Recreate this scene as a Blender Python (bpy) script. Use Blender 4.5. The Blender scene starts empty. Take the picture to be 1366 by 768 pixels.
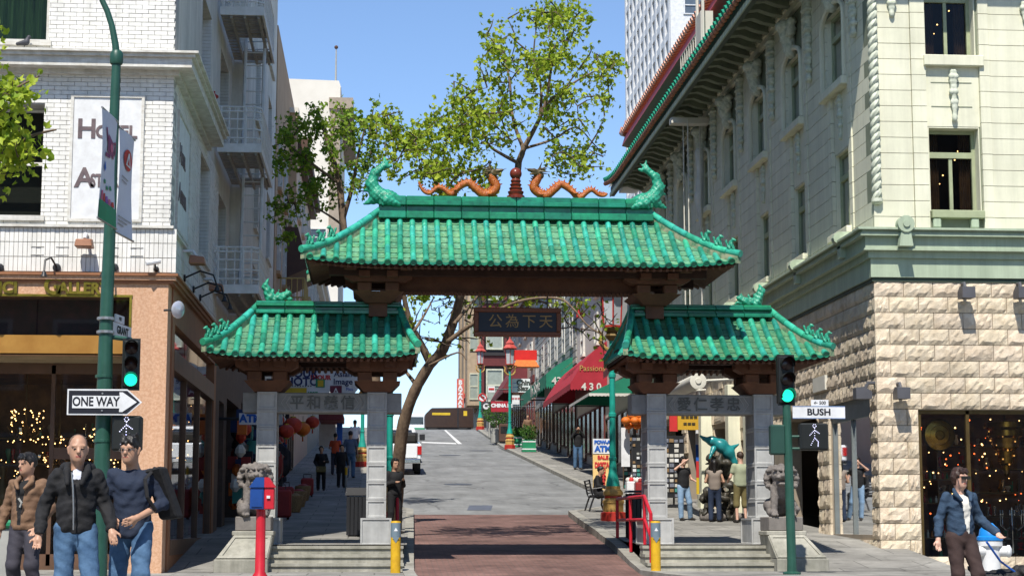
import bpy, bmesh, math, random
import numpy as np
from mathutils import Vector, Matrix, Euler

random.seed(7); np.random.seed(7)
SC = bpy.context.scene
COL = SC.collection
R = math.radians

# ------------------------------------------------------------------ camera
FPX = 2400.0                                   # focal length in photo pixels (1366 wide)
TH = math.atan((700 - 384) / FPX)              # pitch up: horizon at y = 700
PSI = math.atan(183 / FPX * math.cos(TH))      # street axis (+Y) vanishes at x = 500
EYE = Vector((0, 0, 0.80))
cam = bpy.data.objects.new('camera', bpy.data.cameras.new('camera'))
COL.objects.link(cam); SC.camera = cam
cam.location = EYE
cam.rotation_euler = (R(90) + TH, 0, -PSI)
cam.data.sensor_width = 36.0
cam.data.lens = 36.0 * FPX / 1366
cam.data.clip_start = 0.1; cam.data.clip_end = 4000

# ------------------------------------------------------------------ sky and sun
SUN_AZ, SUN_EL = 17.0, 56.0                    # degrees west of "behind the camera", elevation
w = bpy.data.worlds.new('World'); SC.world = w; w.use_nodes = True
nt = w.node_tree
sky = nt.nodes.new('ShaderNodeTexSky'); sky.sky_type = 'NISHITA'; sky.sun_disc = False
sdir = Vector((-math.sin(R(SUN_AZ)) * math.cos(R(SUN_EL)), -math.cos(R(SUN_AZ)) * math.cos(R(SUN_EL)), math.sin(R(SUN_EL))))
sky.sun_elevation = R(SUN_EL)
sky.sun_rotation = math.atan2(sdir.x, sdir.y)
sky.altitude = 0; sky.air_density = 0.8; sky.dust_density = 0.05; sky.ozone_density = 4.0
bg = nt.nodes['Background']; bg.inputs[1].default_value = 0.14
nt.links.new(sky.outputs[0], bg.inputs[0])
sl = bpy.data.lights.new('sun', 'SUN'); sl.energy = 4.8; sl.angle = R(0.53); sl.color = (1.0, 0.95, 0.87)
so = bpy.data.objects.new('sun', sl); COL.objects.link(so)
so.rotation_euler = sdir.to_track_quat('Z', 'Y').to_euler()
SC.view_settings.view_transform = 'Standard'; SC.view_settings.look = 'None'
SC.view_settings.exposure = 0.48; SC.view_settings.gamma = 1.0
SC.view_settings.use_curve_mapping = False

# ------------------------------------------------------------------ pixel helpers (direction only; distance comes from what is touched)
_F = Vector((math.sin(PSI) * math.cos(TH), math.cos(PSI) * math.cos(TH), math.sin(TH)))
_R = Vector((math.cos(PSI), -math.sin(PSI), 0))
_U = _R.cross(_F)
def ray(px, py): return _F * FPX + _R * (px - 683) - _U * (py - 384)
def W(px, py, v):
    d = ray(px, py); return EYE + d * (v / d.y)
def WX(px, py, X):
    d = ray(px, py); return EYE + d * (X / d.x)
def ppm(v, X=0.0): return FPX / (v * math.cos(PSI) * 1.0 + X * math.sin(PSI))
def zof(py, v, X=0.0): return W(683, py, v).z if X is None else EYE.z + (W(px_of(X, v), py, v).z - EYE.z)
def px_of(X, v):
    return 683 + FPX * (X * math.cos(PSI) - v * math.sin(PSI)) / ((X * math.sin(PSI) + v * math.cos(PSI)) * math.cos(TH))

# ------------------------------------------------------------------ materials
MATS = {}
def _nodes(name):
    m = bpy.data.materials.new(name); m.use_nodes = True
    return m, m.node_tree.nodes, m.node_tree.links, m.node_tree.nodes['Principled BSDF']
def M(name, col, col2=None, rough=.65, metal=0., sc=3., bump=0., bsc=60., rnd=0., spec=.4, emit=0., det=6., lo=.35, hi=.68, stretch=None, coat=0.):
    if name in MATS: return MATS[name]
    m, N, L, B = _nodes(name)
    B.inputs['Roughness'].default_value = rough; B.inputs['Metallic'].default_value = metal
    B.inputs['Specular IOR Level'].default_value = spec
    if coat: B.inputs['Coat Weight'].default_value = coat; B.inputs['Coat Roughness'].default_value = .15
    geo = N.new('ShaderNodeNewGeometry'); pos = geo.outputs['Position']
    if stretch:
        mp = N.new('ShaderNodeMapping'); mp.inputs['Scale'].default_value = stretch; L.new(pos, mp.inputs[0]); pos = mp.outputs[0]
    c2 = col2 if col2 else tuple(max(0, c * .78) for c in col)
    n = N.new('ShaderNodeTexNoise'); n.inputs['Scale'].default_value = sc; n.inputs['Detail'].default_value = det; n.inputs['Roughness'].default_value = .65
    L.new(pos, n.inputs[0])
    r = N.new('ShaderNodeValToRGB'); r.color_ramp.elements[0].position = lo; r.color_ramp.elements[1].position = hi
    r.color_ramp.elements[0].color = (*c2, 1); r.color_ramp.elements[1].color = (*col, 1)
    L.new(n.outputs['Fac'], r.inputs[0]); out = r.outputs[0]
    if rnd:
        oi = N.new('ShaderNodeObjectInfo'); mr = N.new('ShaderNodeMapRange'); mr.inputs[3].default_value = 1 - rnd; mr.inputs[4].default_value = 1 + rnd
        L.new(oi.outputs['Random'], mr.inputs[0])
        hs = N.new('ShaderNodeHueSaturation'); L.new(mr.outputs[0], hs.inputs['Value']); L.new(out, hs.inputs['Color'])
        m2 = N.new('ShaderNodeMapRange'); m2.inputs[3].default_value = .5 - rnd * .06; m2.inputs[4].default_value = .5 + rnd * .06
        ml = N.new('ShaderNodeMath'); ml.operation = 'MULTIPLY'; ml.inputs[1].default_value = 7.31
        fr = N.new('ShaderNodeMath'); fr.operation = 'FRACT'; L.new(oi.outputs['Random'], ml.inputs[0]); L.new(ml.outputs[0], fr.inputs[0])
        L.new(fr.outputs[0], m2.inputs[0]); L.new(m2.outputs[0], hs.inputs['Hue']); out = hs.outputs[0]
    L.new(out, B.inputs['Base Color'])
    if bump:
        b = N.new('ShaderNodeTexNoise'); b.inputs['Scale'].default_value = bsc; b.inputs['Detail'].default_value = 5; L.new(pos, b.inputs[0])
        bn = N.new('ShaderNodeBump'); bn.inputs['Strength'].default_value = bump; bn.inputs['Distance'].default_value = .02
        L.new(b.outputs['Fac'], bn.inputs['Height']); L.new(bn.outputs[0], B.inputs['Normal'])
    if emit:
        B.inputs['Emission Color'].default_value = (*col, 1); B.inputs['Emission Strength'].default_value = emit
    MATS[name] = m; return m
def glass(name, tint=(.75, .8, .8), refl=.06, rough=.02, k=1.):
    if name in MATS: return MATS[name]
    m = bpy.data.materials.new(name); m.use_nodes = True; N, L = m.node_tree.nodes, m.node_tree.links
    N.remove(N['Principled BSDF']); o = N['Material Output']
    t = N.new('ShaderNodeBsdfTransparent'); t.inputs[0].default_value = (*tint, 1)
    g = N.new('ShaderNodeBsdfGlossy'); g.inputs['Roughness'].default_value = rough; g.inputs[0].default_value = (.95, .97, 1, 1)
    lw = N.new('ShaderNodeFresnel'); lw.inputs[0].default_value = 1.5
    ad = N.new('ShaderNodeMath'); ad.operation = 'MULTIPLY_ADD'; ad.inputs[1].default_value = k; ad.inputs[2].default_value = refl; L.new(lw.outputs[0], ad.inputs[0])
    mx = N.new('ShaderNodeMixShader'); L.new(ad.outputs[0], mx.inputs[0]); L.new(t.outputs[0], mx.inputs[1]); L.new(g.outputs[0], mx.inputs[2])
    L.new(mx.outputs[0], o.inputs[0]); MATS[name] = m; return m
def leafmat(name, col, col2):
    m, N, L, B = _nodes(name)
    geo = N.new('ShaderNodeNewGeometry')
    n = N.new('ShaderNodeTexNoise'); n.inputs['Scale'].default_value = 3.1; n.inputs['Detail'].default_value = 3; L.new(geo.outputs['Position'], n.inputs[0])
    ad = N.new('ShaderNodeMath'); ad.operation = 'ADD'; L.new(n.outputs['Fac'], ad.inputs[0])
    ml = N.new('ShaderNodeMath'); ml.operation = 'MULTIPLY_ADD'; ml.inputs[1].default_value = .5; ml.inputs[2].default_value = -.25
    L.new(geo.outputs['Random Per Island'], ml.inputs[0]); L.new(ml.outputs[0], ad.inputs[1])
    r = N.new('ShaderNodeValToRGB'); r.color_ramp.elements[0].position = .3; r.color_ramp.elements[1].position = .72
    r.color_ramp.elements[0].color = (*col2, 1); r.color_ramp.elements[1].color = (*col, 1); L.new(ad.outputs[0], r.inputs[0])
    L.new(r.outputs[0], B.inputs['Base Color']); B.inputs['Roughness'].default_value = .55; B.inputs['Specular IOR Level'].default_value = .25
    t = N.new('ShaderNodeBsdfTranslucent'); L.new(r.outputs[0], t.inputs[0])
    mx = N.new('ShaderNodeMixShader'); mx.inputs[0].default_value = .42
    L.new(B.outputs[0], mx.inputs[1]); L.new(t.outputs[0], mx.inputs[2]); L.new(mx.outputs[0], N['Material Output'].inputs[0])
    MATS[name] = m; return m
def brickmat(name, c1, c2, mortar, bw, bh, ms=.012, axis='XY', rough=.85, bumpy=.25):
    m, N, L, B = _nodes(name); B.inputs['Roughness'].default_value = rough; B.inputs['Specular IOR Level'].default_value = .25
    geo = N.new('ShaderNodeNewGeometry'); sep = N.new('ShaderNodeSeparateXYZ'); L.new(geo.outputs['Position'], sep.inputs[0])
    cb = N.new('ShaderNodeCombineXYZ'); L.new(sep.outputs[axis[0]], cb.inputs[0]); L.new(sep.outputs[axis[1]], cb.inputs[1])
    br = N.new('ShaderNodeTexBrick'); br.inputs['Color1'].default_value = (*c1, 1); br.inputs['Color2'].default_value = (*c2, 1); br.inputs['Mortar'].default_value = (*mortar, 1)
    br.inputs['Scale'].default_value = 1; br.inputs['Brick Width'].default_value = bw; br.inputs['Row Height'].default_value = bh; br.inputs['Mortar Size'].default_value = ms
    L.new(cb.outputs[0], br.inputs[0])
    n = N.new('ShaderNodeTexNoise'); n.inputs['Scale'].default_value = .9; n.inputs['Detail'].default_value = 8; n.inputs['Roughness'].default_value = .7; L.new(geo.outputs['Position'], n.inputs[0])
    mr = N.new('ShaderNodeMapRange'); mr.inputs[1].default_value = .3; mr.inputs[2].default_value = .7; mr.inputs[3].default_value = .72; mr.inputs[4].default_value = 1.15; L.new(n.outputs['Fac'], mr.inputs[0])
    mu = N.new('ShaderNodeMix'); mu.data_type = 'RGBA'; mu.blend_type = 'MULTIPLY'; mu.inputs[0].default_value = 1
    L.new(br.outputs[0], mu.inputs[6]); L.new(mr.outputs[0], mu.inputs[7]); L.new(mu.outputs[2], B.inputs['Base Color'])
    bn = N.new('ShaderNodeBump'); bn.inputs['Strength'].default_value = bumpy; bn.inputs['Distance'].default_value = .01; bn.invert = True
    L.new(br.outputs['Fac'], bn.inputs['Height']); L.new(bn.outputs[0], B.inputs['Normal'])
    MATS[name] = m; return m

def grime(m, streak=0., spots=0., blot=0., crack=0.):
    """weathering over a finished material: rain streaks, dropped-gum spots, blotches, hairline cracks"""
    N, L = m.node_tree.nodes, m.node_tree.links; B = N['Principled BSDF']; src = B.inputs['Base Color'].links[0].from_socket; geo = N.new('ShaderNodeNewGeometry'); pos = geo.outputs['Position']
    def mul(src, fac_out, lo, hi, a, b):
        r = N.new('ShaderNodeMapRange'); r.inputs[1].default_value = lo; r.inputs[2].default_value = hi; r.inputs[3].default_value = a; r.inputs[4].default_value = b; L.new(fac_out, r.inputs[0])
        x = N.new('ShaderNodeMix'); x.data_type = 'RGBA'; x.blend_type = 'MULTIPLY'; x.inputs[0].default_value = 1; L.new(src, x.inputs[6]); L.new(r.outputs[0], x.inputs[7]); return x.outputs[2]
    def noise(sc, st=None, det=8):
        p = pos
        if st: mp = N.new('ShaderNodeMapping'); mp.inputs['Scale'].default_value = st; L.new(pos, mp.inputs[0]); p = mp.outputs[0]
        n = N.new('ShaderNodeTexNoise'); n.inputs['Scale'].default_value = sc; n.inputs['Detail'].default_value = det; n.inputs['Roughness'].default_value = .7; L.new(p, n.inputs[0]); return n.outputs['Fac']
    if streak: src = mul(src, noise(1., (5, 5, .35)), .36, .62, 1 - streak, 1.04)
    if blot: src = mul(src, noise(.45), .36, .64, 1 - blot, 1.08); src = mul(src, noise(14.), .3, .7, 1 - blot * .4, 1 + blot * .3)
    if spots:
        for sc, rr in ((1.7, .07), (.8, .11)):
            v = N.new('ShaderNodeTexVoronoi'); v.inputs['Scale'].default_value = sc; L.new(pos, v.inputs['Vector']); src = mul(src, v.outputs['Distance'], rr * .6, rr, 1 - spots, 1.)
    if crack:
        v = N.new('ShaderNodeTexVoronoi'); v.feature = 'DISTANCE_TO_EDGE'; v.inputs['Scale'].default_value = .22
        w_ = N.new('ShaderNodeMix'); w_.data_type = 'RGBA'; w_.blend_type = 'LINEAR_LIGHT'; w_.inputs[0].default_value = .25; n = N.new('ShaderNodeTexNoise'); n.inputs['Scale'].default_value = 1.3; L.new(pos, n.inputs[0]); L.new(pos, w_.inputs[6]); L.new(n.outputs['Color'], w_.inputs[7]); L.new(w_.outputs[2], v.inputs['Vector']); src = mul(src, v.outputs['Distance'], .002, .012, 1 - crack, 1.)
    L.new(src, B.inputs['Base Color'])
# ------------------------------------------------------------------ scene graph helpers
WM = {}
def thing(name, label, cat, loc=(0, 0, 0), group=None, rz=0.):
    o = bpy.data.objects.new(name, None); COL.objects.link(o); o.location = loc; o.rotation_euler = (0, 0, rz); o.empty_display_size = .2
    o['label'] = label; o['category'] = cat
    if group: o['group'] = group
    WM[o.name] = Matrix.Translation(Vector(loc)) @ Matrix.Rotation(rz, 4, 'Z'); return o
def tag(o, label, cat, group=None):
    o['label'] = label; o['category'] = cat
    if group: o['group'] = group
    return o
def struct(o): o['kind'] = 'structure'; return o
def stuff(o): o['kind'] = 'stuff'; return o
def put(name, me, parent=None, loc=(0, 0, 0), rot=(0, 0, 0), scale=(1, 1, 1), mat=None):
    """link mesh `me` as an object; loc/rot/scale are in world space even for children"""
    o = bpy.data.objects.new(name, me); COL.objects.link(o)
    o.location = loc; o.rotation_euler = rot; o.scale = scale
    if mat is not None and not me.materials: me.materials.append(mat)
    lm = Matrix.LocRotScale(Vector(loc), Euler(rot), Vector(scale)); WM[o.name] = lm
    if parent is not None:
        o.parent = parent; o.matrix_parent_inverse = WM[parent.name].inverted()
    return o
def copy_tree(root, dloc, rz=0., label=None, group=None, scale=1.):
    """copy a top-level thing with its parts and sub-parts, moved by dloc (world) and turned about its own base"""
    c = root.copy(); COL.objects.link(c); c.location = Vector(root.location) + Vector(dloc); c.rotation_euler = (0, 0, root.rotation_euler.z + rz)
    c.scale = Vector(root.scale) * scale
    if label: c['label'] = label
    if group: c['group'] = group
    WM[c.name] = Matrix.LocRotScale(c.location, c.rotation_euler, c.scale)
    for ch in [o for o in root.children]:
        d = ch.copy(); COL.objects.link(d); d.parent = c; d.matrix_parent_inverse = ch.matrix_parent_inverse
        for g in [o for o in ch.children]:
            e = g.copy(); COL.objects.link(e); e.parent = d; e.matrix_parent_inverse = g.matrix_parent_inverse
    return c

class MB:
    def __init__(s): s.v = []; s.f = []; s.m = []
    def add(s, vs, fs, mi=0):
        k = len(s.v); s.v += [tuple(p) for p in vs]; s.f += [tuple(i + k for i in f) for f in fs]; s.m += [mi] * len(fs); return s
    def box(s, x0, x1, y0, y1, z0, z1, mi=0, mx=None):
        vs = [Vector(p) for p in ((x0, y0, z0), (x1, y0, z0), (x1, y1, z0), (x0, y1, z0), (x0, y0, z1), (x1, y0, z1), (x1, y1, z1), (x0, y1, z1))]
        if mx is not None: vs = [mx @ p for p in vs]
        return s.add(vs, [(0, 3, 2, 1), (4, 5, 6, 7), (0, 1, 5, 4), (1, 2, 6, 5), (2, 3, 7, 6), (3, 0, 4, 7)], mi)
    def cbox(s, c, sz, mi=0, rot=None):
        mx = Matrix.Translation(Vector(c)) @ (rot.to_4x4() if rot is not None else Matrix.Identity(4))
        a, b, d = (q / 2 for q in sz); return s.box(-a, a, -b, b, -d, d, mi, mx)
    def hexa(s, b, t, mi=0):
        """bottom quad b, top quad t, both counter-clockwise seen from above"""
        return s.add(list(b) + list(t), [(0, 3, 2, 1), (4, 5, 6, 7), (0, 1, 5, 4), (1, 2, 6, 5), (2, 3, 7, 6), (3, 0, 4, 7)], mi)
    def quad(s, a, b, c, d, mi=0): return s.add([a, b, c, d], [(0, 1, 2, 3)], mi)
    def tube(s, path, rad, n=8, mi=0, cap=True, flat=1.0, up=None):
        P = [Vector(p) for p in path]; k = len(P)
        if not hasattr(rad, '__len__'): rad = [rad] * k
        u = None; vs = []
        for i in range(k):
            t = (P[min(i + 1, k - 1)] - P[max(i - 1, 0)])
            t = t.normalized() if t.length > 1e-9 else Vector((0, 0, 1))
            if u is None:
                u = Vector(up) if up else (Vector((1, 0, 0)) if abs(t.x) < .8 else Vector((0, 1, 0)))
            u = (u - t * u.dot(t)).normalized(); b = t.cross(u)
            for j in range(n):
                a = 2 * math.pi * j / n; vs.append(P[i] + (u * math.cos(a) + b * math.sin(a) * flat) * rad[i])
        fs = [(i * n + j, i * n + (j + 1) % n, (i + 1) * n + (j + 1) % n, (i + 1) * n + j) for i in range(k - 1) for j in range(n)]
        if cap: fs += [tuple(range(n - 1, -1, -1)), tuple(range((k - 1) * n, k * n))]
        return s.add(vs, fs, mi)
    def lathe(s, c, prof, n=12, mi=0, rot=None, sq=False):
        """profile [(r, z)] turned round the vertical axis through c"""
        c = Vector(c); vs = []
        for r, z in prof:
            for j in range(n):
                a = 2 * math.pi * (j + .5 * (n in (4, 8, 6))) / n; p = Vector((r * math.cos(a), r * math.sin(a), z))
                vs.append(c + (rot @ p if rot is not None else p))
        k = len(prof); fs = [(i * n + j, i * n + (j + 1) % n, (i + 1) * n + (j + 1) % n, (i + 1) * n + j) for i in range(k - 1) for j in range(n)]
        fs += [tuple(range(n - 1, -1, -1)), tuple(range((k - 1) * n, k * n))]
        return s.add(vs, fs, mi)
    def prism(s, poly, y0, y1, mi=0, mx=None):
        """poly = [(x, z)] seen from the front (counter-clockwise from -Y), pushed from y0 (front) to y1"""
        n = len(poly); vs = [Vector((x, y0, z)) for x, z in poly] + [Vector((x, y1, z)) for x, z in poly]
        if mx is not None: vs = [mx @ p for p in vs]
        fs = [tuple(range(n)), tuple(range(2 * n - 1, n - 1, -1))] + [(i, i + n, (i + 1) % n + n, (i + 1) % n) for i in range(n)]
        return s.add(vs, fs, mi)
    def sphere(s, c, r, n=10, m=6, mi=0, sc=(1, 1, 1)):
        prof = [(math.sin(math.pi * (i + .02) / (m + .04)) * r, -math.cos(math.pi * (i + .02) / (m + .04)) * r) for i in range(m + 1)]
        vs = []; c = Vector(c)
        for rr, z in prof:
            for j in range(n):
                a = 2 * math.pi * j / n; vs.append(c + Vector((rr * math.cos(a) * sc[0], rr * math.sin(a) * sc[1], z * sc[2])))
        fs = [(i * n + j, i * n + (j + 1) % n, (i + 1) * n + (j + 1) % n, (i + 1) * n + j) for i in range(m) for j in range(n)]
        return s.add(vs, fs, mi)
    def mesh(s, name, mats, smooth=False, bevel=0., seg=1):
        me = bpy.data.meshes.new(name); me.from_pydata(s.v, [], s.f)
        mats = mats if isinstance(mats, (list, tuple)) else [mats]
        for q in mats: me.materials.append(q)
        if len(mats) > 1: me.polygons.foreach_set('material_index', s.m)
        if bevel:
            bm = bmesh.new(); bm.from_mesh(me); bmesh.ops.remove_doubles(bm, verts=bm.verts, dist=1e-5)
            bmesh.ops.bevel(bm, geom=list(bm.edges), offset=bevel, segments=seg, affect='EDGES', profile=.6, clamp_overlap=True)
            bm.to_mesh(me); bm.free()
        if smooth: me.shade_smooth()
        me.update(); return me
    def build(s, name, mats, parent=None, smooth=False, bevel=0., seg=1):
        me = s.mesh(name, mats, smooth, bevel, seg)
        if smooth and smooth != 2:
            try: me.set_sharp_from_angle(angle=R(40))
            except Exception: pass
        return put(name, me, parent)
def B1(name, mat, parent, x0, x1, y0, y1, z0, z1, bevel=0.):
    return MB().box(x0, x1, y0, y1, z0, z1).build(name, mat, parent, bevel=bevel)

_dg = None
def text_mesh(body, size, mat, extr=.006, align='CENTER', name='lettering', sx=1., bold=0.):
    cu = bpy.data.curves.new('t', 'FONT'); cu.body = body; cu.size = size; cu.align_x = align; cu.align_y = 'CENTER'; cu.extrude = extr; cu.resolution_u = 3
    cu.offset = bold
    o = bpy.data.objects.new('t', cu); COL.objects.link(o)
    dg = bpy.context.evaluated_depsgraph_get(); dg.update()
    me = bpy.data.meshes.new_from_object(o.evaluated_get(dg)); me.name = name
    bpy.data.objects.remove(o); bpy.data.curves.remove(cu)
    for q in me.vertices: q.co.x *= sx
    me.materials.clear(); me.materials.append(mat); return me
def text(body, size, mat, loc, parent, rz=0., extr=.006, name='lettering', sx=1., align='CENTER', tilt=0., bold=0.):
    """upright lettering facing -Y (rz = 0), centred at loc"""
    return put(name, text_mesh(body, size, mat, extr, align, name, sx, bold), parent, loc, (R(90) - tilt, 0, rz))

# ------------------------------------------------------------------ implicit surfaces for bodies and carvings
class SDF:
    def __init__(s, vox=.02): s.p = []; s.vox = vox; s.clip = None
    def cap(s, a, b, ra, rb=None, k=.03, flat=None):
        s.p.append(('c', np.array(a, float), np.array(b, float), ra, ra if rb is None else rb, k)); return s
    def path(s, pts, rads, k=.03):
        for i in range(len(pts) - 1): s.cap(pts[i], pts[i + 1], rads[i], rads[i + 1], k)
        return s
    def ell(s, c, r, k=.03, rot=None, neg=False):
        s.p.append(('n' if neg else 'e', np.array(c, float), np.array(r, float), np.array(Euler(rot).to_matrix().transposed()) if rot else np.eye(3), 0, k)); return s
    def mesh(s, name, mats, paint=None, noise=None, smooth=True):
        v = s.vox; lo = np.full(3, 1e9); hi = -lo
        for q in s.p:
            if q[0] == 'c':
                lo = np.minimum(lo, np.minimum(q[1] - q[3], q[2] - q[4])); hi = np.maximum(hi, np.maximum(q[1] + q[3], q[2] + q[4]))
            else:
                m = q[2].max(); lo = np.minimum(lo, q[1] - m); hi = np.maximum(hi, q[1] + m)
        lo -= 3 * v; hi += 3 * v; n = np.ceil((hi - lo) / v).astype(int) + 1
        ax = [lo[i] + v * np.arange(n[i]) for i in range(3)]
        G = np.full(n, 1.0)
        for q in s.p:
            k = q[5]; pad = k + 4 * v
            if q[0] == 'c': a0 = np.minimum(q[1], q[2]) - max(q[3], q[4]) - pad; a1 = np.maximum(q[1], q[2]) + max(q[3], q[4]) + pad
            else: a0 = q[1] - q[2].max() - pad; a1 = q[1] + q[2].max() + pad
            i0 = np.clip(((a0 - lo) / v).astype(int), 0, n - 1); i1 = np.clip(((a1 - lo) / v).astype(int) + 2, 1, n)
            X, Y, Z = np.meshgrid(*(ax[i][i0[i]:i1[i]] for i in range(3)), indexing='ij'); P = np.stack([X, Y, Z], -1)
            if q[0] == 'c':
                ab = q[2] - q[1]; t = np.clip(((P - q[1]) @ ab) / max(ab @ ab, 1e-12), 0, 1)
                d = np.linalg.norm(P - q[1] - t[..., None] * ab, axis=-1) - (q[3] + (q[4] - q[3]) * t)
            else:
                L = (P - q[1]) @ q[3].T; kk = np.linalg.norm(L / q[2], axis=-1); k2 = np.linalg.norm(L / q[2] ** 2, axis=-1)
                d = kk * (kk - 1) / np.maximum(k2, 1e-9)
            sl = tuple(slice(i0[i], i1[i]) for i in range(3)); g = G[sl]
            if q[0] == 'n':
                h = np.clip(.5 - .5 * (g + d) / k, 0, 1); G[sl] = g * (1 - h) - d * h + k * h * (1 - h)
            else:
                h = np.clip(.5 + .5 * (g - d) / k, 0, 1); G[sl] = g * (1 - h) + d * h - k * h * (1 - h)
        if noise:
            X, Y, Z = np.meshgrid(*ax, indexing='ij'); G = G + noise(X, Y, Z)
        if s.clip is not None: G = np.maximum(G, s.clip - ax[2][None, None, :])
        return nets(name, G, lo, v, mats, paint, smooth)
    def build(s, name, mats, parent=None, paint=None, noise=None, loc=(0, 0, 0), rot=(0, 0, 0), scale=(1, 1, 1)):
        return put(name, s.mesh(name, mats, paint, noise), parent, loc, rot, scale)
def nets(name, G, lo, v, mats, paint=None, smooth=True):
    n = G.shape; S = G < 0
    c = tuple(k - 1 for k in n); acc = np.zeros(c + (3,)); cnt = np.zeros(c)
    offs = [(i, j, k) for i in (0, 1) for j in (0, 1) for k in (0, 1)]
    def sub(A, o): return A[o[0]:o[0] + c[0], o[1]:o[1] + c[1], o[2]:o[2] + c[2]]
    for o in offs:
        for a in range(3):
            if o[a]: continue
            p = list(o); p[a] = 1; p = tuple(p)
            g0, g1 = sub(G, o), sub(G, p); m = (g0 < 0) != (g1 < 0)
            t = np.where(m, g0 / np.where(m, g0 - g1, 1), 0)
            for d in range(3):
                acc[..., d] += np.where(m, o[d] + (t if d == a else 0), 0)
            cnt += m
    act = cnt > 0; idx = -np.ones(c, int); idx[act] = np.arange(act.sum())
    ijk = np.argwhere(act); V = lo + v * (ijk + acc[act] / cnt[act][:, None])
    F = []
    for a in range(3):
        b, d = (a + 1) % 3, (a + 2) % 3
        sl0 = [slice(1, -1)] * 3; sl0[a] = slice(0, -1); sl1 = [slice(1, -1)] * 3; sl1[a] = slice(1, None)
        s0, s1 = S[tuple(sl0)], S[tuple(sl1)]
        for m, fl in (((s0 & ~s1), False), ((~s0 & s1), True)):
            e = np.argwhere(m)
            if not len(e): continue
            e[:, b] += 1; e[:, d] += 1
            q = []
            for db, dd in ((-1, -1), (0, -1), (0, 0), (-1, 0)):
                t = e.copy(); t[:, b] += db; t[:, d] += dd; q.append(idx[t[:, 0], t[:, 1], t[:, 2]])
            q = np.stack(q, 1); F.append(q[:, ::-1] if fl else q)
    F = np.concatenate(F); F = F[(F >= 0).all(1)]
    me = bpy.data.meshes.new(name); me.from_pydata(V.tolist(), [], F.tolist())
    mats = mats if isinstance(mats, (list, tuple)) else [mats]
    for q in mats: me.materials.append(q)
    if paint is not None:
        ce = V[F].mean(1); me.polygons.foreach_set('material_index', paint(ce).astype(np.int32))
    if smooth: me.shade_smooth()
    me.update(); return me

# ------------------------------------------------------------------ ground profiles (street climbs away from the camera along +Y)
_RV = [(-20, -.9), (18, -.75), (28, -.16), (31, -.06), (36.5, .32), (45, .74), (52, 1.1), (70, 2.42), (108, 5.3), (138, 8.05), (146, 8.3), (170, 7.6), (260, 2.0)]
_SV = [(30, .44), (36, .48), (40, .63), (45, .89)]
def lerp_tab(T, v):
    if v <= T[0][0]: return T[0][1]
    for (a, p), (b, q) in zip(T, T[1:]):
        if v <= b: return p + (q - p) * (v - a) / (b - a)
    return T[-1][1]
def road_z(v): return lerp_tab(_RV, v)
def side_z(v): return lerp_tab(_SV, v) if v < 45 else road_z(v) + .15
def on(px, py, fn, v0=25, v1=160):
    """where the ray through a pixel meets the surface z = fn(y)"""
    prev = None
    for i in range(600):
        v = v0 + (v1 - v0) * i / 599; p = W(px, py, v); d = p.z - fn(v)
        if prev is not None and prev[0] < 0 <= d or (prev is not None and prev[0] > 0 >= d):
            a, b = prev[1], v
            return W(px, py, a + (b - a) * prev[0] / (prev[0] - d))
        prev = (d, v)
    return W(px, py, v1)
# ================================================================== ground, road, pavements
m_asph = M('asphalt', (.235, .24, .238), (.15, .153, .15), rough=.85, sc=.8, bump=.2, bsc=90, det=12, stretch=(1.6, .3, 1), lo=.28, hi=.66)
m_conc = brickmat('pavement_concrete', (.27, .26, .235), (.245, .237, .215), (.12, .116, .105), 1.1, 1.1, .012)
m_kerb = M('kerb_concrete', (.33, .32, .28), (.19, .18, .155), rough=.9, sc=2.2, bump=.2)
m_rbrick = brickmat('road_brick', (.235, .13, .108), (.175, .095, .08), (.135, .095, .082), .21, .105, .012)
grime(m_asph, spots=.25, blot=.28, crack=.45); grime(m_conc, spots=.4, blot=.25, crack=.3); grime(m_rbrick, spots=.35, blot=.35)
m_earth = M('earth', (.16, .15, .13), rough=.95)
m_white = M('white_line_paint', (.7, .7, .68), (.5, .5, .48), sc=9)
m_dark = M('near_black', (.02, .018, .016), rough=.8)  # plain near-black of the bin liner and truck load

vs = [-200, -20, 18, 28, 31, 36.5, 45, 52, 70, 108, 138, 146, 170, 260, 1500]
g = MB(); xs = [-1200, -60, -12, 16, 60, 1200]
g.add([(x, v, road_z(v) - .35) for v in vs for x in xs], [(i * 6 + j, i * 6 + j + 1, i * 6 + j + 7, i * 6 + j + 6) for i in range(len(vs) - 1) for j in range(5)])
struct(g.build('ground', m_earth))

def kerbL(v):
    if v < 31.5: return .67
    if v < 52: return .67 + (1.09 - .67) * (v - 31.5) / 20.5
    return max(-.3, 1.09 - (v - 52) / 4 * 1.39)
def kerbR(v):
    if v < 31.5: return 4.58 + (31.5 - v) * .12
    if v < 51: return 4.58 + .92 * (v - 31.5) / 20.5
    return min(7.63, 5.47 + (v - 51) / 4 * 2.16)
def strip(name, mat, vv, fa, fb, fz, nx=1):
    b = MB(); k = nx + 1
    b.add([(fa(v) + (fb(v) - fa(v)) * j / nx, v, fz(v, fa(v) + (fb(v) - fa(v)) * j / nx)) for v in vv for j in range(k)],
          [(i * k + j, i * k + j + 1, (i + 1) * k + j + 1, (i + 1) * k + j) for i in range(len(vv) - 1) for j in range(nx)])
    return struct(b.build(name, mat))
def fr(a, b, n): return [a + (b - a) * i / n for i in range(n + 1)]
strip('brick_road', m_rbrick, fr(17, 52, 40), lambda v: kerbL(v) - .02, lambda v: kerbR(v) + .02, lambda v, x: road_z(v))
strip('road', m_asph, fr(52, 146, 60) + [150, 160, 170, 215, 260], lambda v: kerbL(v) - .05, lambda v: kerbR(v) + .05, lambda v, x: road_z(v) + .004 * (v > 52))
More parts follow.
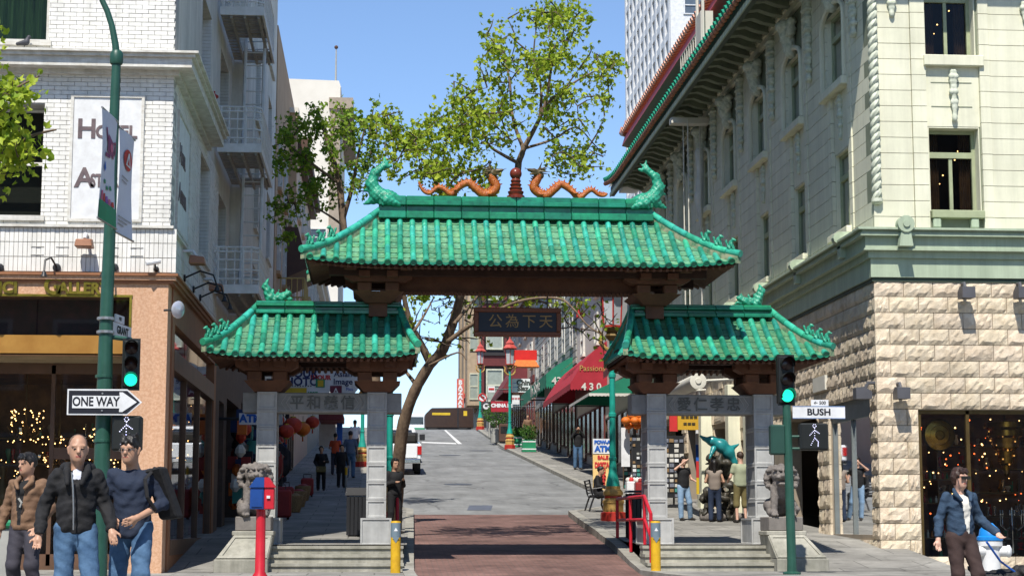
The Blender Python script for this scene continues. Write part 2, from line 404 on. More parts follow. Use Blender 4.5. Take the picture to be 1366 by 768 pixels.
strip('cross_street_road', m_asph, fr(-8, 14, 5), lambda v: -60, lambda v: 60, lambda v, x: road_z(v) - .02)
def dip(x, v):
    s = min(1, max(0, (x - 4.6) / 1.6)); t = min(1, max(0, (28 - v) / 4)); return -.2 * s * t
slp = lambda v: -.17 * min(1, max(0, (22.5 - v) / 6))
strip('pavement_left_corner', m_conc, fr(14, 32.6, 24), lambda v: -14, lambda v: kerbL(v), lambda v, x: slp(v), 6)
strip('pavement_right_corner', m_conc, fr(14, 32.6, 24), lambda v: kerbR(v), lambda v: 24, lambda v, x: min(dip(x, v), slp(v)), 10)
def ramp(v): t = min(1, max(0, (v - 31.5) / 5)); return side_z(max(v, 36.4)) * t if v < 36.5 else side_z(v)
PV = fr(32.42, 36, 5) + fr(36.5, 60, 30) + fr(62, 146, 40)
strip('pavement_left', m_conc, PV, lambda v: -2.55, lambda v: kerbL(v) - (0.06 if v > 40 else .12), lambda v, x: side_z(v))
strip('pavement_right', m_conc, PV, lambda v: kerbR(v) + (0.06 if v > 40 else .2), lambda v: 7.85, lambda v, x: side_z(v))
strip('pavement_left_by_wall', m_conc, fr(31.5, 36.5, 6) + fr(37, 60, 30) + fr(62, 146, 40), lambda v: -4.2, lambda v: -2.55, lambda v, x: ramp(v) + .003)
strip('pavement_right_by_wall', m_conc, fr(31.5, 36.5, 6) + fr(37, 60, 30) + fr(62, 146, 40), lambda v: 7.85, lambda v: 10.4, lambda v, x: ramp(v) + .003)
# side cheeks where the by-wall ramp is below the terrace
for nm, x in (('terrace_edge_left', -2.55), ('terrace_edge_right', 7.85)):
    b = MB(); vv = fr(32.42, 36.5, 6)
    b.add([(x, v, ramp(v) - .05) for v in vv] + [(x, v, side_z(v)) for v in vv], [(i, i + 1, i + 8, i + 7) for i in range(6)]); struct(b.build(nm, m_kerb))
def kerb(name, vv, fx, w, ztop):
    b = MB(); n = len(vv)
    vs = []
    for v in vv:
        x = fx(v); z = road_z(v)
        vs += [(x - w / 2, v, z - .2), (x + w / 2, v, z - .2), (x + w / 2, v, ztop(v)), (x - w / 2, v, ztop(v))]
    fs = [(0, 1, 2, 3)] + [(i * 4 + a, i * 4 + 4 + a, i * 4 + 4 + (a + 1) % 4, i * 4 + (a + 1) % 4) for i in range(n - 1) for a in range(4)] + [tuple((n - 1) * 4 + a for a in (3, 2, 1, 0))]
    b.add(vs, fs); return struct(b.build(name, m_kerb))
kt = lambda v: (.012 + (slp(v) if v < 23 else 0) if v < 31 else .012 + (road_z(36) + .14 - .012) * min(1, (v - 31) / 5)) if v < 36 else (road_z(v) + .14 + .02 * (v > 40))
kerb('kerb_left', fr(17, 36, 12) + fr(37, 52, 12) + fr(52.5, 60, 12) + fr(62, 146, 40), lambda v: kerbL(v) - .09, .2, kt)
kerb('kerb_right', fr(17, 36, 12) + fr(37, 51, 12) + fr(51.5, 60, 14) + fr(62, 146, 40), lambda v: kerbR(v) + .1, .24, kt)
# paint, patches and covers in the road
def road_quad(name, mat, pxs, dz=.012):
    b = MB(); P = [on(x, y, road_z) for x, y in pxs]; b.add([(p.x, p.y, road_z(p.y) + dz) for p in P], [tuple(range(len(P)))]); return struct(b.build(name, mat))
road_quad('road_line', m_white, [(611, 592), (616.5, 592), (595, 573.5), (592.5, 573.5)])
road_quad('road_line', m_white, [(562, 590.5), (609, 592.2), (608, 590.6), (563, 589)])
m_patch = M('asphalt_patch', (.10, .11, .14), (.08, .09, .11)); m_iron = M('cast_iron', (.11, .11, .115), rough=.55, metal=.6)
road_quad('road_patch', m_patch, [(623, 680.5), (655, 680.5), (657, 674), (626, 674)])
road_quad('road_patch', m_asph if False else M('asphalt_patch_grey', (.17, .17, .165)), [(664, 596), (690, 608), (694, 603), (672, 592)])
for x, y, r, wh_ in ((611, 646, .55, 'nearest the red brick strip'), (642, 601, .7, 'level with the green planters'), (600, 607, .6, 'beside the white pickup')):
    p = on(x, y, road_z); b = MB(); b.lathe((0, 0, 0), [(r, -.01), (r, .012), (r - .06, .014)], 20)
    o = b.build('manhole_cover', m_iron); o.location = (p.x, p.y, road_z(p.y)); o.rotation_euler = (math.atan(.075), 0, 0)
    tag(o, 'round dark iron manhole cover in the street ' + wh_, 'manhole cover', 'manhole covers in the street')
# ================================================================== the gate
m_tile = M('glazed_tile_teal', (.045, .37, .245), (.012, .17, .11), rough=.28, sc=5, rnd=.36, spec=.55, lo=.3, hi=.66, det=9)
m_pan = M('glazed_tile_weathered', (.135, .295, .155), (.04, .17, .095), rough=.45, sc=7, rnd=.24, spec=.4, lo=.35, hi=.65)
m_lip = M('dirty_shaded_tile_edge', (.03, .06, .04), (.015, .03, .02), rough=.9, sc=20)  # dirty clay edge, with the shadow line under each lip in its colour
m_ridge = M('glazed_ridge_green', (.014, .25, .13), (.01, .13, .075), rough=.28, sc=6, rnd=.22, spec=.5)
m_hipw = M('stained_hip_wall', (.30, .30, .19), (.06, .17, .09), rough=.7, sc=8, lo=.4, hi=.6)
m_fish = M('glazed_fish_green', (.03, .36, .22), (.015, .17, .10), rough=.35, sc=14, bump=.5, bsc=45)
m_orange = M('glazed_orange', (.47, .14, .014), (.26, .05, .006), rough=.3, sc=16, bump=.7, bsc=70)
m_redball = M('glazed_red_brown', (.20, .035, .015), (.10, .016, .008), rough=.28, sc=8)
m_drag_head = M('glazed_olive', (.10, .07, .02), (.045, .035, .015), rough=.4, sc=20)
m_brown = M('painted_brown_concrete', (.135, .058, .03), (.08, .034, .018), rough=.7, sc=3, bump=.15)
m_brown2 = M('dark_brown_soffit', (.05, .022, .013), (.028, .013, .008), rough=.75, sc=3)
m_gran = M('grey_granite', (.42, .42, .40), (.33, .33, .315), rough=.8, sc=5, bump=.12, bsc=120, rnd=.06)
m_granb = M('dark_granite_beam', (.30, .30, .285), (.22, .22, .21), rough=.8, sc=4, bump=.12, bsc=90)
grime(m_gran, streak=.14, spots=.0)
m_step = M('worn_step_stone', (.44, .42, .35), (.29, .28, .225), rough=.88, sc=2.5, bump=.2, bsc=50)
grime(m_step, streak=.22, blot=.25)
m_gold = M('dull_gold_paint', (.33, .20, .06), rough=.45)
m_ink = M('dark_carved_letter', (.05, .055, .05), rough=.8); m_carve = M('grey_carved_letter', (.13, .135, .125), rough=.85)
GX = 2.6                                        # centre line of the gate
gate = thing('gateway', 'gateway with three green tiled roofs, grey stone columns and orange dragons on its ridge', 'gate', (GX, 33.4, 0))

def half_tube(n=7, tp=.93):
    b = MB(); vs = []
    for y, s in ((0, tp), (1, 1)):
        for j in range(n): a = math.pi * j / (n - 1); vs.append((math.cos(a) * s, y, math.sin(a) * s))
    fs = [(j, j + n, j + n + 1, j + 1) for j in range(n - 1)] + [tuple(range(n)), tuple(range(2 * n - 1, n - 1, -1))]
    b.add(vs, fs); b.m[-1] = 1; me = b.mesh('barrel_tile', [m_tile, m_lip], True); me.set_sharp_from_angle(angle=R(50)); return me
def pan():
    b = MB(); n = 5; vs = []
    for y, h in ((0, -.02), (1, 0.0)):
        for j in range(n): x = -.5 + j / (n - 1); vs.append((x, y, h - .17 * (1 - 4 * x * x)))
    for j in range(n): x = -.5 + j / (n - 1); vs.append((x, .97, -.26 - .17 * (1 - 4 * x * x)))
    b.add(vs, [(j, j + n, j + n + 1, j + 1) for j in range(n - 1)] + [(j + n, j + 2 * n, j + 2 * n + 1, j + n + 1) for j in range(n - 1)])
    b.m = [0] * (n - 1) + [1] * (n - 1); return b.mesh('pan_tile', [m_pan, m_lip])
def cap_disc():
    b = MB(); n = 10; ring = lambda r, y: [(math.cos(2 * math.pi * j / n) * r, y, math.sin(2 * math.pi * j / n) * r) for j in range(n)]
    vs = ring(1.0, -.02) + ring(1.0, .06) + ring(.8, .1) + ring(.7, .05)
    fs = [(k * n + j, k * n + (j + 1) % n, (k + 1) * n + (j + 1) % n, (k + 1) * n + j) for k in range(3) for j in range(n)] + [tuple(range(3 * n, 4 * n))]
    b.add(vs, fs); return b.mesh('tile_cap', m_ridge)
def drip():
    b = MB(); pts = [(-.5, .0), (-.5, -.18), (-.3, -.42), (0, -.62), (.3, -.42), (.5, -.18), (.5, .0), (.25, -.12), (0, -.17), (-.25, -.12)]
    b.prism(pts[::-1], .0, .12); return b.mesh('drip_tile', m_ridge)
ME_B, ME_P, ME_C, ME_D = half_tube(), pan(), cap_disc(), drip()
def beast_mesh():
    s = SDF(.016); s.cap((0, 0, .05), (0, -.02, .15), .05, .045, .03); s.cap((0, -.02, .16), (.0, -.09, .21), .035, .04, .03); s.cap((0, -.1, .2), (0, -.15, .19), .026, .018, .02)
    s.cap((.03, -.05, .13), (.035, -.09, .0), .022, .018, .02); s.cap((-.03, -.05, .13), (-.035, -.09, .0), .022, .018, .02)
    s.cap((.035, .03, .05), (.05, -.02, 0), .035, .02, .02); s.cap((-.035, .03, .05), (-.05, -.02, 0), .035, .02, .02)
    s.cap((0, .06, .08), (0, .1, .2), .02, .03, .02); s.cap((.025, -.08, .23), (.035, -.06, .27), .014, .008, .01); s.cap((-.025, -.08, .23), (-.035, -.06, .27), .014, .008, .01)
    return s.mesh('ridge_beast', m_fish)
ME_BEAST = beast_mesh()

def tile_roof(nm, X0, X1, r0, r1, vf, vr, ze, zr, nrow, nseg, ncourse, pan_parts, rb=.057, up=.09):
    vb = 2 * vr - vf; xc = (X0 + X1) / 2; hw = (X1 - X0) / 2
    def xl(t): return r0 + (X0 - r0) * t
    def xr(t): return r1 + (X1 - r1) * t
    def lift(x, t): return up * max(0, (abs(x - xc) / hw - .62) / .38) ** 2 * t * t
    def pf(x, t): return Vector((x, vr + (vf - vr) * t, zr - (zr - ze) * (1.22 * t - .22 * t * t) + lift(x, t)))
    def pb(x, t): p = pf(x, t); return Vector((x, 2 * vr - p.y, p.z))
    # deck: front/back/left/right slopes, eave edge and boarded soffit
    b = MB(); T = [i / 6 for i in range(7)]; nx = 16
    for fn, flip in ((pf, False), (pb, True)):
        vs = [fn(xl(t) + (xr(t) - xl(t)) * j / nx, t) for t in T for j in range(nx + 1)]
        fs = [(i * (nx + 1) + j, (i + 1) * (nx + 1) + j, (i + 1) * (nx + 1) + j + 1, i * (nx + 1) + j + 1) for i in range(6) for j in range(nx)]
        b.add(vs, [f[::-1] for f in fs] if flip else fs)
    ny = 8
    for fx, flip in ((xl, True), (xr, False)):
        vs = []
        for t in T:
            y0, y1 = vr + (vf - vr) * t, vr + (vb - vr) * t
            for j in range(ny + 1): q = pf(fx(t), t); vs.append((fx(t), y0 + (y1 - y0) * j / ny, q.z))
        fs = [(i * (ny + 1) + j, (i + 1) * (ny + 1) + j, (i + 1) * (ny + 1) + j + 1, i * (ny + 1) + j + 1) for i in range(6) for j in range(ny)]
        b.add(vs, [f[::-1] for f in fs] if flip else fs)
    roof = b.build('roof', m_pan, gate)
    roof['label'] = nm
    # soffit
    b = MB(); n = 16
    for j in range(n):
        a, c = j / n, (j + 1) / n
        xa, xb_ = X0 + (X1 - X0) * a, X0 + (X1 - X0) * c
        za, zb = pf(xa, 1).z - .06, pf(xb_, 1).z - .06
        xi, xj = xl(.25) + (xr(.25) - xl(.25)) * a, xl(.25) + (xr(.25) - xl(.25)) * c; zi = ze + .30
        for y0, yi in ((vf, vr + (vf - vr) * .25), (vb, vr + (vb - vr) * .25)):
            b.quad((xa, y0, za), (xb_, y0, zb), (xj, yi, zi), (xi, yi, zi)); b.quad((xa, y0, za), (xb_, y0, zb), (xb_, y0, zb + .07), (xa, y0, za + .07))
    for X, xi in ((X0, xl(.25)), (X1, xr(.25))):
        zz = pf(X, 1).z - .06; zi = ze + .30; ya, yb_ = vr + (vf - vr) * .25, vr + (vb - vr) * .25
        b.quad((X, vf, zz), (X, vb, zz), (xi, yb_, zi), (xi, ya, zi)); b.quad((X, vf, zz), (X, vb, zz), (X, vb, zz + .07), (X, vf, zz + .07))
    b.quad((xl(.25), vr + (vf - vr) * .25, zi), (xr(.25), vr + (vf - vr) * .25, zi), (xr(.25), vr + (vb - vr) * .25, zi), (xl(.25), vr + (vb - vr) * .25, zi))
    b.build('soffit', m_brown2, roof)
    # rafters
    b = MB(); nr = int((X1 - X0) / .12)
    for j in range(nr + 1):
        x = X0 + .04 + (X1 - X0 - .08) * j / nr; z = pf(x, 1).z
        for s in (1, -1):
            y0 = vr + s * (vf - vr) * .965; y1 = vr + s * (vf - vr) * .5
            xm = xc + (x - xc) * .86; b.tube([(x, y0, z - .085), (xm, y1, z - .085 + .14)], .032, 6)
    nr = int((vb - vf) / .12)
    for j in range(nr + 1):
        y = vf + .05 + (vb - vf - .1) * j / nr
        for X, s in ((X0, 1), (X1, -1)):
            z = pf(X, 1).z; b.tube([(X + s * .05, y, z - .085), (X + s * .55, vr + (y - vr) * .8, z - .085 + .13)], .032, 6)
    stuff(b.build('rafter_ends', m_brown, roof))
    # front barrel and pan tiles
    pitch = (X1 - X0 - .16) / (nrow - 1)
    def seg(fn, x, t0, t1):
        a, c = fn(x, t0), fn(x, t1); return a, c
    def frame(a, c):
        Y = (c - a).normalized(); X = Vector((-1, 0, 0)) if Y.y < 0 else Vector((1, 0, 0)); X = (X - Y * X.dot(Y)).normalized(); Z = X.cross(Y)
        if Z.z < 0: X = -X; Z = -Z
        return Matrix((X, Y, Z)).transposed().to_euler()
    for i in range(nrow):
        x = X0 + .08 + i * pitch
        t0 = max(0., (x - r0) / (X0 - r0) if x < r0 else 0, (x - r1) / (X1 - r1) if x > r1 else 0)
        if t0 > .97: t0 = .9
        k = max(1, round(nseg * (1 - t0))); off = random.uniform(-.012, .012)
        for j in range(k):
            ta, tb = t0 + (1.015 - t0) * j / k, t0 + (1.015 - t0) * (j + 1) / k
            a, c = pf(x + random.uniform(-.004, .004), ta), pf(x, tb); e = frame(a, c)
            put('barrel_tile', ME_B, roof, a + Vector((0, -.01, .012)), (e.x + random.uniform(-.006, .006), e.y, e.z), (rb, (c - a).length * 1.03, rb * 1.15))
        c = pf(x, 1.015); a = pf(x, .93); e = frame(a, c)
        put('tile_cap', ME_C, roof, c + Vector((0, -.015, .02)), e, (rb * 1.12, .22, rb * 1.12))
    W_ = pitch * .82
    bs = MB()
    for i in range(nrow - 1):
        x = X0 + .08 + (i + .5) * pitch
        for j in range(ncourse):
            ta, tb = j / ncourse, (j + 1) / ncourse; tm = (ta + tb) / 2 + .02
            if x < xl(tm) or x > xr(tm): continue
            a, c = pf(x, ta), pf(x, tb); e = frame(a, c); L = (c - a).length * 1.12
            if pan_parts: put('pan_tile', ME_P, roof, a + Vector((0, 0, .022)), (e.x + .06, e.y, e.z + random.uniform(-.03, .03)), (W_, L, .14))
            else:
                mx = Matrix.LocRotScale(a + Vector((0, 0, .022)), Euler((e.x + .06, e.y, e.z)), Vector((W_, L, .14)))
                bs.add([mx @ q.co for q in ME_P.vertices], [tuple(p.vertices) for p in ME_P.polygons]); bs.m[-8:] = [0] * 4 + [1] * 4
        c = pf(x, 1.0); put('drip_tile', ME_D, roof, c + Vector((0, -.035, .03)), (0, 0, 0), (W_ * 1.05, .25, .12))
    if bs.v: stuff(bs.build('pan_tile_courses', [m_pan, m_lip], roof))
    # back and end slopes: same tiling joined
    b = MB()
    def bar(a, c, r=rb):
        e = frame(a, c); mx = Matrix.LocRotScale(a, e, Vector((r, (c - a).length, r))); b.add([mx @ q.co for q in ME_B.vertices], [tuple(p.vertices) for p in ME_B.polygons])
    for i in range(nrow):
        x = X0 + .08 + i * pitch
        t0 = max(0., (x - r0) / (X0 - r0) if x < r0 else 0, (x - r1) / (X1 - r1) if x > r1 else 0)
        for j in range(3): bar(pb(x, t0 + (1.01 - t0) * j / 3), pb(x, t0 + (1.01 - t0) * (j + 1) / 3))
    ne = int((vb - vf) / pitch)
    for i in range(ne + 1):
        y = vf + .08 + (vb - vf - .16) * i / ne; ty = abs(y - vr) / abs(vf - vr)
        for fx in (xl, xr):
            T3 = [ty + (1.01 - ty) * q / 3 for q in range(4)]
            P = [Vector((fx(t), y, pf(fx(t), t).z + .01)) for t in T3]
            for p, q in zip(P, P[1:]):
                b.tube([p, q], rb, 6)
    stuff(b.build('back_and_end_tiles', m_tile, roof, smooth=True))
    # hips
    for fx in (xl, xr):
        for fn in (pf, pb):
            P = [fn(fx(t), t) for t in fr(0, 1.04, 12)]
            w_ = MB()
            for p, q in zip(P, P[1:]):
                d = (q - p).normalized(); s = d.cross(Vector((0, 0, 1))).normalized() * .045
                w_.hexa([p - s - Vector((0, 0, .03)), p + s - Vector((0, 0, .03)), q + s - Vector((0, 0, .03)), q - s - Vector((0, 0, .03))],
                        [p - s + Vector((0, 0, .12)), p + s + Vector((0, 0, .12)), q + s + Vector((0, 0, .12)), q - s + Vector((0, 0, .12))])
            w_.build('hip_wall', m_hipw, roof)
            if fn is pf:
                P = [fn(fx(t), t) + Vector((0, 0, .15)) for t in fr(0, 1.06, 7)]
                for p, q in zip(P, P[1:]): MB().tube([p, p + (q - p) * .985], [.062, .066], 10).build('hip_tile', m_tile, roof, True)
                n3 = (.66, .80, .94)
                if nrow > 20 or (fx is xl) == (xc < GX):
                    for t in n3:
                        p = fn(fx(t), t) + Vector((0, 0, .2)); put('ridge_beast', ME_BEAST, roof, p, (0, 0, R(-50) if fx is xl else R(50)), (.8, .8, .8))
            else:
                MB().tube([q + Vector((0, 0, .15)) for q in (P[0], P[6], P[12])], .064, 8).build('hip_tile', m_tile, roof, True)
    # ridge in three tiers of short pieces
    zb = zr - .05; L = r1 - r0 + .1; n = max(3, round(L / .54)); s_ = (zr - ze) / 1.05
    k = 1.0 if nrow > 20 else .55
    prof = [('ridge_tile', .23, .0, .13 * k), ('ridge_tile', .12, .13 * k, .25 * k), ('ridge_tile', .20, .25 * k, .34 * k), ('ridge_cap_tile', .13, .34 * k, .44 * k)]
    for nm_, hwid, z0, z1 in prof:
        o_ = random.uniform(-.1, .1)
        for i in range(n):
            xa, xb_ = r0 - .05 + L * i / n, r0 - .05 + L * (i + 1) / n
            B1(nm_, m_ridge, roof, xa + .004, xb_ - .004, vr - hwid, vr + hwid, zb + z0 + .001, zb + z1, .012)
    MB().box(r0, r1, vr - .09, vr + .09, zb, zb + .43 * k).build('ridge_core', m_ridge, roof)
    return roof, zb + .44 * k

roofM, zM = tile_roof('broad green tiled centre roof', GX - 3.88, GX + 3.88, GX - 2.54, GX + 2.54, 31.9, 33.4, 5.45, 6.53, 34, 5, 8, True)
roofL, zL = tile_roof('low green tiled roof over the passage beside the gallery', -3.02, .72, -2.18, .40, 32.05, 33.4, 3.80, 4.72, 17, 4, 7, False, rb=.06, up=.08)
roofR, zR = tile_roof('low green tiled roof over the passage beside the stone shop', 2 * GX - .72, 2 * GX + 3.02, 2 * GX - .40, 2 * GX + 2.18, 32.05, 33.4, 3.80, 4.72, 17, 4, 7, False, rb=.06, up=.08)

# dragons, pearl, fish
def dragon(pts, name):
    P = [W(x, y, 33.4) for x, y in pts]
    # smooth by Catmull-Rom
    Q = []
    for i in range(len(P) - 1):
        p0, p1, p2, p3 = P[max(i - 1, 0)], P[i], P[i + 1], P[min(i + 2, len(P) - 1)]
        for j in range(6):
            t = j / 6; Q.append(.5 * ((2 * p1) + (p2 - p0) * t + (2 * p0 - 5 * p1 + 4 * p2 - p3) * t * t + (3 * p1 - p0 - 3 * p2 + p3) * t ** 3))
    Q.append(P[-1]); n = len(Q)
    rad = [.022 + .062 * min(1, i / n * 1.5) for i in range(n)]
    b = MB().tube(Q, rad, 12); d = b.build('dragon', m_orange, gate, smooth=2)
    s = MB()
    for i in range(3, n - 4, 2):
        tng = (Q[i + 1] - Q[i - 1]).normalized(); nrm = Vector((-tng.z, 0, tng.x)); nrm = nrm if nrm.z > 0 else -nrm
        p = Q[i] + nrm * rad[i] * .9; s.lathe(p, [(.022, 0), (.004, .05)], 5, rot=nrm.to_track_quat('Z', 'X').to_matrix())
    s.build('spine', m_orange, d)
    h = Q[-1]; sx = 1 if pts[-1][0] < 690 else -1
    f = SDF(.013); f.cap(h + Vector((-.02 * sx, 0, -.02)), h + Vector((.10 * sx, -.05, .05)), .075, .06, .03)
    f.cap(h + Vector((.1 * sx, -.08, .05)), h + Vector((.2 * sx, -.1, .07)), .045, .03, .02); f.cap(h + Vector((.08 * sx, -.08, -.0)), h + Vector((.17 * sx, -.1, -.01)), .03, .018, .01)
    for a in (-1, 1):
        f.cap(h + Vector((.02 * sx, a * .05, .08)), h + Vector((-.16 * sx, a * .09, .14)), .022, .01, .02); f.cap(h + Vector((-.02 * sx, a * .07, .05)), h + Vector((-.2 * sx, a * .12, .03)), .02, .008, .02)
        f.cap(h + Vector((.14 * sx, -.1, .05)), h + Vector((.29 * sx, -.12 + a * .03, .1)), .01, .006, .01); f.cap(h + Vector((0, a * .06, .1)), h + Vector((-.05 * sx, a * .1, .22)), .02, .01, .02)
    f.build('dragon_head', m_drag_head, d)
    for i in (int(n * .48), int(n * .8)):
        q = Q[i]; f = SDF(.014); f.cap(q, q + Vector((-.09 * sx, -.08, -.09)), .05, .03, .03); f.cap(q + Vector((-.09 * sx, -.08, -.09)), q + Vector((-.13 * sx, -.12, -.1)), .03, .02, .02); f.build('claw', m_orange, d)
LD = [(558.7, 243), (564, 254), (573, 258), (584, 250), (592.7, 253), (602.6, 259), (612.5, 249.4), (624.5, 244), (634, 251), (645.4, 259.5), (656.4, 257), (662, 249), (657.5, 240), (655, 233)]
RD = [(810, 258), (806, 261), (799, 260), (790, 253.5), (783, 256), (772, 264), (762, 254), (749, 246), (740, 252), (728, 261), (718, 257), (712, 250), (716, 240), (719, 233)]
dragon(LD, 'l'); dragon(RD, 'r')
p = W(688, 262, 33.4)
fin = MB().lathe((p.x, 33.4, zM - .01), [(.17, 0), (.17, .05), (.13, .07), (.155, .13), (.11, .16), (.13, .2), (.09, .23), (.115, .27), (.08, .3), (.10, .34), (.075, .38)], 12).build('finial', m_redball, gate, True)
MB().sphere((p.x, 33.4, zM + .47), .115, 16, 10).build('pearl', m_redball, fin, smooth=2)
def fish(sx):
    r = GX + sx * 2.50
    def q(dx, z, y=0): return (r + sx * dx, 33.4 + y, zM - .22 + z)
    f = SDF(.02)
    f.cap(q(-.36, .10), q(-.10, .17), .09, .15, .08); f.cap(q(-.1, .17), q(.10, .24), .16, .15, .08); f.cap(q(.10, .24), q(.22, .45), .14, .11, .06)
    f.cap(q(.22, .45), q(.17, .66), .11, .08, .05); f.cap(q(.17, .66), q(.0, .80), .085, .06, .04); f.cap(q(.0, .80), q(-.14, .80), .06, .03, .03)
    f.cap(q(.0, .80), q(-.02, .98), .05, .015, .03); f.cap(q(-.02, .85), q(-.12, .92), .04, .012, .02)
    f.cap(q(.2, .14), q(.36, .07), .08, .02, .05); f.cap(q(-.3, .05, -.16), q(-.05, .12, -.19), .05, .09, .03); f.cap(q(-.05, .12, -.19), q(.0, .02, -.21), .07, .02, .03)
    f.cap(q(.25, .35), q(.37, .33), .05, .015, .03); f.cap(q(.24, .5), q(.35, .5), .04, .012, .03); f.cap(q(-.36, .1), q(-.46, .2), .05, .015, .03)
    f.build('roof_fish', m_fish, gate, noise=lambda X, Y, Z: .010 * np.sin(60 * X) * np.sin(60 * Z))
fish(-1); fish(1)
def owl(x, z, sx):
    f = SDF(.018); q = lambda dx, dz, dy=0: (x + sx * dx, 33.4 + dy, z + dz)
    f.cap(q(.0, .06), q(-.18, .1), .09, .08, .04); f.cap(q(-.18, .1), q(-.32, .17), .075, .05, .03); f.cap(q(.04, .1), q(.12, .3), .09, .07, .04); f.cap(q(.12, .3), q(.08, .43), .06, .02, .03)
    f.cap(q(.0, .15), q(-.02, .25), .04, .02, .02); f.cap(q(-.1, .15), q(-.13, .24), .035, .015, .02); f.cap(q(-.24, .18), q(-.28, .26), .03, .012, .02); f.cap(q(-.3, .08), q(-.38, .06), .04, .02, .02)
    f.build('ridge_end_ornament', m_fish, gate, noise=lambda X, Y, Z: .014 * np.sin(48 * X + 20 * Z) * np.sin(52 * Z))
owl(GX - 4.55, zL - .02, -1); owl(GX + 4.55, zR - .02, 1)

# columns of stacked panelled blocks
def panel_block(w_, d_, h_):
    bm = bmesh.new(); bmesh.ops.create_cube(bm, size=1.0)
    for q in bm.verts: q.co = Vector((q.co.x * w_, q.co.y * d_, q.co.z * h_))
    sidef = [f for f in bm.faces if abs(f.normal.z) < .5]
    for f in sidef:
        r = bmesh.ops.inset_individual(bm, faces=[f], thickness=.045, depth=0); r2 = bmesh.ops.inset_individual(bm, faces=[f], thickness=.014, depth=-.018)
    me = bpy.data.meshes.new('stone_block'); bm.to_mesh(me); bm.free(); me.materials.append(m_gran); return me
ME_BLK = panel_block(.36, .80, .318); ME_PED = panel_block(.56, 1.0, .49)
COLX = [GX - 4.58, GX - 2.58, GX + 2.58, GX + 4.58]
for x in COLX:
    c = B1('column', m_granb, gate, x - .165, x + .165, 33.02, 33.78, .45, 3.2)
    put('column_base', ME_PED, c, (x, 33.4, .44 + .245))
    for k in range(7): put('stone_block', ME_BLK, c, (x, 33.4, .93 + .326 * (k + .5)), (0, 0, R(180) * (k % 2)))
for xa, xb_, chars in ((COLX[0], COLX[1], '平和義信'), (COLX[2], COLX[3], '愛仁孝忠')):
    b = MB(); b.box(xa - .45, xb_ + .45, 33.14, 33.66, 2.84, 3.205)
    bo = b.build('inscribed_beam', m_granb, gate, bevel=.012)
    fr_ = MB(); u0, u1 = xa + .22, xb_ - .22
    for z0 in (2.87, 3.165): fr_.box(u0, u1, 33.125, 33.14, z0, z0 + .012)
    for s in (0, 1):
        for k in range(2):
            xx = (u0 + .03 + k * .09) if s == 0 else (u1 - .03 - k * .09); d = .1 if s == 0 else -.1
            fr_.tube([(xx + d, 33.13, 2.88), (xx, 33.13, 3.02), (xx + d, 33.13, 3.17)], .007, 5)
    fr_.build('carved_border', m_gran, bo)
    for i, ch in enumerate(chars): text(ch, .27, m_carve, ((xa + xb_) / 2 + (i - 1.5) * .31, 33.128, 3.01), bo, name='carved_character', bold=.004)
# brackets
def bracket(x, z0, w1, w2, nlev, ztop, yw=.55, big=1.):
    b = MB(); yc = 33.4
    h = .19 * big; b.hexa([(x - w1, yc - yw * .7, z0), (x + w1, yc - yw * .7, z0), (x + w1, yc + yw * .7, z0), (x - w1, yc + yw * .7, z0)],
                    [(x - w2, yc - yw, z0 + h), (x + w2, yc - yw, z0 + h), (x + w2, yc + yw, z0 + h), (x - w2, yc + yw, z0 + h)])
    z = z0 + h; br = b.build('bracket', m_brown, gate)
    b2 = MB()
    for s in (-1, 1):
        for t in (-1, 1):
            cx, cy = x + s * w2 * .55, yc + t * yw * .8
            B1('bearing_block', m_brown, br, cx - .13, cx + .13, cy - .14, cy + .14, z + .001, z + .17, .02)
    z += .17; L = w2 * 1.35
    for t in (-1, 1):
        cy = yc + t * yw * .8
        p = [(x - L, z + .19), (x - L, z + .08), (x - L + .14, z), (x + L - .14, z), (x + L, z + .08), (x + L, z + .19)]
        MB().prism(p, cy - .1 - .12 * (t < 0), cy + .1 + .12 * (t > 0)).build('bracket_arm', m_brown, br)
    for s in (-1, 1):
        cx = x + s * w2 * .55
        MB().box(cx - .1, cx + .1, yc - yw * 1.55, yc + yw * 1.55, z + .06, z + .17).build('bracket_arm', m_brown, br)
        for t in (-1, 1): B1('bearing_block', m_brown, br, x + s * L * .82 - .12, x + s * L * .82 + .12, yc + t * yw * 1.15 - .14, yc + t * yw * 1.15 + .14, z + .19, ztop, .02)
for x in COLX: bracket(x, 3.215, .24, .42, 2, 3.90)
for x in (COLX[1], COLX[2]):
    B1('column', m_brown, gate, x - .17, x + .17, 33.1, 33.7, 4.62, 4.86); bracket(x, 4.86, .22, .46, 2, 5.62, .6)
for xa, xb_ in ((COLX[0], COLX[1]), (COLX[2], COLX[3])):
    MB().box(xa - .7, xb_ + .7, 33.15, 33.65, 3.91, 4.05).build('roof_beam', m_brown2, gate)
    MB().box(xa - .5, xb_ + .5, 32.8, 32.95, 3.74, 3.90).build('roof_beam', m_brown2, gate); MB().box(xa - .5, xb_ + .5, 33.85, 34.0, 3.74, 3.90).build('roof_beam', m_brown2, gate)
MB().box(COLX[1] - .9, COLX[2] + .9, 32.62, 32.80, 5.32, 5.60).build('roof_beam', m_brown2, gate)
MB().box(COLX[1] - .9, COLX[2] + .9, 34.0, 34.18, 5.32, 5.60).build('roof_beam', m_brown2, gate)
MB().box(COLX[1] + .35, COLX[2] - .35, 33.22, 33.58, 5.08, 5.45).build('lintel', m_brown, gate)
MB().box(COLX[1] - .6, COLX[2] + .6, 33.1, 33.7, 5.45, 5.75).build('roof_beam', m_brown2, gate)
b = MB()
for i in range(60):
    x = COLX[1] + .4 + (COLX[2] - COLX[1] - .8) * i / 59; b.box(x - .025, x + .025, 33.16, 33.22, 5.03, 5.10)
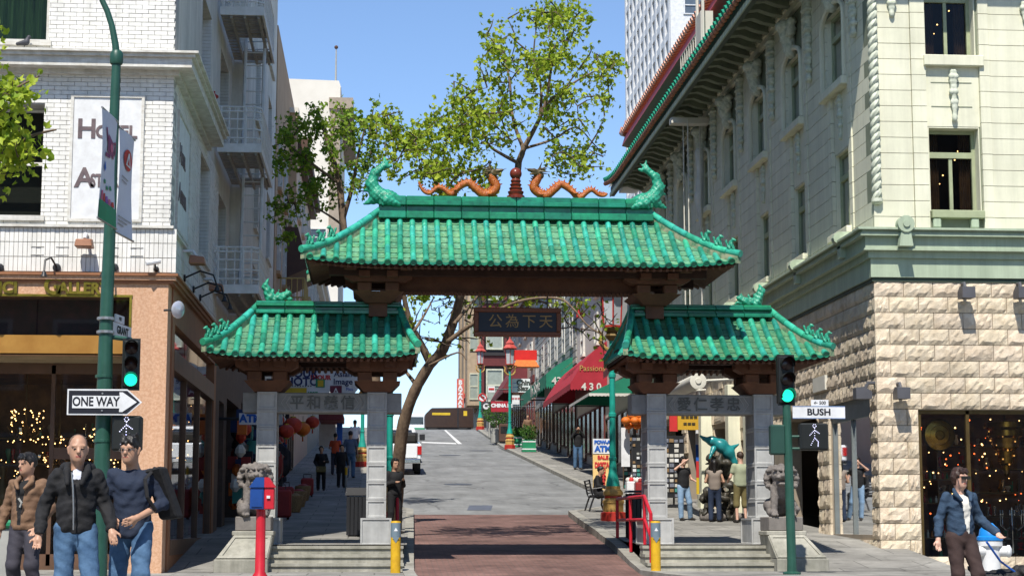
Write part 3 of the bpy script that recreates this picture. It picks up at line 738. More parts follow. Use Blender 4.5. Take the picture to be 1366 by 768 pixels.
stuff(b.build('dentil_row', m_brown, gate))
# hanging board
sx0, sx1 = W(632, 430, 33.3).x, W(748, 430, 33.3).x; sz1, sz0 = W(690, 411, 33.3).z, W(690, 449, 33.3).z
m_frame = M('carved_brown_frame', (.20, .06, .02), (.10, .03, .012), rough=.5, sc=30)
m_navy = M('dark_navy_board', (.012, .018, .03), rough=.5)
bd = B1('name_board', m_navy, gate, sx0 + .08, sx1 - .08, 33.24, 33.34, sz0 + .08, sz1 - .08)
for a in ((sx0, sx1, sz0, sz0 + .085), (sx0, sx1, sz1 - .085, sz1)): B1('board_frame', m_frame, bd, a[0], a[1], 33.2, 33.36, a[2], a[3], .012)
for a in ((sx0, sx0 + .085), (sx1 - .085, sx1)): B1('board_frame', m_frame, bd, a[0], a[1], 33.202, 33.358, sz0 + .086, sz1 - .086, .012)
for i, ch in enumerate('公為下天'): text(ch, .27, m_gold, (sx0 + .40 + i * .315, 33.232, (sz0 + sz1) / 2), bd, name='gilt_character')
for x in (sx0 + .25, sx1 - .25): MB().tube([(x, 33.3, sz1 - .01), (x, 33.3, 5.1)], .015, 6).build('hanger', m_iron, bd)
# steps and lion plinths
for side, (xa, xb_, dx) in enumerate((( -1.85, .50, -1), (4.78, 7.05, 1))):
    for k in range(3):
        z0 = .147 * k; e0 = xa - (.12 * (2 - k) if side == 0 else 0.0); e1 = xb_ + (.12 * (2 - k) if side == 1 else 0)
        s = MB(); y0 = 31.6 + .29 * k
        s.box(e0, e1, y0 + .03, 32.55, z0 - (.02 if k == 0 else .0) + .001, z0 + .095); s.box(e0 - .01, e1 + .01, y0, 32.55 - .002 * k, z0 + .095, z0 + .147 - .002 * (k == 2))
        s.build('step', m_step, gate)
    xc_ = GX + dx * 4.72
    pl = MB(); o = dx
    # sloped cheek that flares away from the gate centre
    def Q(x0, x1, y0, y1, z): x0, x1 = (x0, x1) if o > 0 else (-x1, -x0); return [(xc_ + x0, y0, z), (xc_ + x1, y0, z), (xc_ + x1, y1, z), (xc_ + x0, y1, z)]
    pl.hexa(Q(-.30, .62, 31.35, 32.6, -.01), Q(-.30, .62, 31.35, 32.6, .22)); pl.hexa(Q(-.30, .60, 31.37, 32.6, .221), Q(-.34, .33, 31.9, 32.6, .62)); pl.hexa(Q(-.36, .36, 31.88, 32.6, .621), Q(-.36, .36, 31.88, 32.6, .70))
    cheek = pl.build('stair_cheek', m_step, gate, bevel=.012)
    # raised frame on the slope
    a, b_, c_, d_ = [Vector(q) for q in (Q(-.30, .60, 31.37, 32.6, .221)[0], Q(-.30, .60, 31.37, 32.6, .221)[1], Q(-.34, .33, 31.9, 32.6, .62)[1], Q(-.34, .33, 31.9, 32.6, .62)[0])]
    nrm = (b_ - a).cross(d_ - a).normalized()
    def pt(u, w_): return (a.lerp(b_, u)).lerp(d_.lerp(c_, u), w_)
    for u0, u1, w0, w1 in ((.02, .98, .02, .12), (.02, .98, .88, .98), (.02, .1, .125, .875), (.9, .98, .125, .875)):
        q = [pt(u0, w0), pt(u1, w0), pt(u1, w1), pt(u0, w1)]; MB().hexa([p - nrm * .01 for p in q], [p + nrm * .02 for p in q]).build('panel_frame', m_step, cheek)

# guardian lions
m_lion = M('dark_lion_stone', (.21, .185, .165), (.11, .098, .088), rough=.85, sc=12, bump=.6, bsc=50)
m_plinth = M('lion_plinth_stone', (.20, .18, .16), (.15, .135, .12), rough=.85, sc=6, bump=.2)
m_lit_eye = M('green_eye', (.1, .5, .2), rough=.3)
def lion(x, y, z, turn, label, with_ball, m):
    t = thing('stone_lion', label, 'statue', (x, y, z), 'lions guarding the gate')
    B1('plinth', m_plinth, t, x - .31, x + .31, y - .33, y + .42, z + .001, z + .25, .015)
    Zb = z + .25
    f = SDF(.016); c, s_ = math.cos(turn), math.sin(turn)
    def q(a, b, h): return (x + a * c - b * s_, y + a * s_ + b * c, Zb + h)
    f.cap(q(0, .2, .2), q(0, .02, .48), .2, .17, .08); f.cap(q(0, -.02, .42), q(0, -.1, .58), .17, .17, .06)          # trunk, chest
    f.ell(q(0, -.13, .74), (.19, .18, .17), .03); f.ell(q(0, -.29, .70), (.13, .10, .075), .03); f.ell(q(0, -.28, .585), (.11, .09, .04), .02)  # skull, muzzle, jaw
    f.ell(q(0, -.38, .635), (.10, .10, .028), .012, neg=True); f.ell(q(0, -.39, .725), (.05, .03, .032), .01)
    for a in (-1, 1):
        f.cap(q(a * .13, -.1, .5), q(a * .16, -.2, .08), .08, .058, .03); f.cap(q(a * .16, -.2, .06), q(a * .16, -.3, .05), .075, .06, .02)
        f.cap(q(a * .17, .22, .2), q(a * .2, .02, .18), .14, .1, .04); f.cap(q(a * .2, .02, .1), q(a * .2, -.12, .05), .08, .06, .03)
        f.ell(q(a * .085, -.315, .775), (.036, .03, .03), .006); f.cap(q(a * .04, -.32, .83), q(a * .15, -.27, .85), .03, .03, .01); f.ell(q(a * .09, -.36, .70), (.04, .04, .035), .01)
        f.cap(q(a * .17, -.12, .84), q(a * .25, -.12, .82), .045, .03, .015)
        for i in range(6): an = R(-60 + 32 * i); f.ell(q(a * (.10 + .17 * math.cos(an * .6)), -.06 + .02 * (i % 2), .55 + .065 * i), (.06, .06, .05), .008)
        for i in range(4): f.ell(q(a * (.16 + .03 * (i % 2)), .06 + .02 * i, .52 + .09 * i), (.07, .07, .06), .008)
        for i in range(3): f.ell(q(a * (.115 + .045 * i), -.35, .03), (.022, .04, .03), .006)
    for i in range(7):
        an = math.pi * i / 6
        for y_, r_ in ((-.06, .20), (.05, .2)): f.ell(q(r_ * math.cos(an), y_, .74 + .17 * math.sin(an)), (.055, .06, .05), .008)
    f.cap(q(0, .36, .15), q(0, .42, .45), .06, .09, .04)
    if with_ball: f.ell(q(-.2 * m, -.26, .12), (.12, .12, .12), .015)
    else: f.cap(q(-.2 * m, -.2, .08), q(-.25 * m, -.3, .14), .07, .05, .02)
    f.build('lion_figure', m_lion, t, noise=lambda X, Y, Z: .003 * np.sin(75 * X) * np.sin(70 * Z + 3 * np.sin(20 * Y)))
    return t
lion(GX + 4.72, 32.26, .70, R(-6), 'seated dark stone lion on the plinth beside the shop wall with a paw raised', False, -1)
lion(GX - 4.72, 32.26, .70, R(6), 'seated dark stone lion with a ball, behind the blue and red alarm box', True, 1)
# ================================================================== stone and pale green corner building (right)
m_pale = M('pale_green_masonry', (.69, .675, .52), (.63, .62, .465), rough=.75, sc=1.3, bump=.05, rnd=.035)
m_palej = M('pale_green_joint', (.22, .245, .17), rough=.9)
m_orn = M('pale_ornament', (.62, .64, .52), (.40, .43, .33), rough=.7, sc=10)
m_corn = M('cornice_green', (.40, .47, .34), (.34, .41, .29), rough=.6, sc=1.5)
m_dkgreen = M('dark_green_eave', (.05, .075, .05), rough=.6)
m_soff = M('grey_green_soffit', (.22, .25, .17), (.15, .17, .12), rough=.8, sc=2)
m_stone = M('rock_faced_stone', (.66, .565, .43), (.51, .415, .295), rough=.9, sc=5, bump=.5, bsc=35, rnd=.09)
m_mort = M('stone_mortar', (.30, .25, .19), rough=.95)
m_bronze = M('bronze_frame', (.15, .10, .035), (.09, .06, .022), rough=.4, metal=.5)
m_wood = M('window_frame_green', (.36, .40, .24), rough=.55)
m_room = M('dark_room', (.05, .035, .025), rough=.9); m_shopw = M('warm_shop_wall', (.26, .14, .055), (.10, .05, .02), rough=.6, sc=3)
m_roomw = M('warm_room', (.14, .075, .03), (.06, .03, .015), rough=.8, sc=4)
m_glass = glass('shop_glass', (.86, .86, .84), .015)
m_wglass = glass('window_glass', (.6, .6, .58), .0, .03, .45)
m_bulb = M('lit_warm_bulb', (1, .56, .2), emit=4.5); m_bulbr = M('lit_red_bulb', (1, .14, .03), emit=3.)
m_lamp = M('grey_lamp_housing', (.09, .09, .10), rough=.5)
grime(m_pale, streak=.10, blot=.06); grime(m_stone, streak=.16, blot=.12); grime(m_corn, streak=.18)
RX, RV = 9.94, 35.0
RB = thing('corner_building', 'corner building with rough cream stone ground floor, pale green upper storeys and bracketed eaves', 'building', (RX, RV, 0))
ROOM = thing  # alias kept short
class Fac:
    """facade frame: u runs along the wall, o outwards"""
    def __init__(s, kind, base): s.k = kind; s.b = base
    def P(s, u, o, z):
        return Vector((u, s.b - o, z)) if s.k == 'S' else (Vector((s.b - o, u, z)) if s.k == 'W' else Vector((s.b + o, u, z)))
    def box(s, mb, u0, u1, o0, o1, z0, z1, mi=0):
        a, b = s.P(u0, o0, z0), s.P(u1, o1, z1)
        return mb.box(min(a.x, b.x), max(a.x, b.x), min(a.y, b.y), max(a.y, b.y), z0, z1, mi)
    def one(s, name, mat, par, u0, u1, o0, o1, z0, z1, bevel=0.): return s.box(MB(), u0, u1, o0, o1, z0, z1).build(name, mat, par, bevel=bevel)
    def rz(s): return {'S': 0, 'W': R(-90), 'E': R(90)}[s.k]
UNIT = MB().box(-.5, .5, -.5, .5, -.5, .5).mesh('unit_block', m_pale)
def unit(name, par, fac, u0, u1, o0, o1, z0, z1, me=None):
    a, b = fac.P(u0, o0, z0), fac.P(u1, o1, z1); c = (a + b) / 2; d = b - a
    return put(name, me or UNIT, par, c, (0, 0, 0), (abs(d.x), abs(d.y), abs(d.z)))
def wall_core(name, mat, par, fac, us, zs, openings, o0, o1):
    """wall made of cells between the grid lines, leaving the openings out"""
    b = MB(); ulo, uhi, zlo, zhi = min(us), max(us), min(zs), max(zs)
    us = sorted(set(q for q in us + [q for o in openings for q in o[:2]] if ulo <= q <= uhi)); zs = sorted(set(q for q in zs + [q for o in openings for q in o[2:4]] if zlo <= q <= zhi))
    for i in range(len(us) - 1):
        z_run = None
        for j in range(len(zs) - 1):
            uc, zc = (us[i] + us[i + 1]) / 2, (zs[j] + zs[j + 1]) / 2
            solid = not any(o[0] < uc < o[1] and o[2] < zc < o[3] for o in openings)
            if solid and z_run is None: z_run = zs[j]
            if z_run is not None and (not solid or j == len(zs) - 2):
                fac.box(b, us[i], us[i + 1], o0, o1, z_run, zs[j + 1] if solid else zs[j]); z_run = None
    return b.build(name, mat, par)
S, G_ = Fac('S', RV), Fac('W', RX)
# openings
bush_win = [(11.12, 12.17, 7.08, 8.80), (11.10, 12.15, 10.28, 12.1)]
lowW = [(36.75 + 3.9 * i, 38.10 + 3.9 * i, 7.03, 8.80) for i in range(8)]
uppW = [(36.95 + 3.9 * i, 38.55 + 3.9 * i, 10.28, 12.0) for i in range(8)]
shopS = [(10.72, 15.5, .05, 3.06)]
shopW = [(35.55, 38.9, .61, 3.5), (39.9, 43.5, .5, 3.3), (44.6, 48.2, .7, 3.4), (49.0, 52.4, 1.0, 3.6), (53.2, 57, 1.2, 3.9), (57.8, 62, 1.4, 4.2)]
wall_core('wall_core', m_palej, RB, S, [RX, 24], [5.68, 13.5], bush_win, -.45, -.06)
wall_core('wall_core', m_palej, RB, G_, [RV + .46, 66], [5.68, 13.5], lowW + uppW, -.45, -.06)
wall_core('stone_backing', m_mort, RB, S, [RX, 24], [-.3, 5.68], shopS, -.45, -.02)
wall_core('stone_backing', m_mort, RB, G_, [RV + .46, 66], [-.3, 5.68], shopW, -.45, -.02)
B1('roof_slab', m_soff, RB, RX - .1, 24, RV - .1, 66, 13.5, 13.75)
B1('floor_slab', m_room, RB, RX + .46, 23.9, RV + .46, 65.9, 5.72, 5.9)
B1('floor_slab', m_room, RB, RX + .46, 23.9, RV + .46, 65.9, 9.5, 9.7)
B1('end_wall', m_pale, RB, RX + .46, 24, 65.6, 66, -.3, 13.5)
# masonry courses of the upper floors
zc = [6.62 + .325 * i for i in range(22)]
def course(fac, u0, u1, o1, openings):
    for a, b in zip(zc, zc[1:]):
        b = min(b, 13.45)
        segs = [(u0, u1)]
        for (p, q, c, d) in openings:
            if c < b - .02 and d > a + .02:
                ns = []
                for s0, s1 in segs:
                    if q <= s0 or p >= s1: ns.append((s0, s1)); continue
                    if p > s0: ns.append((s0, p))
                    if q < s1: ns.append((q, s1))
                segs = ns
        for s0, s1 in segs:
            if s1 - s0 > .03: unit('masonry_course', RB, fac, s0 + .006, s1 - .006, -.055, o1 + random.uniform(-.002, .002), a + .006, b - .006)
for u0, u1, o in ((RX - .0, 10.78, 0), (10.78, 11.09, .03), (12.2, 12.42, .03), (12.42, 17.5, 0)): course(S, u0, u1, o, bush_win)
for i in range(-1, 7):
    a = 38.12 + 3.9 * i
    if i == -1: course(G_, RV + .07, 36.45, .0, []); course(G_, 36.45, 36.72, .03, lowW + uppW)
    else:
        course(G_, a, a + .28, .03, lowW + uppW); course(G_, a + .28, a + 2.20, .0, lowW + uppW); course(G_, a + 2.20, a + 2.51, .03, lowW + uppW)
# spandrels between window rows
def window(fac, op, par, arch=False, deep=.3, trans=True, curtain=False):
    u0, u1, z0, z1 = op; w_ = thing if False else None
    fm = MB(); t = .07; u0 += .013; u1 -= .013; z1 -= .013
    fac.box(fm, u0, u0 + t, -deep - .08, -deep, z0, z1); fac.box(fm, u1 - t, u1, -deep - .08, -deep, z0, z1)
    fac.box(fm, u0 + t, u1 - t, -deep - .08, -deep, z0, z0 + t); fac.box(fm, u0 + t, u1 - t, -deep - .08, -deep, z1 - t, z1)
    um = (u0 + u1) / 2; zt = z1 - (z1 - z0) * .30
    fac.box(fm, um - .035, um + .035, -deep - .07, -deep - .01, z0 + t, (zt - .06) if trans else z1 - t)
    if trans: fac.box(fm, u0 + t, u1 - t, -deep - .075, -deep + .01, zt - .06, zt + .06)
    wd = fm.build('window', m_wood, par)
    panes = [(u0 + t, um - .035, z0 + t, zt - .06), (um + .035, u1 - t, z0 + t, zt - .06), (u0 + t, u1 - t, zt + .06, z1 - t)] if trans else [(u0 + t, um - .035, z0 + t, z1 - t), (um + .035, u1 - t, z0 + t, z1 - t)]
    for p in panes:
        q = [fac.P(p[0], -deep - .045, p[2]), fac.P(p[1], -deep - .045, p[2]), fac.P(p[1], -deep - .045, p[3]), fac.P(p[0], -deep - .045, p[3])]
        MB().add(q, [(0, 1, 2, 3)]).build('pane', m_wglass, wd)
    u0 -= .013; u1 += .013; z1 += .013
    # reveals and the dark room behind
    rv = MB(); fac.box(rv, u0 - .01, u0 + .012, -deep - .2, -.052, z0 + .001, z1 - .014); fac.box(rv, u1 - .012, u1 + .01, -deep - .2, -.052, z0 + .001, z1 - .014); fac.box(rv, u0 - .008, u1 + .008, -deep - .2, -.052, z1 - .012, z1 + .01)
    rv.build('reveal', m_pale, wd)
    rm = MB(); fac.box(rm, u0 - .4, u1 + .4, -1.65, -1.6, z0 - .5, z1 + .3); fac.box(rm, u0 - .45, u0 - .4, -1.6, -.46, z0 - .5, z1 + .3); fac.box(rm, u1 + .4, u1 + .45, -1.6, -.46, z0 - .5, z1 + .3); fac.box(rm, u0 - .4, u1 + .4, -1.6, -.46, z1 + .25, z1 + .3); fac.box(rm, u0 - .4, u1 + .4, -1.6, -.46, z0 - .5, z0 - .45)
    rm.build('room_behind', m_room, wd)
    return wd
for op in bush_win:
    wd = window(S, op, RB)
    for k in range(7): p = (op[0] + .15 + (k * .37) % .75, RV + .7 + .1 * k, op[2] + .35 + (k * .53) % 1.2); MB().sphere(p, .012 + .004 * (k % 3), 6, 4).build('room_lamp', m_bulb, wd)
    for s_ in (0, 1): b = MB(); n = 14; x0 = op[0] + .09 if s_ == 0 else op[1] - .31; P0 = [(x0 + .22 * i / n, RV + .45 + .025 * math.sin(i * 2.1), op[2]) for i in range(n + 1)]; b.add(P0 + [(q[0], q[1], op[3]) for q in P0], [(i, i + 1, i + n + 2, i + n + 1) for i in range(n)]); b.build('curtain', m_roomw, wd)
for op in lowW[:7]: window(G_, op, RB, deep=.14)
for op in uppW[:7]: window(G_, op, RB, deep=.14)
def drop_orn(fac, u, ztop, h, w_, out, name='carved_drop', par=None):
    s = SDF(.022); n = max(4, int(h / .09))
    for i in range(n):
        t = i / (n - 1); r = w_ * (.55 + .45 * math.sin(i * 1.9) ** 2) * (1 - .45 * t)
        for k in (-1, 1):
            p = fac.P(u + k * r * .6 * random.uniform(.5, 1.), out, ztop - h * t); s.ell(p, (r * .62, r * .62, .065), .03)
    p = fac.P(u, out, ztop - h - .03); s.ell(p, (w_ * .35, w_ * .35, .08), .03)
    return s.mesh(name, m_orn)
def cartouche(fac, u, z, par):
    s = SDF(.03); s.cap(fac.P(u, .05, z), fac.P(u, .14, z + .42), .16, .19, .06); s.ell(fac.P(u, .16, z + .62), (.26, .26, .17), .06)
    for k in (-1, 1): s.ell(fac.P(u + k * .22, .1, z + .5), (.14, .14, .2), .04); s.ell(fac.P(u + k * .3, .08, z + .68), (.12, .12, .1), .04)
    put('cartouche', s.mesh('cartouche', m_orn, noise=lambda X, Y, Z: .025 * np.sin(38 * X) * np.sin(38 * Z) * np.cos(30 * Y)), par)
random.seed(3)
for i in range(8):
    u = 36.95 + 3.9 * i
    if i < 7:
        o0 = .12
        # upper sill, lower sill, spandrel panel with pendant
        G_.one('window_sill', m_pale, RB, u - .25, u + 1.75, -.3, .16, 10.10, 10.28, .015); G_.one('window_sill', m_pale, RB, u - .35, u + 1.30, -.3, .14, 6.88, 7.03, .015)
        G_.one('spandrel_panel', m_pale, RB, u - .18, u + 1.15, -.20, -.045, 8.82, 10.1)
        put('carved_drop', drop_orn(G_, u + .55, 10.0, .85, .16, -.02), RB)
        # arched hood of the upper window
        hb = MB(); n = 8
        for k in range(n + 1):
            pass
        A = [G_.P(u + .8 + math.cos(math.pi * k / 10) * -.95, .04, 11.72 + math.sin(math.pi * k / 10) * .42) for k in range(11)]
        hb.tube([G_.P(u - .15, .04, 10.3)] + A + [G_.P(u + 1.75, .04, 10.3)], .06, 6); hb.build('window_hood', m_pale, RB, True)
        cartouche(G_, u + .8, 12.1, RB)
    put('carved_drop', drop_orn(G_, u - .95, 13.0, 2.0, .25, .06), RB)
    # bracket on the cornice
    s = MB(); uc = 36.45 + 3.98 * i; q = lambda a, b, c: G_.P(uc + a, b, c)
    s.prism([(-.1, 6.30), (.1, 6.30), (.13, 6.62), (.09, 6.85), (-.09, 6.85), (-.13, 6.62)], 0, .34, mx=Matrix.Translation((RX - .36, uc, 0)) @ Matrix.Rotation(R(-90), 4, 'Z'))
    s.tube([q(-.1, .36, 6.72), q(.1, .36, 6.72)], .13, 10); s.build('cornice_bracket', m_corn, RB)
# bush side ornaments
put('carved_drop', drop_orn(S, 11.66, 9.95, .95, .12, .02), RB); put('carved_drop', drop_orn(S, W(1188, 0, 35).x, 11.45, .3, .13, .05), RB); put('carved_drop', drop_orn(S, W(1366, 20, 35).x, 11.4, .3, .13, .05), RB)
S.one('window_sill', m_pale, RB, 11.04, 12.28, -.3, .1, 10.06, 10.28, .012); S.one('window_sill', m_wood, RB, 11.12, 12.2, -.3, .09, 6.92, 7.08, .012)
S.one('spandrel_panel', m_pale, RB, 11.1, 12.2, -.2, -.045, 8.82, 10.06)
for x in (11.22, 12.0): S.one('sill_bracket', m_corn, RB, x - .08, x + .08, -.06, .07, 6.72, 6.92, .02)
for z in (9.22, 9.72): S.one('panel_groove', m_palej, RB, 11.2, 12.05, -.044, -.038, z, z + .02)
# rope moulding at the corner
rp = MB(); ux = RX + .06; n = 150
for k in range(2):
    rp.tube([(ux + .045 * math.cos(i * .75 + k * math.pi), RV - .03 + .045 * math.sin(i * .75 + k * math.pi), 7.3 + i * (13.3 - 7.3) / n) for i in range(n + 1)], .062, 6)
rp.lathe((ux, RV - .03, 7.18), [(.06, 0), (.12, .05), (.12, .12)], 10); rp.build('rope_moulding', m_orn, RB, True)
# cornice between stone and masonry
for fac, u0, u1 in ((S, RX - .02, 24), (G_, RV + .052, 66)):
    cb = MB(); e = 1 if fac is S else 0
    for o1, z0, z1 in ((.10, 5.70, 6.08), (.16, 6.08, 6.22), (.27, 6.22, 6.26), (.24, 6.26, 6.50), (.36, 6.50, 6.56), (.33, 6.56, 6.615), (.42, 6.615, 6.66)):
        fac.box(cb, u0 - o1 * e, u1, -.05, o1, z0 + .001, z1)
    cb.build('cornice', m_corn, RB)
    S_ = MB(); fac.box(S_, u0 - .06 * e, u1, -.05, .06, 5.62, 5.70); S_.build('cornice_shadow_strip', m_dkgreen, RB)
s = MB(); q = W(1208, 325, 34.6); s.prism([(q.x - .14, 6.28), (q.x + .14, 6.28), (q.x + .1, 6.55), (q.x + .06, 6.66), (q.x - .06, 6.66), (q.x - .1, 6.55)], RV - .47, RV - .3); s.tube([(q.x, RV - .50, 6.72), (q.x, RV - .3, 6.72)], .17, 14); s.tube([(q.x, RV - .53, 6.72), (q.x, RV - .5, 6.72)], [.07, .07], 10); s.build('cornice_bracket', m_corn, RB, True)
# rock-faced blocks
def rock(w_, h_, seed):
    rg = random.Random(seed); nx, nz = 8, 4; b = MB(); vs = []; H = {}
    for j in range(nz + 1):
        for i in range(nx + 1):
            e = min(i, nx - i, j * 1.0, (nz - j) * 1.0)
            d = 0.03 if e == 0 else (.03 + rg.random() * .032 + (.012 if j <= 2 else 0))
            vs.append((-w_ / 2 + w_ * i / nx + (rg.uniform(-.015, .015) if 0 < i < nx else 0), -d, -h_ / 2 + h_ * j / nz + (rg.uniform(-.02, .02) if 0 < j < nz else 0)))
    k = nx + 1; fs = [(j * k + i, j * k + i + 1, (j + 1) * k + i + 1, (j + 1) * k + i) for j in range(nz) for i in range(nx)]
    n0 = len(vs)
    c = [(-w_ / 2, .03, -h_ / 2), (w_ / 2, .03, -h_ / 2), (w_ / 2, .03, h_ / 2), (-w_ / 2, .03, h_ / 2)]; vs += c
    bot = list(range(0, k)); top = list(range(nz * k, nz * k + k)); lf = [j * k for j in range(nz + 1)]; rt = [j * k + nx for j in range(nz + 1)]
    fs += [tuple(bot[::-1] + [n0, n0 + 1][::1]), tuple(top + [n0 + 2, n0 + 3]), tuple(lf + [n0 + 3, n0]), tuple(rt[::-1] + [n0 + 1, n0 + 2])]
    b.add(vs, fs); return b.mesh('stone_block', m_stone)
RW, RH = .60, .3205
ROCK = {}
def rockm(w_):
    key = round(w_, 2); l = ROCK.setdefault(key, [])
    lim = 12 if abs(w_ - RW) < .02 else 3
    if len(l) < lim: l.append(rock(w_ - .012, RH - .012, len(l) * 31 + int(w_ * 1000)))
    return random.choice(l)
cnt = 0
for r_ in range(18):
    z1 = 5.64 - RH * r_; z0 = z1 - RH; zm = (z0 + z1) / 2
    for fac, ops, u_start, u_end in ((S, shopS, RX - .05, 17.0), (G_, shopW, RV + .0, 44.5)):
        u = u_start + (.3 if (r_ + (fac is G_)) % 2 else 0.0); cuts = []
        edges = [u_start] + [u + RW * k for k in range(0 if u > u_start else 1, int((u_end - u) / RW) + 1)]
        for (p, q_, c, d) in ops:
            if c < zm < d: edges += [p, q_]
        edges = sorted(edges)
        ed = [edges[0]]
        for e in edges[1:]:
            if e - ed[-1] > .1: ed.append(e)
            elif any(abs(e - o[0]) < .01 or abs(e - o[1]) < .01 for o in ops): ed[-1] = e
        for a, b in zip(ed, ed[1:]):
            uc = (a + b) / 2
            if any(p < uc < q_ and c < zm < d for (p, q_, c, d) in ops): continue
            if fac is G_ and uc > 41.3 and zm < 3.2: continue
            o = put('stone_block', rockm(b - a), RB, fac.P(uc, 0.0, zm), (0, 0, fac.rz())); cnt += 1
stuff_far = MB()
for r_ in range(18):
    z1 = 5.64 - RH * r_; zm = z1 - RH / 2; u = 44.5 + (.3 if r_ % 2 else 0)
    while u < 65.5:
        if not any(p - .2 < u < q_ + .2 and c < zm < d for (p, q_, c, d) in shopW): G_.box(stuff_far, u - .29, u + .29, -.02, .03 + random.random() * .05, zm - .153, zm + .153)
        u += RW
stuff(stuff_far.build('far_stone_blocks', m_stone, RB))
# eaves: soffit, dentils, modillions, gutter and coloured tile edge
EX = RX - 1.14
G_.one('frieze', m_pale, RB, RV + .0, 66, -.05, .06, 13.05, 13.2); G_.one('frieze', m_pale, RB, RV, 66, -.05, .12, 13.2, 13.46)
b = MB(); n = 170
for i in range(n): u = 35.2 + i * (66 - 35.2) / n; G_.box(b, u, u + .1, .12, .22, 13.28, 13.44)
stuff(b.build('dentil_row', m_soff, RB))
G_.one('eave_soffit', m_soff, RB, RV - 1.14, 66.6, -.05, 1.10, 13.47, 13.60); G_.one('eave_fascia', m_dkgreen, RB, RV - 1.14, 66.6, 1.02, 1.16, 13.12, 13.47); G_.one('gutter', m_corn, RB, RV - 1.14, 66.6, 1.16, 1.20, 13.10, 13.24)
S.one('eave_soffit', m_soff, RB, RX - 1.05, 24, -.05, 1.10, 13.48, 13.61); S.one('eave_fascia', m_dkgreen, RB, RX - 1.0, 24, 1.02, 1.16, 13.13, 13.475)
MOD = MB(); MOD.prism([(-.9, .19), (-.9, .05), (-.78, 0.0), (-.55, .03), (-.3, -.06), (0.02, -.12), (.02, .19)], -.13, .13); MOD = MOD.mesh('modillion', m_soff)
for i in range(40):
    u = 35.4 + i * .77; put('modillion', MOD, RB, (RX - .12, u, 13.275), (0, 0, 0))
b = MB(); b2 = MB(); nb = 92
for i in range(nb):
    t = i / nb; u = RV - 1.1 + (67.2 - RV + 1.1) * t; lift = 1.0 * max(0, (u - 63.2) / 4) ** 2 * .35
    b.tube([(EX - .24, u, 13.50 + lift), (EX + .35, u, 13.74 + lift)], .1, 8, cap=True)
    b2.sphere((EX - .16, u + .18, 13.40 + lift), .085, 8, 5)
stuff(b.build('eave_tiles', M('matt_green_tile', (.02, .27, .17), rough=.7, spec=.1), RB, True))
m_salmon = M('salmon_tile_ends', (.50, .22, .12), (.38, .14, .08), rough=.5)
stuff(b2.build('eave_tile_ends', m_salmon, RB, True))
b = MB(); b.add([(EX - .08, 33.9, 13.52), (EX - .08, 67, 13.52), (RX - .3, 67, 14.0), (RX - .3, 33.9, 14.0)], [(0, 1, 2, 3)]); b.build('eave_slope', m_tile, RB)
# penthouse with red roof edge
m_red = M('dark_red_paint', (.34, .02, .015), (.27, .015, .012), rough=.5, sc=2)
m_cream = M('cream_render', (.62, .60, .52), (.54, .52, .45), rough=.8, sc=1)
B1('penthouse_wall', m_cream, RB, 9.62, 22, 37, 64.6, 13.75, 14.9)
MB().prism([(9.0, 14.72), (9.16, 14.68), (9.7, 14.5), (9.7, 15.2), (9.12, 15.12)], 36, 65.0).build('red_eave', m_red, RB)
b = MB()
for i in range(88): u = 36.2 + i * .327; b.tube([(8.96, u, 15.2), (9.5, u, 15.42)], .1, 8)
stuff(b.build('red_eave_tiles', m_salmon, RB, True))
MB().prism([(9.2, 15.2), (9.7, 15.2), (9.7, 15.75), (9.5, 15.75)], 36, 64.6).build('parapet', m_cream, RB)
s = SDF(.06); s.cap((9.15, 64.9, 15.2), (9.1, 65.6, 15.35), .16, .12, .1); s.cap((9.1, 65.6, 15.35), (9.1, 65.9, 15.65), .1, .04, .05); s.cap((9.15, 64.6, 15.4), (9.15, 64.5, 15.7), .08, .03, .05); s.cap((9.15, 65.2, 15.4), (9.15, 65.2, 15.75), .08, .03, .05); s.build('roof_corner_dragon', m_salmon, RB)
b = MB(); b.box(9.2, 9.9, 65.8, 67.4, 13.4, 14.3); b.build('corner_parapet', m_cream, RB)
for k in range(3): MB().lathe((9.3 + k * .25, 66.2 + .4 * k, 14.3), [(.09, 0), (.06, .1), (.08, .18), (.02, .32)], 8).build('corner_finial', m_salmon, RB, True)
# roof railing and window-cleaning rig
b = MB()
for i in range(12): u = 48.0 + i * .35; b.tube([(8.98, u, 13.78), (8.98, u, 14.65), (9.3, u, 14.75)], .022, 5)
b.tube([(8.98, 48.0, 14.65), (8.98, 51.85, 14.65)], .022, 5); b.tube([(8.98, 48, 14.25), (8.98, 51.85, 14.25)], .022, 5); b.build('roof_railing', m_cream, RB)
rig = thing('facade_hoist', 'cream steel hoist with hanging ropes and ladder over the green facade', 'hoist', (8.9, 52, 13))
b = MB()
for (x0, y0), (x1, y1) in (((930, 0), (938, 58)), ((937.5, 0), (944, 52))):
    p, q_ = WX(x0, y0, 8.7), WX(x1, y1 - 30, 8.7); q_.y = p.y; b.tube([p + Vector((0, 0, 2)), Vector((p.x, p.y, 13.7))], .045, 6)
b.build('hoist_mast', m_cream, rig)
p = WX(935, 35, 8.72); B1('hoist_box', m_cream, rig, 8.66, 9.0, p.y - .3, p.y + .5, 13.78, 14.6)
p = WX(918, 141, 9.3); b = MB(); b.box(8.75, 9.9, p.y - .2, p.y + .2, 12.75, 12.92); b.build('hoist_arm', m_cream, rig)
b = MB()
for x in (903, 909, 925): t_ = WX(x + 8, 140, 9.2 if x < 920 else 9.7); b.tube([Vector((t_.x, t_.y, 12.8)), Vector((t_.x, t_.y, 7.2))], .022, 5)
b.build('hoist_rope', m_cream, rig)
m_rag = M('white_cloth', (.66, .66, .6), rough=.9); t_ = WX(932, 160, 9.7)
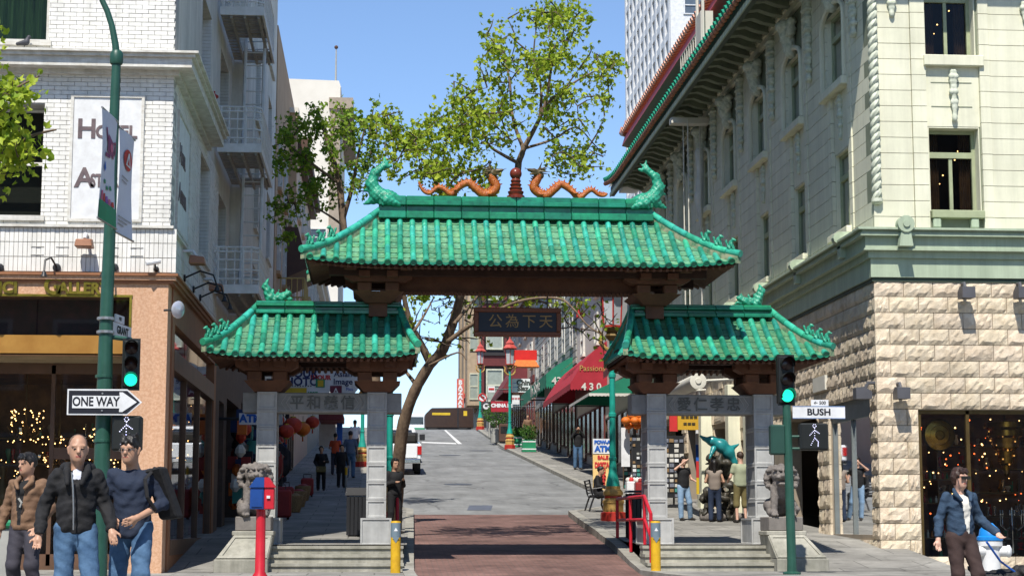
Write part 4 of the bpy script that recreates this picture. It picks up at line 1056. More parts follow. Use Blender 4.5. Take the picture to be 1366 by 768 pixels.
s = SDF(.04); s.path([(t_.x, t_.y, 12.0), (t_.x + .02, t_.y - .05, 11.4), (t_.x - .02, t_.y, 10.6), (t_.x + .03, t_.y, 9.7)], [.14, .1, .13, .05], .05); s.build('hanging_cloth', m_rag, rig)
# wall lamps and plaque
def flood(p, rz, name_label):
    t = thing('wall_floodlight', name_label, 'lamp', p, 'floodlights on the stone wall'); x, y, z = p; c, s_ = math.cos(rz), math.sin(rz)
    mx = Matrix.Translation(p) @ Matrix.Rotation(rz, 4, 'Z')
    b = MB(); b.prism([(-.2, -.12), (.12, -.12), (.12, .02), (-.02, .12), (-.2, .1)], -.13, .13, mx=mx @ Matrix.Translation((0, -.2, 0)) @ Matrix.Rotation(R(90), 4, 'Z')); b.build('housing', m_lamp, t)
    b = MB(); b.tube([mx @ Vector((0, -.18, .1)), mx @ Vector((0, -.12, .2)), mx @ Vector((0, .02, .2))], .035, 6); b.build('arm', m_lamp, t)
    return t
for x, y, lab in ((1284, 392, 'boxy dark floodlight high on the stone wall, beside the cornice bracket'), (1358, 392, 'boxy dark floodlight high on the stone wall over the shop window'), (1198, 525, 'boxy dark floodlight low on the stone pier beside the shop window')):
    p = W(x, y, RV - .08); flood((p.x, RV - .08, p.z), 0, lab)
p = WX(1165, 524, RX - .1); flood((RX - .08, p.y, p.z), R(-90), 'boxy dark floodlight on the street side of the stone corner')
p = WX(1098, 512, RX); B1('wall_plaque', m_cream, RB, RX - .1, RX - .02, p.y - .55, p.y + .55, p.z - .16, p.z + .16)
for k, t_ in enumerate(('-----', '-- ---')): pass
# shop rooms
def room(name, par, x0, x1, y0, y1, z0, z1, mat, open_face):
    b = MB(); t = .05
    if open_face != 'S': b.box(x0, x1, y0 - t, y0, z0, z1)
    b.box(x0, x1, y1, y1 + t, z0, z1)
    if open_face != 'W': b.box(x0 - t, x0, y0, y1, z0, z1)
    if open_face != 'E': b.box(x1, x1 + t, y0, y1, z0, z1)
    b.box(x0, x1, y0, y1, z0 - t, z0); b.box(x0, x1, y0, y1, z1, z1 + t); return b.build(name, mat, par)
room('shop_room', RB, 10.62, 15.6, 35.50, 38.6, .02, 3.12, m_shopw, 'S')
fm = MB()
for u in (10.72, 11.70, 13.9): S.box(fm, u, u + .07, -.16, -.04, .12, 3.06)
S.box(fm, 10.79, 15.5, -.16, -.04, 2.99, 3.06); S.box(fm, 10.79, 15.5, -.16, -.03, .06, .14); fm.build('shop_window_frame', m_bronze, RB)
for u0, u1 in ((10.79, 11.70), (11.77, 13.9), (13.97, 15.5)): MB().add([S.P(u0, -.1, .14), S.P(u1, -.1, .14), S.P(u1, -.1, 2.99), S.P(u0, -.1, 2.99)], [(0, 1, 2, 3)]).build('shop_pane', m_glass, RB)
fm = MB()
for u in (35.58, 37.3, 38.83): G_.box(fm, u, u + .06, -.16, -.05, .61, 3.0)
G_.box(fm, 35.58, 38.89, -.165, -.05, 3.0, 3.5); fm.build('shop_window_frame', M('grey_fascia', (.16, .18, .18), rough=.5), RB)
for u0, u1 in ((35.64, 37.3), (37.36, 38.83)): MB().add([G_.P(u0, -.1, .61), G_.P(u1, -.1, .61), G_.P(u1, -.1, 3.0), G_.P(u0, -.1, 3.0)], [(0, 1, 2, 3)]).build('shop_pane', m_glass, RB)
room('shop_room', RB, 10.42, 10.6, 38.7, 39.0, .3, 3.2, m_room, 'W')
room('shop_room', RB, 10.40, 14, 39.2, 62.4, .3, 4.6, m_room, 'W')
# goods in the bush-side window
m_goldp = M('polished_gold_glass', (.40, .22, .03), (.22, .11, .01), rough=.22, metal=.7, sc=9); m_crys = M('crystal', (.75, .8, .8), rough=.1, metal=.8); m_silver = M('silver', (.6, .6, .58), rough=.2, metal=1)
p = W(1253, 580, 35.35); t = thing('decorative_plate', 'round golden glass plate hanging in the shop window', 'plate', p)
rot = Euler((R(90), 0, 0)).to_matrix(); b = MB(); b.lathe(p, [(.29, 0), (.30, .02), (.2, .05), (.19, .035), (.1, .05), (.08, .03), (.0, .035)], 28, rot=rot); b.build('dish', m_goldp, t, True); b = MB(); b.lathe(p, [(.31, -.01), (.33, .01), (.31, .03), (.295, .01)], 28, rot=rot); b.build('rim', m_bronze, t, True)
p = W(1340, 565, 35.9); t = thing('chandelier', 'tiered golden crystal chandelier tapering down in the shop window', 'chandelier', p)
b = MB(); b.lathe((p.x, p.y, p.z), [(.42, .02), (.42, -.08), (.36, -.14), (.36, -.25), (.28, -.3), (.26, -.5), (.17, -.56), (.15, -.8), (.08, -.85), (.07, -1.0), (.02, -1.08)], 22); b.build('crystal_tiers', m_goldp, t, True); b = MB(); b.tube([(p.x, p.y, p.z), (p.x, p.y, 3.1)], .02, 6); b.build('chain', m_bronze, t)
b = MB()
for i in range(24): a = i * 2.4; r = .4 - .012 * i; b.sphere((p.x + r * math.cos(a), p.y + r * math.sin(a), p.z - .02 - .035 * i), .018, 6, 4)
b.build('bulbs', M('dim_amber', (1., .5, .12), emit=.8), t)
for k, z in enumerate((.55, 1.25, 1.72)):
    o = B1('glass_shelf', m_bronze, None, 10.85, 11.66, 35.55, 35.9, z - .02, z); tag(o, ('low', 'middle', 'high')[k] + ' narrow display shelf behind the shop window', 'shelf', 'display shelves')
colb = [M('bottle_red', (.35, .03, .02), rough=.15), M('bottle_amber', (.45, .16, .03), rough=.15), M('bottle_pale', (.55, .55, .45), rough=.15), M('bottle_green', (.05, .2, .08), rough=.15)]
for k, z in enumerate((.55, 1.25, 1.72)):
    for i in range(9 if k != 1 else 6):
        h = random.uniform(.10, .17); x = 10.9 + i * (.085 if k != 1 else .12); o = MB().lathe((0, 0, 0), [(.026, 0), (.028, h * .6), (.012, h * .75), (.012, h)], 8).build('bottle', colb[(i * 7 + k) % 4], None, True); o.location = (x, 35.7, z)
        tag(o, 'small coloured glass bottle on the ' + ('low', 'middle', 'high')[k] + ' shelf in the shop window', 'bottle', 'bottles in the shop window')
p = W(1352, 752, 35.4); t = thing('candelabra', 'silver many-armed candelabra standing in the shop window', 'candelabra', (p.x, 35.4, .15))
b = MB(); b.lathe((p.x, 35.4, .15), [(.16, 0), (.14, .04), (.04, .1), (.03, .5), (.05, .55), (.025, .6), (.025, 1.0)], 10); b.build('stem', m_silver, t, True)
for a in range(6):
    an = a * math.pi / 3; c, s_ = math.cos(an), math.sin(an); b = MB(); P_ = [(p.x, 35.4, .8), (p.x + c * .12, 35.4 + s_ * .12, .7), (p.x + c * .24, 35.4 + s_ * .24, .8), (p.x + c * .24, 35.4 + s_ * .24, 1.0)]; b.tube(P_, .016, 6); b.lathe(P_[-1], [(.03, 0), (.035, .04), (.02, .1)], 8); b.build('arm', m_silver, t, True)
random.seed(5)
b = MB(); b2 = MB()
for i in range(150):
    q_ = (random.uniform(10.8, 15.2), random.uniform(36.2, 38.4), random.uniform(1.2, 3.0)); (b if random.random() < .6 else b2).sphere(q_, random.uniform(.007, .02), 6, 4)
for i in range(30):
    q_ = (random.uniform(10.5, 11.5), random.uniform(36, 38.6), random.uniform(1.0, 3.0)); (b if random.random() < .5 else b2).sphere(q_, random.uniform(.008, .018), 6, 4)
o = b.build('lit_bulbs', m_bulb); tag(o, 'many small warm lit bulbs inside the stone corner shop', 'lights'); stuff(o)
o = b2.build('lit_bulbs', m_bulbr); tag(o, 'many small red lit lamps inside the stone corner shop', 'lights'); stuff(o)
t = thing('display_pillar', 'pale round pedestal inside the street-side window of the stone shop', 'pedestal', (10.9, 36.6, .6)); MB().lathe((10.75, 36.3, .6), [(.12, 0), (.12, 1.1), (.16, 1.12), (.16, 1.2)], 12).build('shaft', m_cream, t, True)

def clutter(label, x0, x1, y0, y1, zs, n, seed, mats):
    """shelves of small gilt and glass ornaments, far too many to count"""
    rg = random.Random(seed); t = MB()
    for i in range(n):
        z = rg.choice(zs); x, y, h, r = rg.uniform(x0, x1), rg.uniform(y0, y1), rg.uniform(.08, .3), rg.uniform(.03, .08)
        k = rg.randrange(3); prof = ([(r * .6, 0), (r, h * .35), (r * .4, h * .75), (r * .6, h)], [(r, 0), (r * .3, h * .3), (r * .9, h * .8), (r * .7, h)], [(r * .8, 0), (r * .8, h * .1), (r * .15, h * .2), (r * .15, h * .7), (r * .5, h)])[k]
        t.lathe((x, y, z), prof, 7, mi=rg.randrange(len(mats)))
    o = t.build('ornaments', mats, None, True); stuff(o); return tag(o, label, 'ornaments')
def shelves(label, x0, x1, y0, y1, zs, mat):
    b = MB()
    for z in zs: b.box(x0, x1, y0, y1, z - .03, z - .001)
    for x in (x0, x1 - .03): b.box(x, x + .03, y0 - .001, y1, .03, max(zs) + .3)
    o = b.build('display_shelves', mat); return tag(o, label, 'shelves')
m_orn4 = [m_goldp, m_crys, m_bronze, M('red_glass', (.4, .04, .02), rough=.15), M('jade_glass', (.1, .3, .16), rough=.2), M('ivory', (.6, .52, .38), rough=.4)]
shelves('tall display shelves at the back of the stone corner shop', 11.9, 15.2, 37.6, 38.3, (.5, 1.0, 1.5, 2.0, 2.5), m_bronze)
clutter('rows of gilt and glass ornaments inside the stone corner shop', 11.95, 15.1, 37.6, 38.2, (.5, 1.0, 1.5, 2.0, 2.5), 130, 2, m_orn4)
clutter('ornaments set on the floor of the stone corner shop window', 10.85, 14.6, 35.6, 36.6, (.03, .3, .6), 60, 3, m_orn4)
# ================================================================== white brick hotel with orange gallery (left)
m_wbrick = M('white_painted_brick', (.76, .745, .70), (.66, .645, .59), rough=.7, sc=3, rnd=.0, bump=.1)
m_wmort = M('white_brick_joint', (.42, .41, .38), rough=.9)
m_wplast = M('white_painted_plaster', (.66, .63, .56), (.57, .54, .47), rough=.8, sc=1.2, bump=.08)
m_wtrim = M('white_trim', (.70, .69, .64), (.52, .49, .42), rough=.65, sc=4, stretch=(1, 1, 4))
m_ostuc = M('orange_stucco', (.60, .37, .235), (.50, .28, .16), rough=.75, sc=22, bump=.35, bsc=60, lo=.42, hi=.58)
m_obrown = M('brown_moulding', (.30, .13, .055), (.22, .09, .04), rough=.6)
m_ofasc = M('golden_fascia', (.42, .22, .05), (.32, .15, .03), rough=.35, sc=2, metal=.2)
m_brass = M('brass_letter', (.42, .33, .05), (.20, .17, .03), rough=.3, metal=.7, sc=8)
m_brownf = M('brown_shop_frame', (.14, .075, .045), (.09, .05, .03), rough=.45)
m_blackm = M('black_metal', (.02, .02, .022), rough=.45)
m_copper = M('copper_lamp', (.36, .17, .09), (.24, .1, .05), rough=.5)
m_whitep = M('white_paint', (.75, .75, .74), rough=.5)
grime(m_wbrick, streak=.12, blot=.06); grime(m_wplast, streak=.2, blot=.1); grime(m_wtrim, streak=.2); grime(m_ostuc, streak=.12)
LX, LV = -3.57, 31.0
LB = thing('hotel_building', 'white painted brick hotel with fire escapes above an orange stucco shopfront', 'building', (LX, LV, 0))
S2, E2 = Fac('S', LV), Fac('E', LX)
opS = [(-7.15, -5.75, 9.14, 11.4), (-7.2, -5.77, 6.06, 8.02)]
opE_lo = [(36.0, 38.0, 6.2, 8.26), (40.3, 42.6, 6.2, 8.26), (46, 48, 6.2, 8.26), (52, 54, 6.3, 8.3)]
opE = opE_lo + [(a, b, z, z + 2.15) for z in (9.42, 12.6, 15.8) for a, b in ((36., 38.), (40.3, 42.6), (46., 48.), (52., 54.), (58., 60.))]
wall_core('wall_core', m_wmort, LB, S2, [-16, LX], [5.06, 22], opS, -.5, -.03)
wall_core('wall_core', m_wplast, LB, E2, [LV + .51, 62.2], [5.06, 22], opE, -.5, -.03)
B1('roof_slab', m_wplast, LB, -16, LX, LV, 62.2, 21.9, 22.2); B1('end_wall', m_wplast, LB, -16, LX - .51, 61.8, 62.2, 0, 22)
# bricks: one by one where the wall faces the corner
BW, BH = .225, .0765
def bricks(fac, u0, u1, z0, z1, ops, skip=(), jit=.004, out=.0):
    b = MB(); r = 0; z = z0
    while z < z1 - .01:
        u = u0 - (BW / 2 if r % 2 else 0)
        while u < u1 - .01:
            a, c = max(u, u0), min(u + BW, u1); um, zm = (a + c) / 2, z + BH / 2
            if c - a > .03:
                for p, q, s_, t in list(ops) + list(skip):
                    if s_ < zm < t:
                        if a < p < c: c = p
                        if a < q < c: a = q
                um = (a + c) / 2
                if c - a > .02 and not any(p < um < q and s_ < zm < t for p, q, s_, t in list(ops) + list(skip)): fac.box(b, a + .004, c - .004, -.032, out + random.uniform(-jit, jit), z + .004, z + BH - .004)
            u += BW
        z += BH; r += 1
    return b
panelS = (-5.29, -4.09, 6.0, 8.17); panelE = (31.75, 33.7, 6.0, 8.1)
random.seed(11)
bb = bricks(S2, -8.2, LX, 5.90, 8.55, opS, [panelS]); stuff(bb.build('brick_courses', m_wbrick, LB))
bb = bricks(S2, -8.2, LX, 8.98, 12.2, opS); stuff(bb.build('brick_courses', m_wbrick, LB))
bb = bricks(E2, LV + .01, 40.2, 5.90, 8.55, opE, [panelE]); stuff(bb.build('brick_courses', m_wbrick, LB))
# soldier courses under the band
b = MB()
for r_ in range(3):
    z0 = 5.10 + r_ * .255
    for i in range(62):
        u = -8.2 + i * BH; S2.box(b, u + .004, u + BH - .004, -.032, random.uniform(-.004, .004), z0 + .004, z0 + .247)
    for i in range(120):
        u = LV + .01 + i * BH; E2.box(b, u + .004, u + BH - .004, -.032, random.uniform(-.004, .004), z0 + .004, z0 + .247)
stuff(b.build('soldier_bricks', m_wbrick, LB))
for i in range(-3, 2):
    x = -4.55 + i * .42
    if -8 < x < LX - .3:
        q = MB(); 
        for z in (5.38, 5.52): S2.box(q, x - .11, x + .11, -.01, .012, z, z + .012)
        q.build('inset_brick', m_wmort, LB)
S2.one('band', m_wtrim, LB, -8.2, LX + .06, -.03, .06, 5.865, 5.91); E2.one('band', m_wtrim, LB, LV + .032, 40.2, -.03, .06, 5.86, 5.915)
# brick reveals and windows
m_curt = M('green_curtain', (.06, .16, .045), (.02, .06, .015), rough=.8, sc=5, stretch=(4, 4, .3))
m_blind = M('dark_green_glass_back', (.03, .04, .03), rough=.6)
def lwin(fac, op, par, brickrev=True, curtain=False, deep=.38):
    u0, u1, z0, z1 = op; fm = MB(); t = .06; e = .014
    fac.box(fm, u0 + e, u0 + t, -deep - .08, -deep, z0 + .002, z1 - e); fac.box(fm, u1 - t, u1 - e, -deep - .08, -deep, z0 + .002, z1 - e); fac.box(fm, u0 + t, u1 - t, -deep - .08, -deep, z0 + .003, z0 + t); fac.box(fm, u0 + t, u1 - t, -deep - .08, -deep, z1 - t, z1 - e)
    zm = (z0 + z1) / 2; fac.box(fm, u0 + t, u1 - t, -deep - .07, -deep - .01, zm - .03, zm + .03); w_ = fm.build('window', m_wtrim if not curtain else m_wtrim, par)
    for za, zb in ((z0 + t, zm - .03), (zm + .03, z1 - t)): MB().add([fac.P(u0 + t, -deep - .04, za), fac.P(u1 - t, -deep - .04, za), fac.P(u1 - t, -deep - .04, zb), fac.P(u0 + t, -deep - .04, zb)], [(0, 1, 2, 3)]).build('pane', m_wglass, w_)
    if curtain:
        c = MB(); n = 40; P0 = [fac.P(u0 + (u1 - u0) * i / n, -deep - .16 + .03 * math.sin(i * 1.3), z0) for i in range(n + 1)]
        c.add(P0 + [p + Vector((0, 0, z1 - z0)) for p in P0], [(i, i + 1, i + n + 2, i + n + 1) for i in range(n)]); c.build('curtain', m_curt, w_)
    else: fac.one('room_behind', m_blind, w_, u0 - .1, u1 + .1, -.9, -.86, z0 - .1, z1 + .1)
    if brickrev:
        r = MB(); z = z0
        while z < z1 - .05:
            for s_ in (0, 1):
                ua = u0 - .002 if s_ == 0 else u1 - .012
                fac.box(r, ua, ua + .014, -.36, -.03, z + .006, z + BH - .006)
            z += BH
        stuff(r.build('brick_reveal', m_wbrick, w_))
    fac.one('window_sill', m_wtrim, w_, u0 - .06, u1 + .06, -.3, .06, z0 - .09, z0)
lwin(S2, opS[0], LB, False, True, .12); lwin(S2, opS[1], LB, True)
for op in opE: lwin(E2, op, LB, True)
# bush-side cornice and grant-side return
for o1, z0, z1 in ((.10, 8.55, 8.63), (.34, 8.631, 8.80), (.40, 8.801, 8.86), (.46, 8.861, 8.90)):
    S2.one('cornice', m_wtrim, LB, -16, LX + o1 - .001, -.03, o1, z0, z1)
    E2.one('cornice', m_wtrim, LB, LV + .032, 37.3, -.03, o1 - .002, z0, z1 - .002)
S2.one('plinth_course', m_wbrick, LB, -8.2, LX - .001, -.03, .02, 8.90, 8.98)
# hotel panels
m_panel = M('weathered_white_panel', (.70, .71, .71), (.58, .58, .57), rough=.7, sc=5); m_let = M('faded_brown_letter', (.16, .12, .12), (.10, .075, .08), rough=.8, sc=9)
for fac, (u0, u1, z0, z1) in ((S2, panelS), (E2, panelE)):
    pn = fac.one('sign_panel', m_panel, LB, u0, u1, -.03, .015, z0, z1)
    f = MB()
    for a in ((u0 - .03, u1 + .03, z0 - .03, z0 + .02), (u0 - .03, u1 + .03, z1 - .02, z1 + .03)): fac.box(f, a[0], a[1], -.03, .04, a[2], a[3])
    for a in ((u0 - .03, u0 + .02), (u1 - .02, u1 + .03)): fac.box(f, a[0], a[1], -.03, .038, z0 + .021, z1 - .021)
    f.build('panel_frame', m_wtrim, pn)
    if fac is S2:
        for first, rest, z in (('H', 'OTEL', 7.58), ('A', 'STORIA', 6.72)):
            text(first, .47, m_let, (u0 + .08, LV - .02, z), pn, align='LEFT', bold=.012); text(rest, .31, m_let, (u0 + .40 - .06 * (first == 'A'), LV - .02, z - .045), pn, align='LEFT', bold=.01, sx=.95 if first == 'H' else .62)
    else:
        for first, rest, z in (('H', 'OTEL', 7.4), ('A', 'STORIA', 6.7)):
            text(first, .5, m_let, (LX + .02, u0 + .25, z), pn, rz=R(90), align='LEFT', bold=.01); text(rest, .34, m_let, (LX + .02, u0 + .62, z - .04), pn, rz=R(90), align='LEFT', bold=.01, sx=.75)
# orange shopfront
opo = [(-9.5, -4.20, 4.0, 4.66), (-9.5, -4.28, -.3, 3.69)]
wall_core('stucco_front', m_ostuc, LB, S2, [-16, LX], [-.3, 5.06], opo, -.45, .05)
S2.one('fascia', m_ofasc, LB, -9.5, -4.20, -.2, .065, 3.69, 4.0)
for o1, z0, z1 in ((.09, 4.90, 4.95), (.13, 4.952, 5.02), (.17, 5.022, 5.065)):
    S2.one('moulding', m_obrown if z0 != 4.952 else m_ostuc, LB, -12, LX + o1 - .003, -.03, o1, z0, z1); E2.one('moulding', m_obrown, LB, LV + .031, 40.2, -.03, o1, z0 + .001, z1 - .001)
f = MB(); S2.box(f, -9.5, -4.17, -.02, .07, 4.66, 4.70); S2.box(f, -4.22, -4.18, -.02, .068, 4.001, 4.659); f.build('gilt_frame', m_brass, LB)
for u0, u1 in ((-7.3, -5.80), (-5.77, -4.22)):
    MB().add([S2.P(u0, -.06, 4.0), S2.P(u1, -.06, 4.0), S2.P(u1, -.06, 4.66), S2.P(u0, -.06, 4.66)], [(0, 1, 2, 3)]).build('transom_pane', m_glass, LB)
S2.one('transom_back', M('dark_red_screen', (.06, .016, .018), (.02, .012, .012), sc=5, rough=.7), LB, -9.5, -4.2, -.44, -.4, 3.98, 4.68)
gz = W(100, 384, 31).z; gx = W(157, 384, 31).x
sg = text('EDICI', .27, m_brass, (W(-28, 384, 31).x, LV - .075, gz - .02), LB, align='LEFT', extr=.02, bold=.012, name='sign_letters'); text('M', .40, m_brass, (W(-60, 384, 31).x, LV - .075, gz), LB, align='LEFT', extr=.02, bold=.012, name='sign_letters')
text('G', .42, m_brass, (W(59, 384, 31).x, LV - .075, gz + .01), LB, align='LEFT', extr=.02, bold=.012, name='sign_letters'); text('ALLERY', .27, m_brass, (W(79, 384, 31).x, LV - .075, gz - .02), LB, align='LEFT', extr=.02, bold=.012, name='sign_letters', sx=.94)
# recessed shop window
room('shop_room', LB, -11, LX - .62, 32.35, 36.8, .02, 3.6, m_shopw, 'S')
m_ceil = M('cream_ceiling', (.42, .33, .2), rough=.7)
B1('entry_ceiling', m_ceil, LB, -9.5, -4.29, 31.46, 32.34, 3.64, 3.69); B1('entry_floor', m_kerb, LB, -9.5, -4.29, 31.0, 32.34, -.02, .03)
f = MB()
for x in (-7.0, -5.72, -4.36): f.box(x, x + .07, 32.25, 32.35, .1, 3.6)
f.box(-9.5, -4.36, 32.25, 32.35, .031, .3); f.box(-9.5, -4.36, 32.25, 32.35, 3.45, 3.639); f.box(-5.65, -4.36, 32.26, 32.34, 1.95, 2.15); f.build('shop_window_frame', m_brownf, LB)
for x0, x1 in ((-8.6, -7.0), (-6.93, -5.72), (-5.65, -4.36)): MB().add([(x0, 32.3, .3), (x1, 32.3, .3), (x1, 32.3, 3.45), (x0, 32.3, 3.45)], [(0, 1, 2, 3)]).build('shop_pane', m_glass, LB)
MB().add([(-4.29, 31.46, .1), (-4.29, 32.25, .1), (-4.29, 32.25, 3.6), (-4.29, 31.46, 3.6)], [(0, 1, 2, 3)]).build('side_pane', m_glass, LB)
# grant-side shop windows
opg = [(31.85, 39.7, .28, 4.3), (41.1, 42.4, .3, 3.6), (43.2, 47, .6, 3.8), (47.8, 52, .9, 4.0), (53, 57, 1.2, 4.4), (58, 61.6, 1.5, 4.6)]
wall_core('shopfront_wall', m_obrown, LB, E2, [LV + .46, 40.2], [-.3, 5.06], opg, -.45, .03)
wall_core('shopfront_wall', M('dark_shopfront', (.10, .065, .05), (.06, .04, .03), rough=.7), LB, E2, [40.21, 62.2], [-.3, 5.06], opg, -.45, .03)
f = MB()
for u in (31.86, 34.3, 36.9, 39.62): E2.box(f, u, u + .08, -.12, .0, .3, 3.5)
E2.box(f, 31.86, 39.7, -.12, .035, 3.5, 3.85); E2.box(f, 31.86, 39.7, -.13, .04, .28, .55); f.build('shop_window_frame', m_brownf, LB)
for u0, u1 in ((31.94, 34.3), (34.38, 36.9), (36.98, 39.62)):
    MB().add([E2.P(u0, -.06, .55), E2.P(u1, -.06, .55), E2.P(u1, -.06, 3.5), E2.P(u0, -.06, 3.5)], [(0, 1, 2, 3)]).build('shop_pane', m_glass, LB)
    MB().add([E2.P(u0, -.06, 3.86), E2.P(u1, -.06, 3.86), E2.P(u1, -.06, 4.29), E2.P(u0, -.06, 4.29)], [(0, 1, 2, 3)]).build('transom_pane', m_glass, LB)
room('shop_room', LB, -8, LX - .46, 36.9, 40.1, .02, 4.4, m_shopw, 'E'); room('shop_room', LB, -8, LX - .46, 43, 62, .3, 4.8, m_roomw, 'E'); room('doorway_room', LB, -6, LX - .46, 40.9, 42.6, .3, 3.8, m_room, 'E')
# fire escapes
m_fe = M('white_fire_escape', (.70, .69, .66), (.56, .55, .51), rough=.6, sc=4); m_fes = M('rusty_white_grating', (.40, .39, .36), (.27, .25, .21), rough=.8, sc=6)
def fire_escape(zf, label, ladder_to, v0=39.2, v1=43.4, first=False):
    t = thing('fire_escape', label, 'fire escape', (LX, v0, zf), 'fire escapes on the hotel')
    b = MB(); o1 = 1.0
    b.box(LX + .03, LX + o1, v0, v0 + .05, zf - .02, zf + .17); b.box(LX + o1 - .05, LX + o1, v0 + .051, v1, zf - .02, zf + .169); b.box(LX + .03, LX + o1, v1, v1 + .05, zf - .02, zf + .17); b.build('platform_edge', m_fe, t)
    b = MB()
    for k in range(16):
        vv = v0 + .06 + k * (v1 - v0 - .1) / 16
        if ladder_to is not None and 41.3 < vv < 42.5: b.box(LX + .03, LX + .3, vv, vv + .12, zf + .02, zf + .06)
        else: b.box(LX + .03, LX + o1 - .06, vv, vv + .2, zf + .02, zf + .06)
    for u in (.25, .55, .85): b.box(LX + u, LX + u + .05, v0 + .06, v1, zf - .08, zf + .018)
    b.build('platform_slats', m_fes, t)
    b = MB()
    def rail(h, r=.028): b.tube([(LX + .03, v0 + .03, zf + h), (LX + o1 - .15, v0 + .03, zf + h), (LX + o1 - .03, v0 + .15, zf + h), (LX + o1 - .03, v1 - .1, zf + h), (LX + .03, v1, zf + h)], r, 6)
    for h in (.3, .5, .72, .9, 1.0): rail(h, .02)
    for k in range(5): x = LX + .1 + k * .18; b.tube([(x, v0 + .03, zf + .17), (x, v0 + .03, zf + 1.0)], .016 if k % 3 else .03, 5)
    for k in range(22): y = v0 + .2 + k * .19; b.tube([(LX + o1 - .03, y, zf + .17), (LX + o1 - .03, y, zf + 1.0)], .016, 5)
    for k in range(4):
        for h in (.26, .94): b.tube([(LX + .25 + k * .2 + .05 * math.cos(a), v0 + .03, zf + h + .05 * math.sin(a)) for a in fr(0, 6.28, 8)], .009, 4)
    b.build('railing', m_fe, t)
    if ladder_to is not None:
        b = MB()
        for x in (LX + .42, LX + .86): b.tube([(x, 41.9, zf + .5), (x, 41.3, ladder_to + .1)], .04, 6)
        n = int((zf - ladder_to) / .3)
        for k in range(n): q = k / n; b.tube([(LX + .42, 41.3 + .6 * q, ladder_to + .15 + (zf - ladder_to) * q), (LX + .86, 41.3 + .6 * q, ladder_to + .15 + (zf - ladder_to) * q)], .018, 5)
        b.build('ladder', m_fe, t)
fire_escape(5.82, 'low white fire escape landing just above the small green roof', None)
fire_escape(8.95, 'white fire escape landing level with the hotel cornice end', 5.98)
fire_escape(12.05, 'topmost white fire escape landing of the hotel in view', 9.1)
E2.one('back_panel', m_wplast, LB, 43.6, 45.4, -.03, .25, 5.2, 19)
# small fittings
def gooseneck(p, fac, lab):
    t = thing('gooseneck_lamp', lab, 'lamp', p, 'gooseneck lamps on the hotel'); b = MB(); d = Vector((0, -1, 0)) if fac is S2 else Vector((1, 0, 0)); p = Vector(p); sd = Vector((1, 0, 0)) if fac is S2 else Vector((0, 1, 0))
    b.tube([p, p + d * .3 + Vector((0, 0, .13)) - sd * .05, p + d * .55 + Vector((0, 0, .05)) - sd * .1, p + d * .62 - Vector((0, 0, .16)) - sd * .1], .018, 7); b.build('neck', m_blackm, t, True)
    b = MB(); b.lathe(p + d * .62 - Vector((0, 0, .24)) - sd * .1, [(.06, 0), (.04, .05), (.02, .1)], 10); b.build('shade', m_blackm, t, True); b = MB(); rot = d.to_track_quat('Z', 'Y').to_matrix(); b.lathe(p, [(.07, 0), (.07, .03), (.02, .04)], 12, rot=rot); b.build('wall_rose', m_blackm, t, True)
for (x, y), lab in (((76, 357), 'black gooseneck lamp above the gold letter G'), ((0, 357), 'black gooseneck lamp above the gallery name beside the hotel window'), ((153, 357), 'black gooseneck lamp behind the tall green pole')):
    p = W(x, y, LV - .0); gooseneck((p.x, LV - .005, p.z), S2, lab)
for (x, y), lab in (((245, 431 - 60), 'black gooseneck lamp first past the corner on the shaded wall'), ((257, 386), 'black gooseneck lamp second past the corner on the shaded wall'), ((266, 397), 'black gooseneck lamp nearest the low fire escape')):
    p = WX(x, y, LX); gooseneck((LX + .005, p.y, p.z), E2, lab)
def flood2(p, fac, lab):
    t = thing('copper_floodlight', lab, 'lamp', p, 'copper floodlights on the hotel'); mx = Matrix.Translation(p) @ Matrix.Rotation(fac.rz(), 4, 'Z')
    b = MB(); b.hexa([mx @ Vector(q) for q in ((-.15, -.42, -.11), (.15, -.42, -.11), (.15, -.12, -.11), (-.15, -.12, -.11))], [mx @ Vector(q) for q in ((-.13, -.4, .02), (.13, -.4, .02), (.12, -.14, .06), (-.12, -.14, .06))]); b.build('housing', m_copper, t, bevel=.015)
    b = MB(); b.tube([mx @ Vector((0, -.25, .05)), mx @ Vector((0, -.18, .14)), mx @ Vector((0, 0, .14))], .03, 6); b.build('arm', m_whitep, t)
p = W(113, 322, LV - .25); flood2((p.x, LV - .005, p.z), S2, 'copper floodlight over the gallery name on white brick')
p = WX(258, 345, LX + .2); flood2((LX + .005, p.y, p.z), E2, 'copper floodlight on the shaded hotel wall beside the corner'); p = WX(284, 381, LX + .2); flood2((LX + .005, p.y, p.z), E2, 'copper floodlight on the shaded hotel wall beside the low fire escape')
p = W(206, 350, LV - .15); t = thing('security_camera', 'white security camera at the hotel corner above orange stucco', 'camera', (p.x, LV, p.z))
b = MB(); b.tube([(p.x + .1, LV - .2, p.z + .02), (p.x - .12, LV - .3, p.z - .04)], .045, 8); b.build('camera_body', m_whitep, t, True); b = MB(); b.tube([(p.x + .02, LV - .0, p.z - .1), (p.x + .02, LV - .2, p.z - .1), (p.x + .02, LV - .22, p.z)], .018, 6); b.sphere((p.x + .02, LV - .03, p.z - .1), .05, 8, 6); b.build('mount', m_blackm, t)
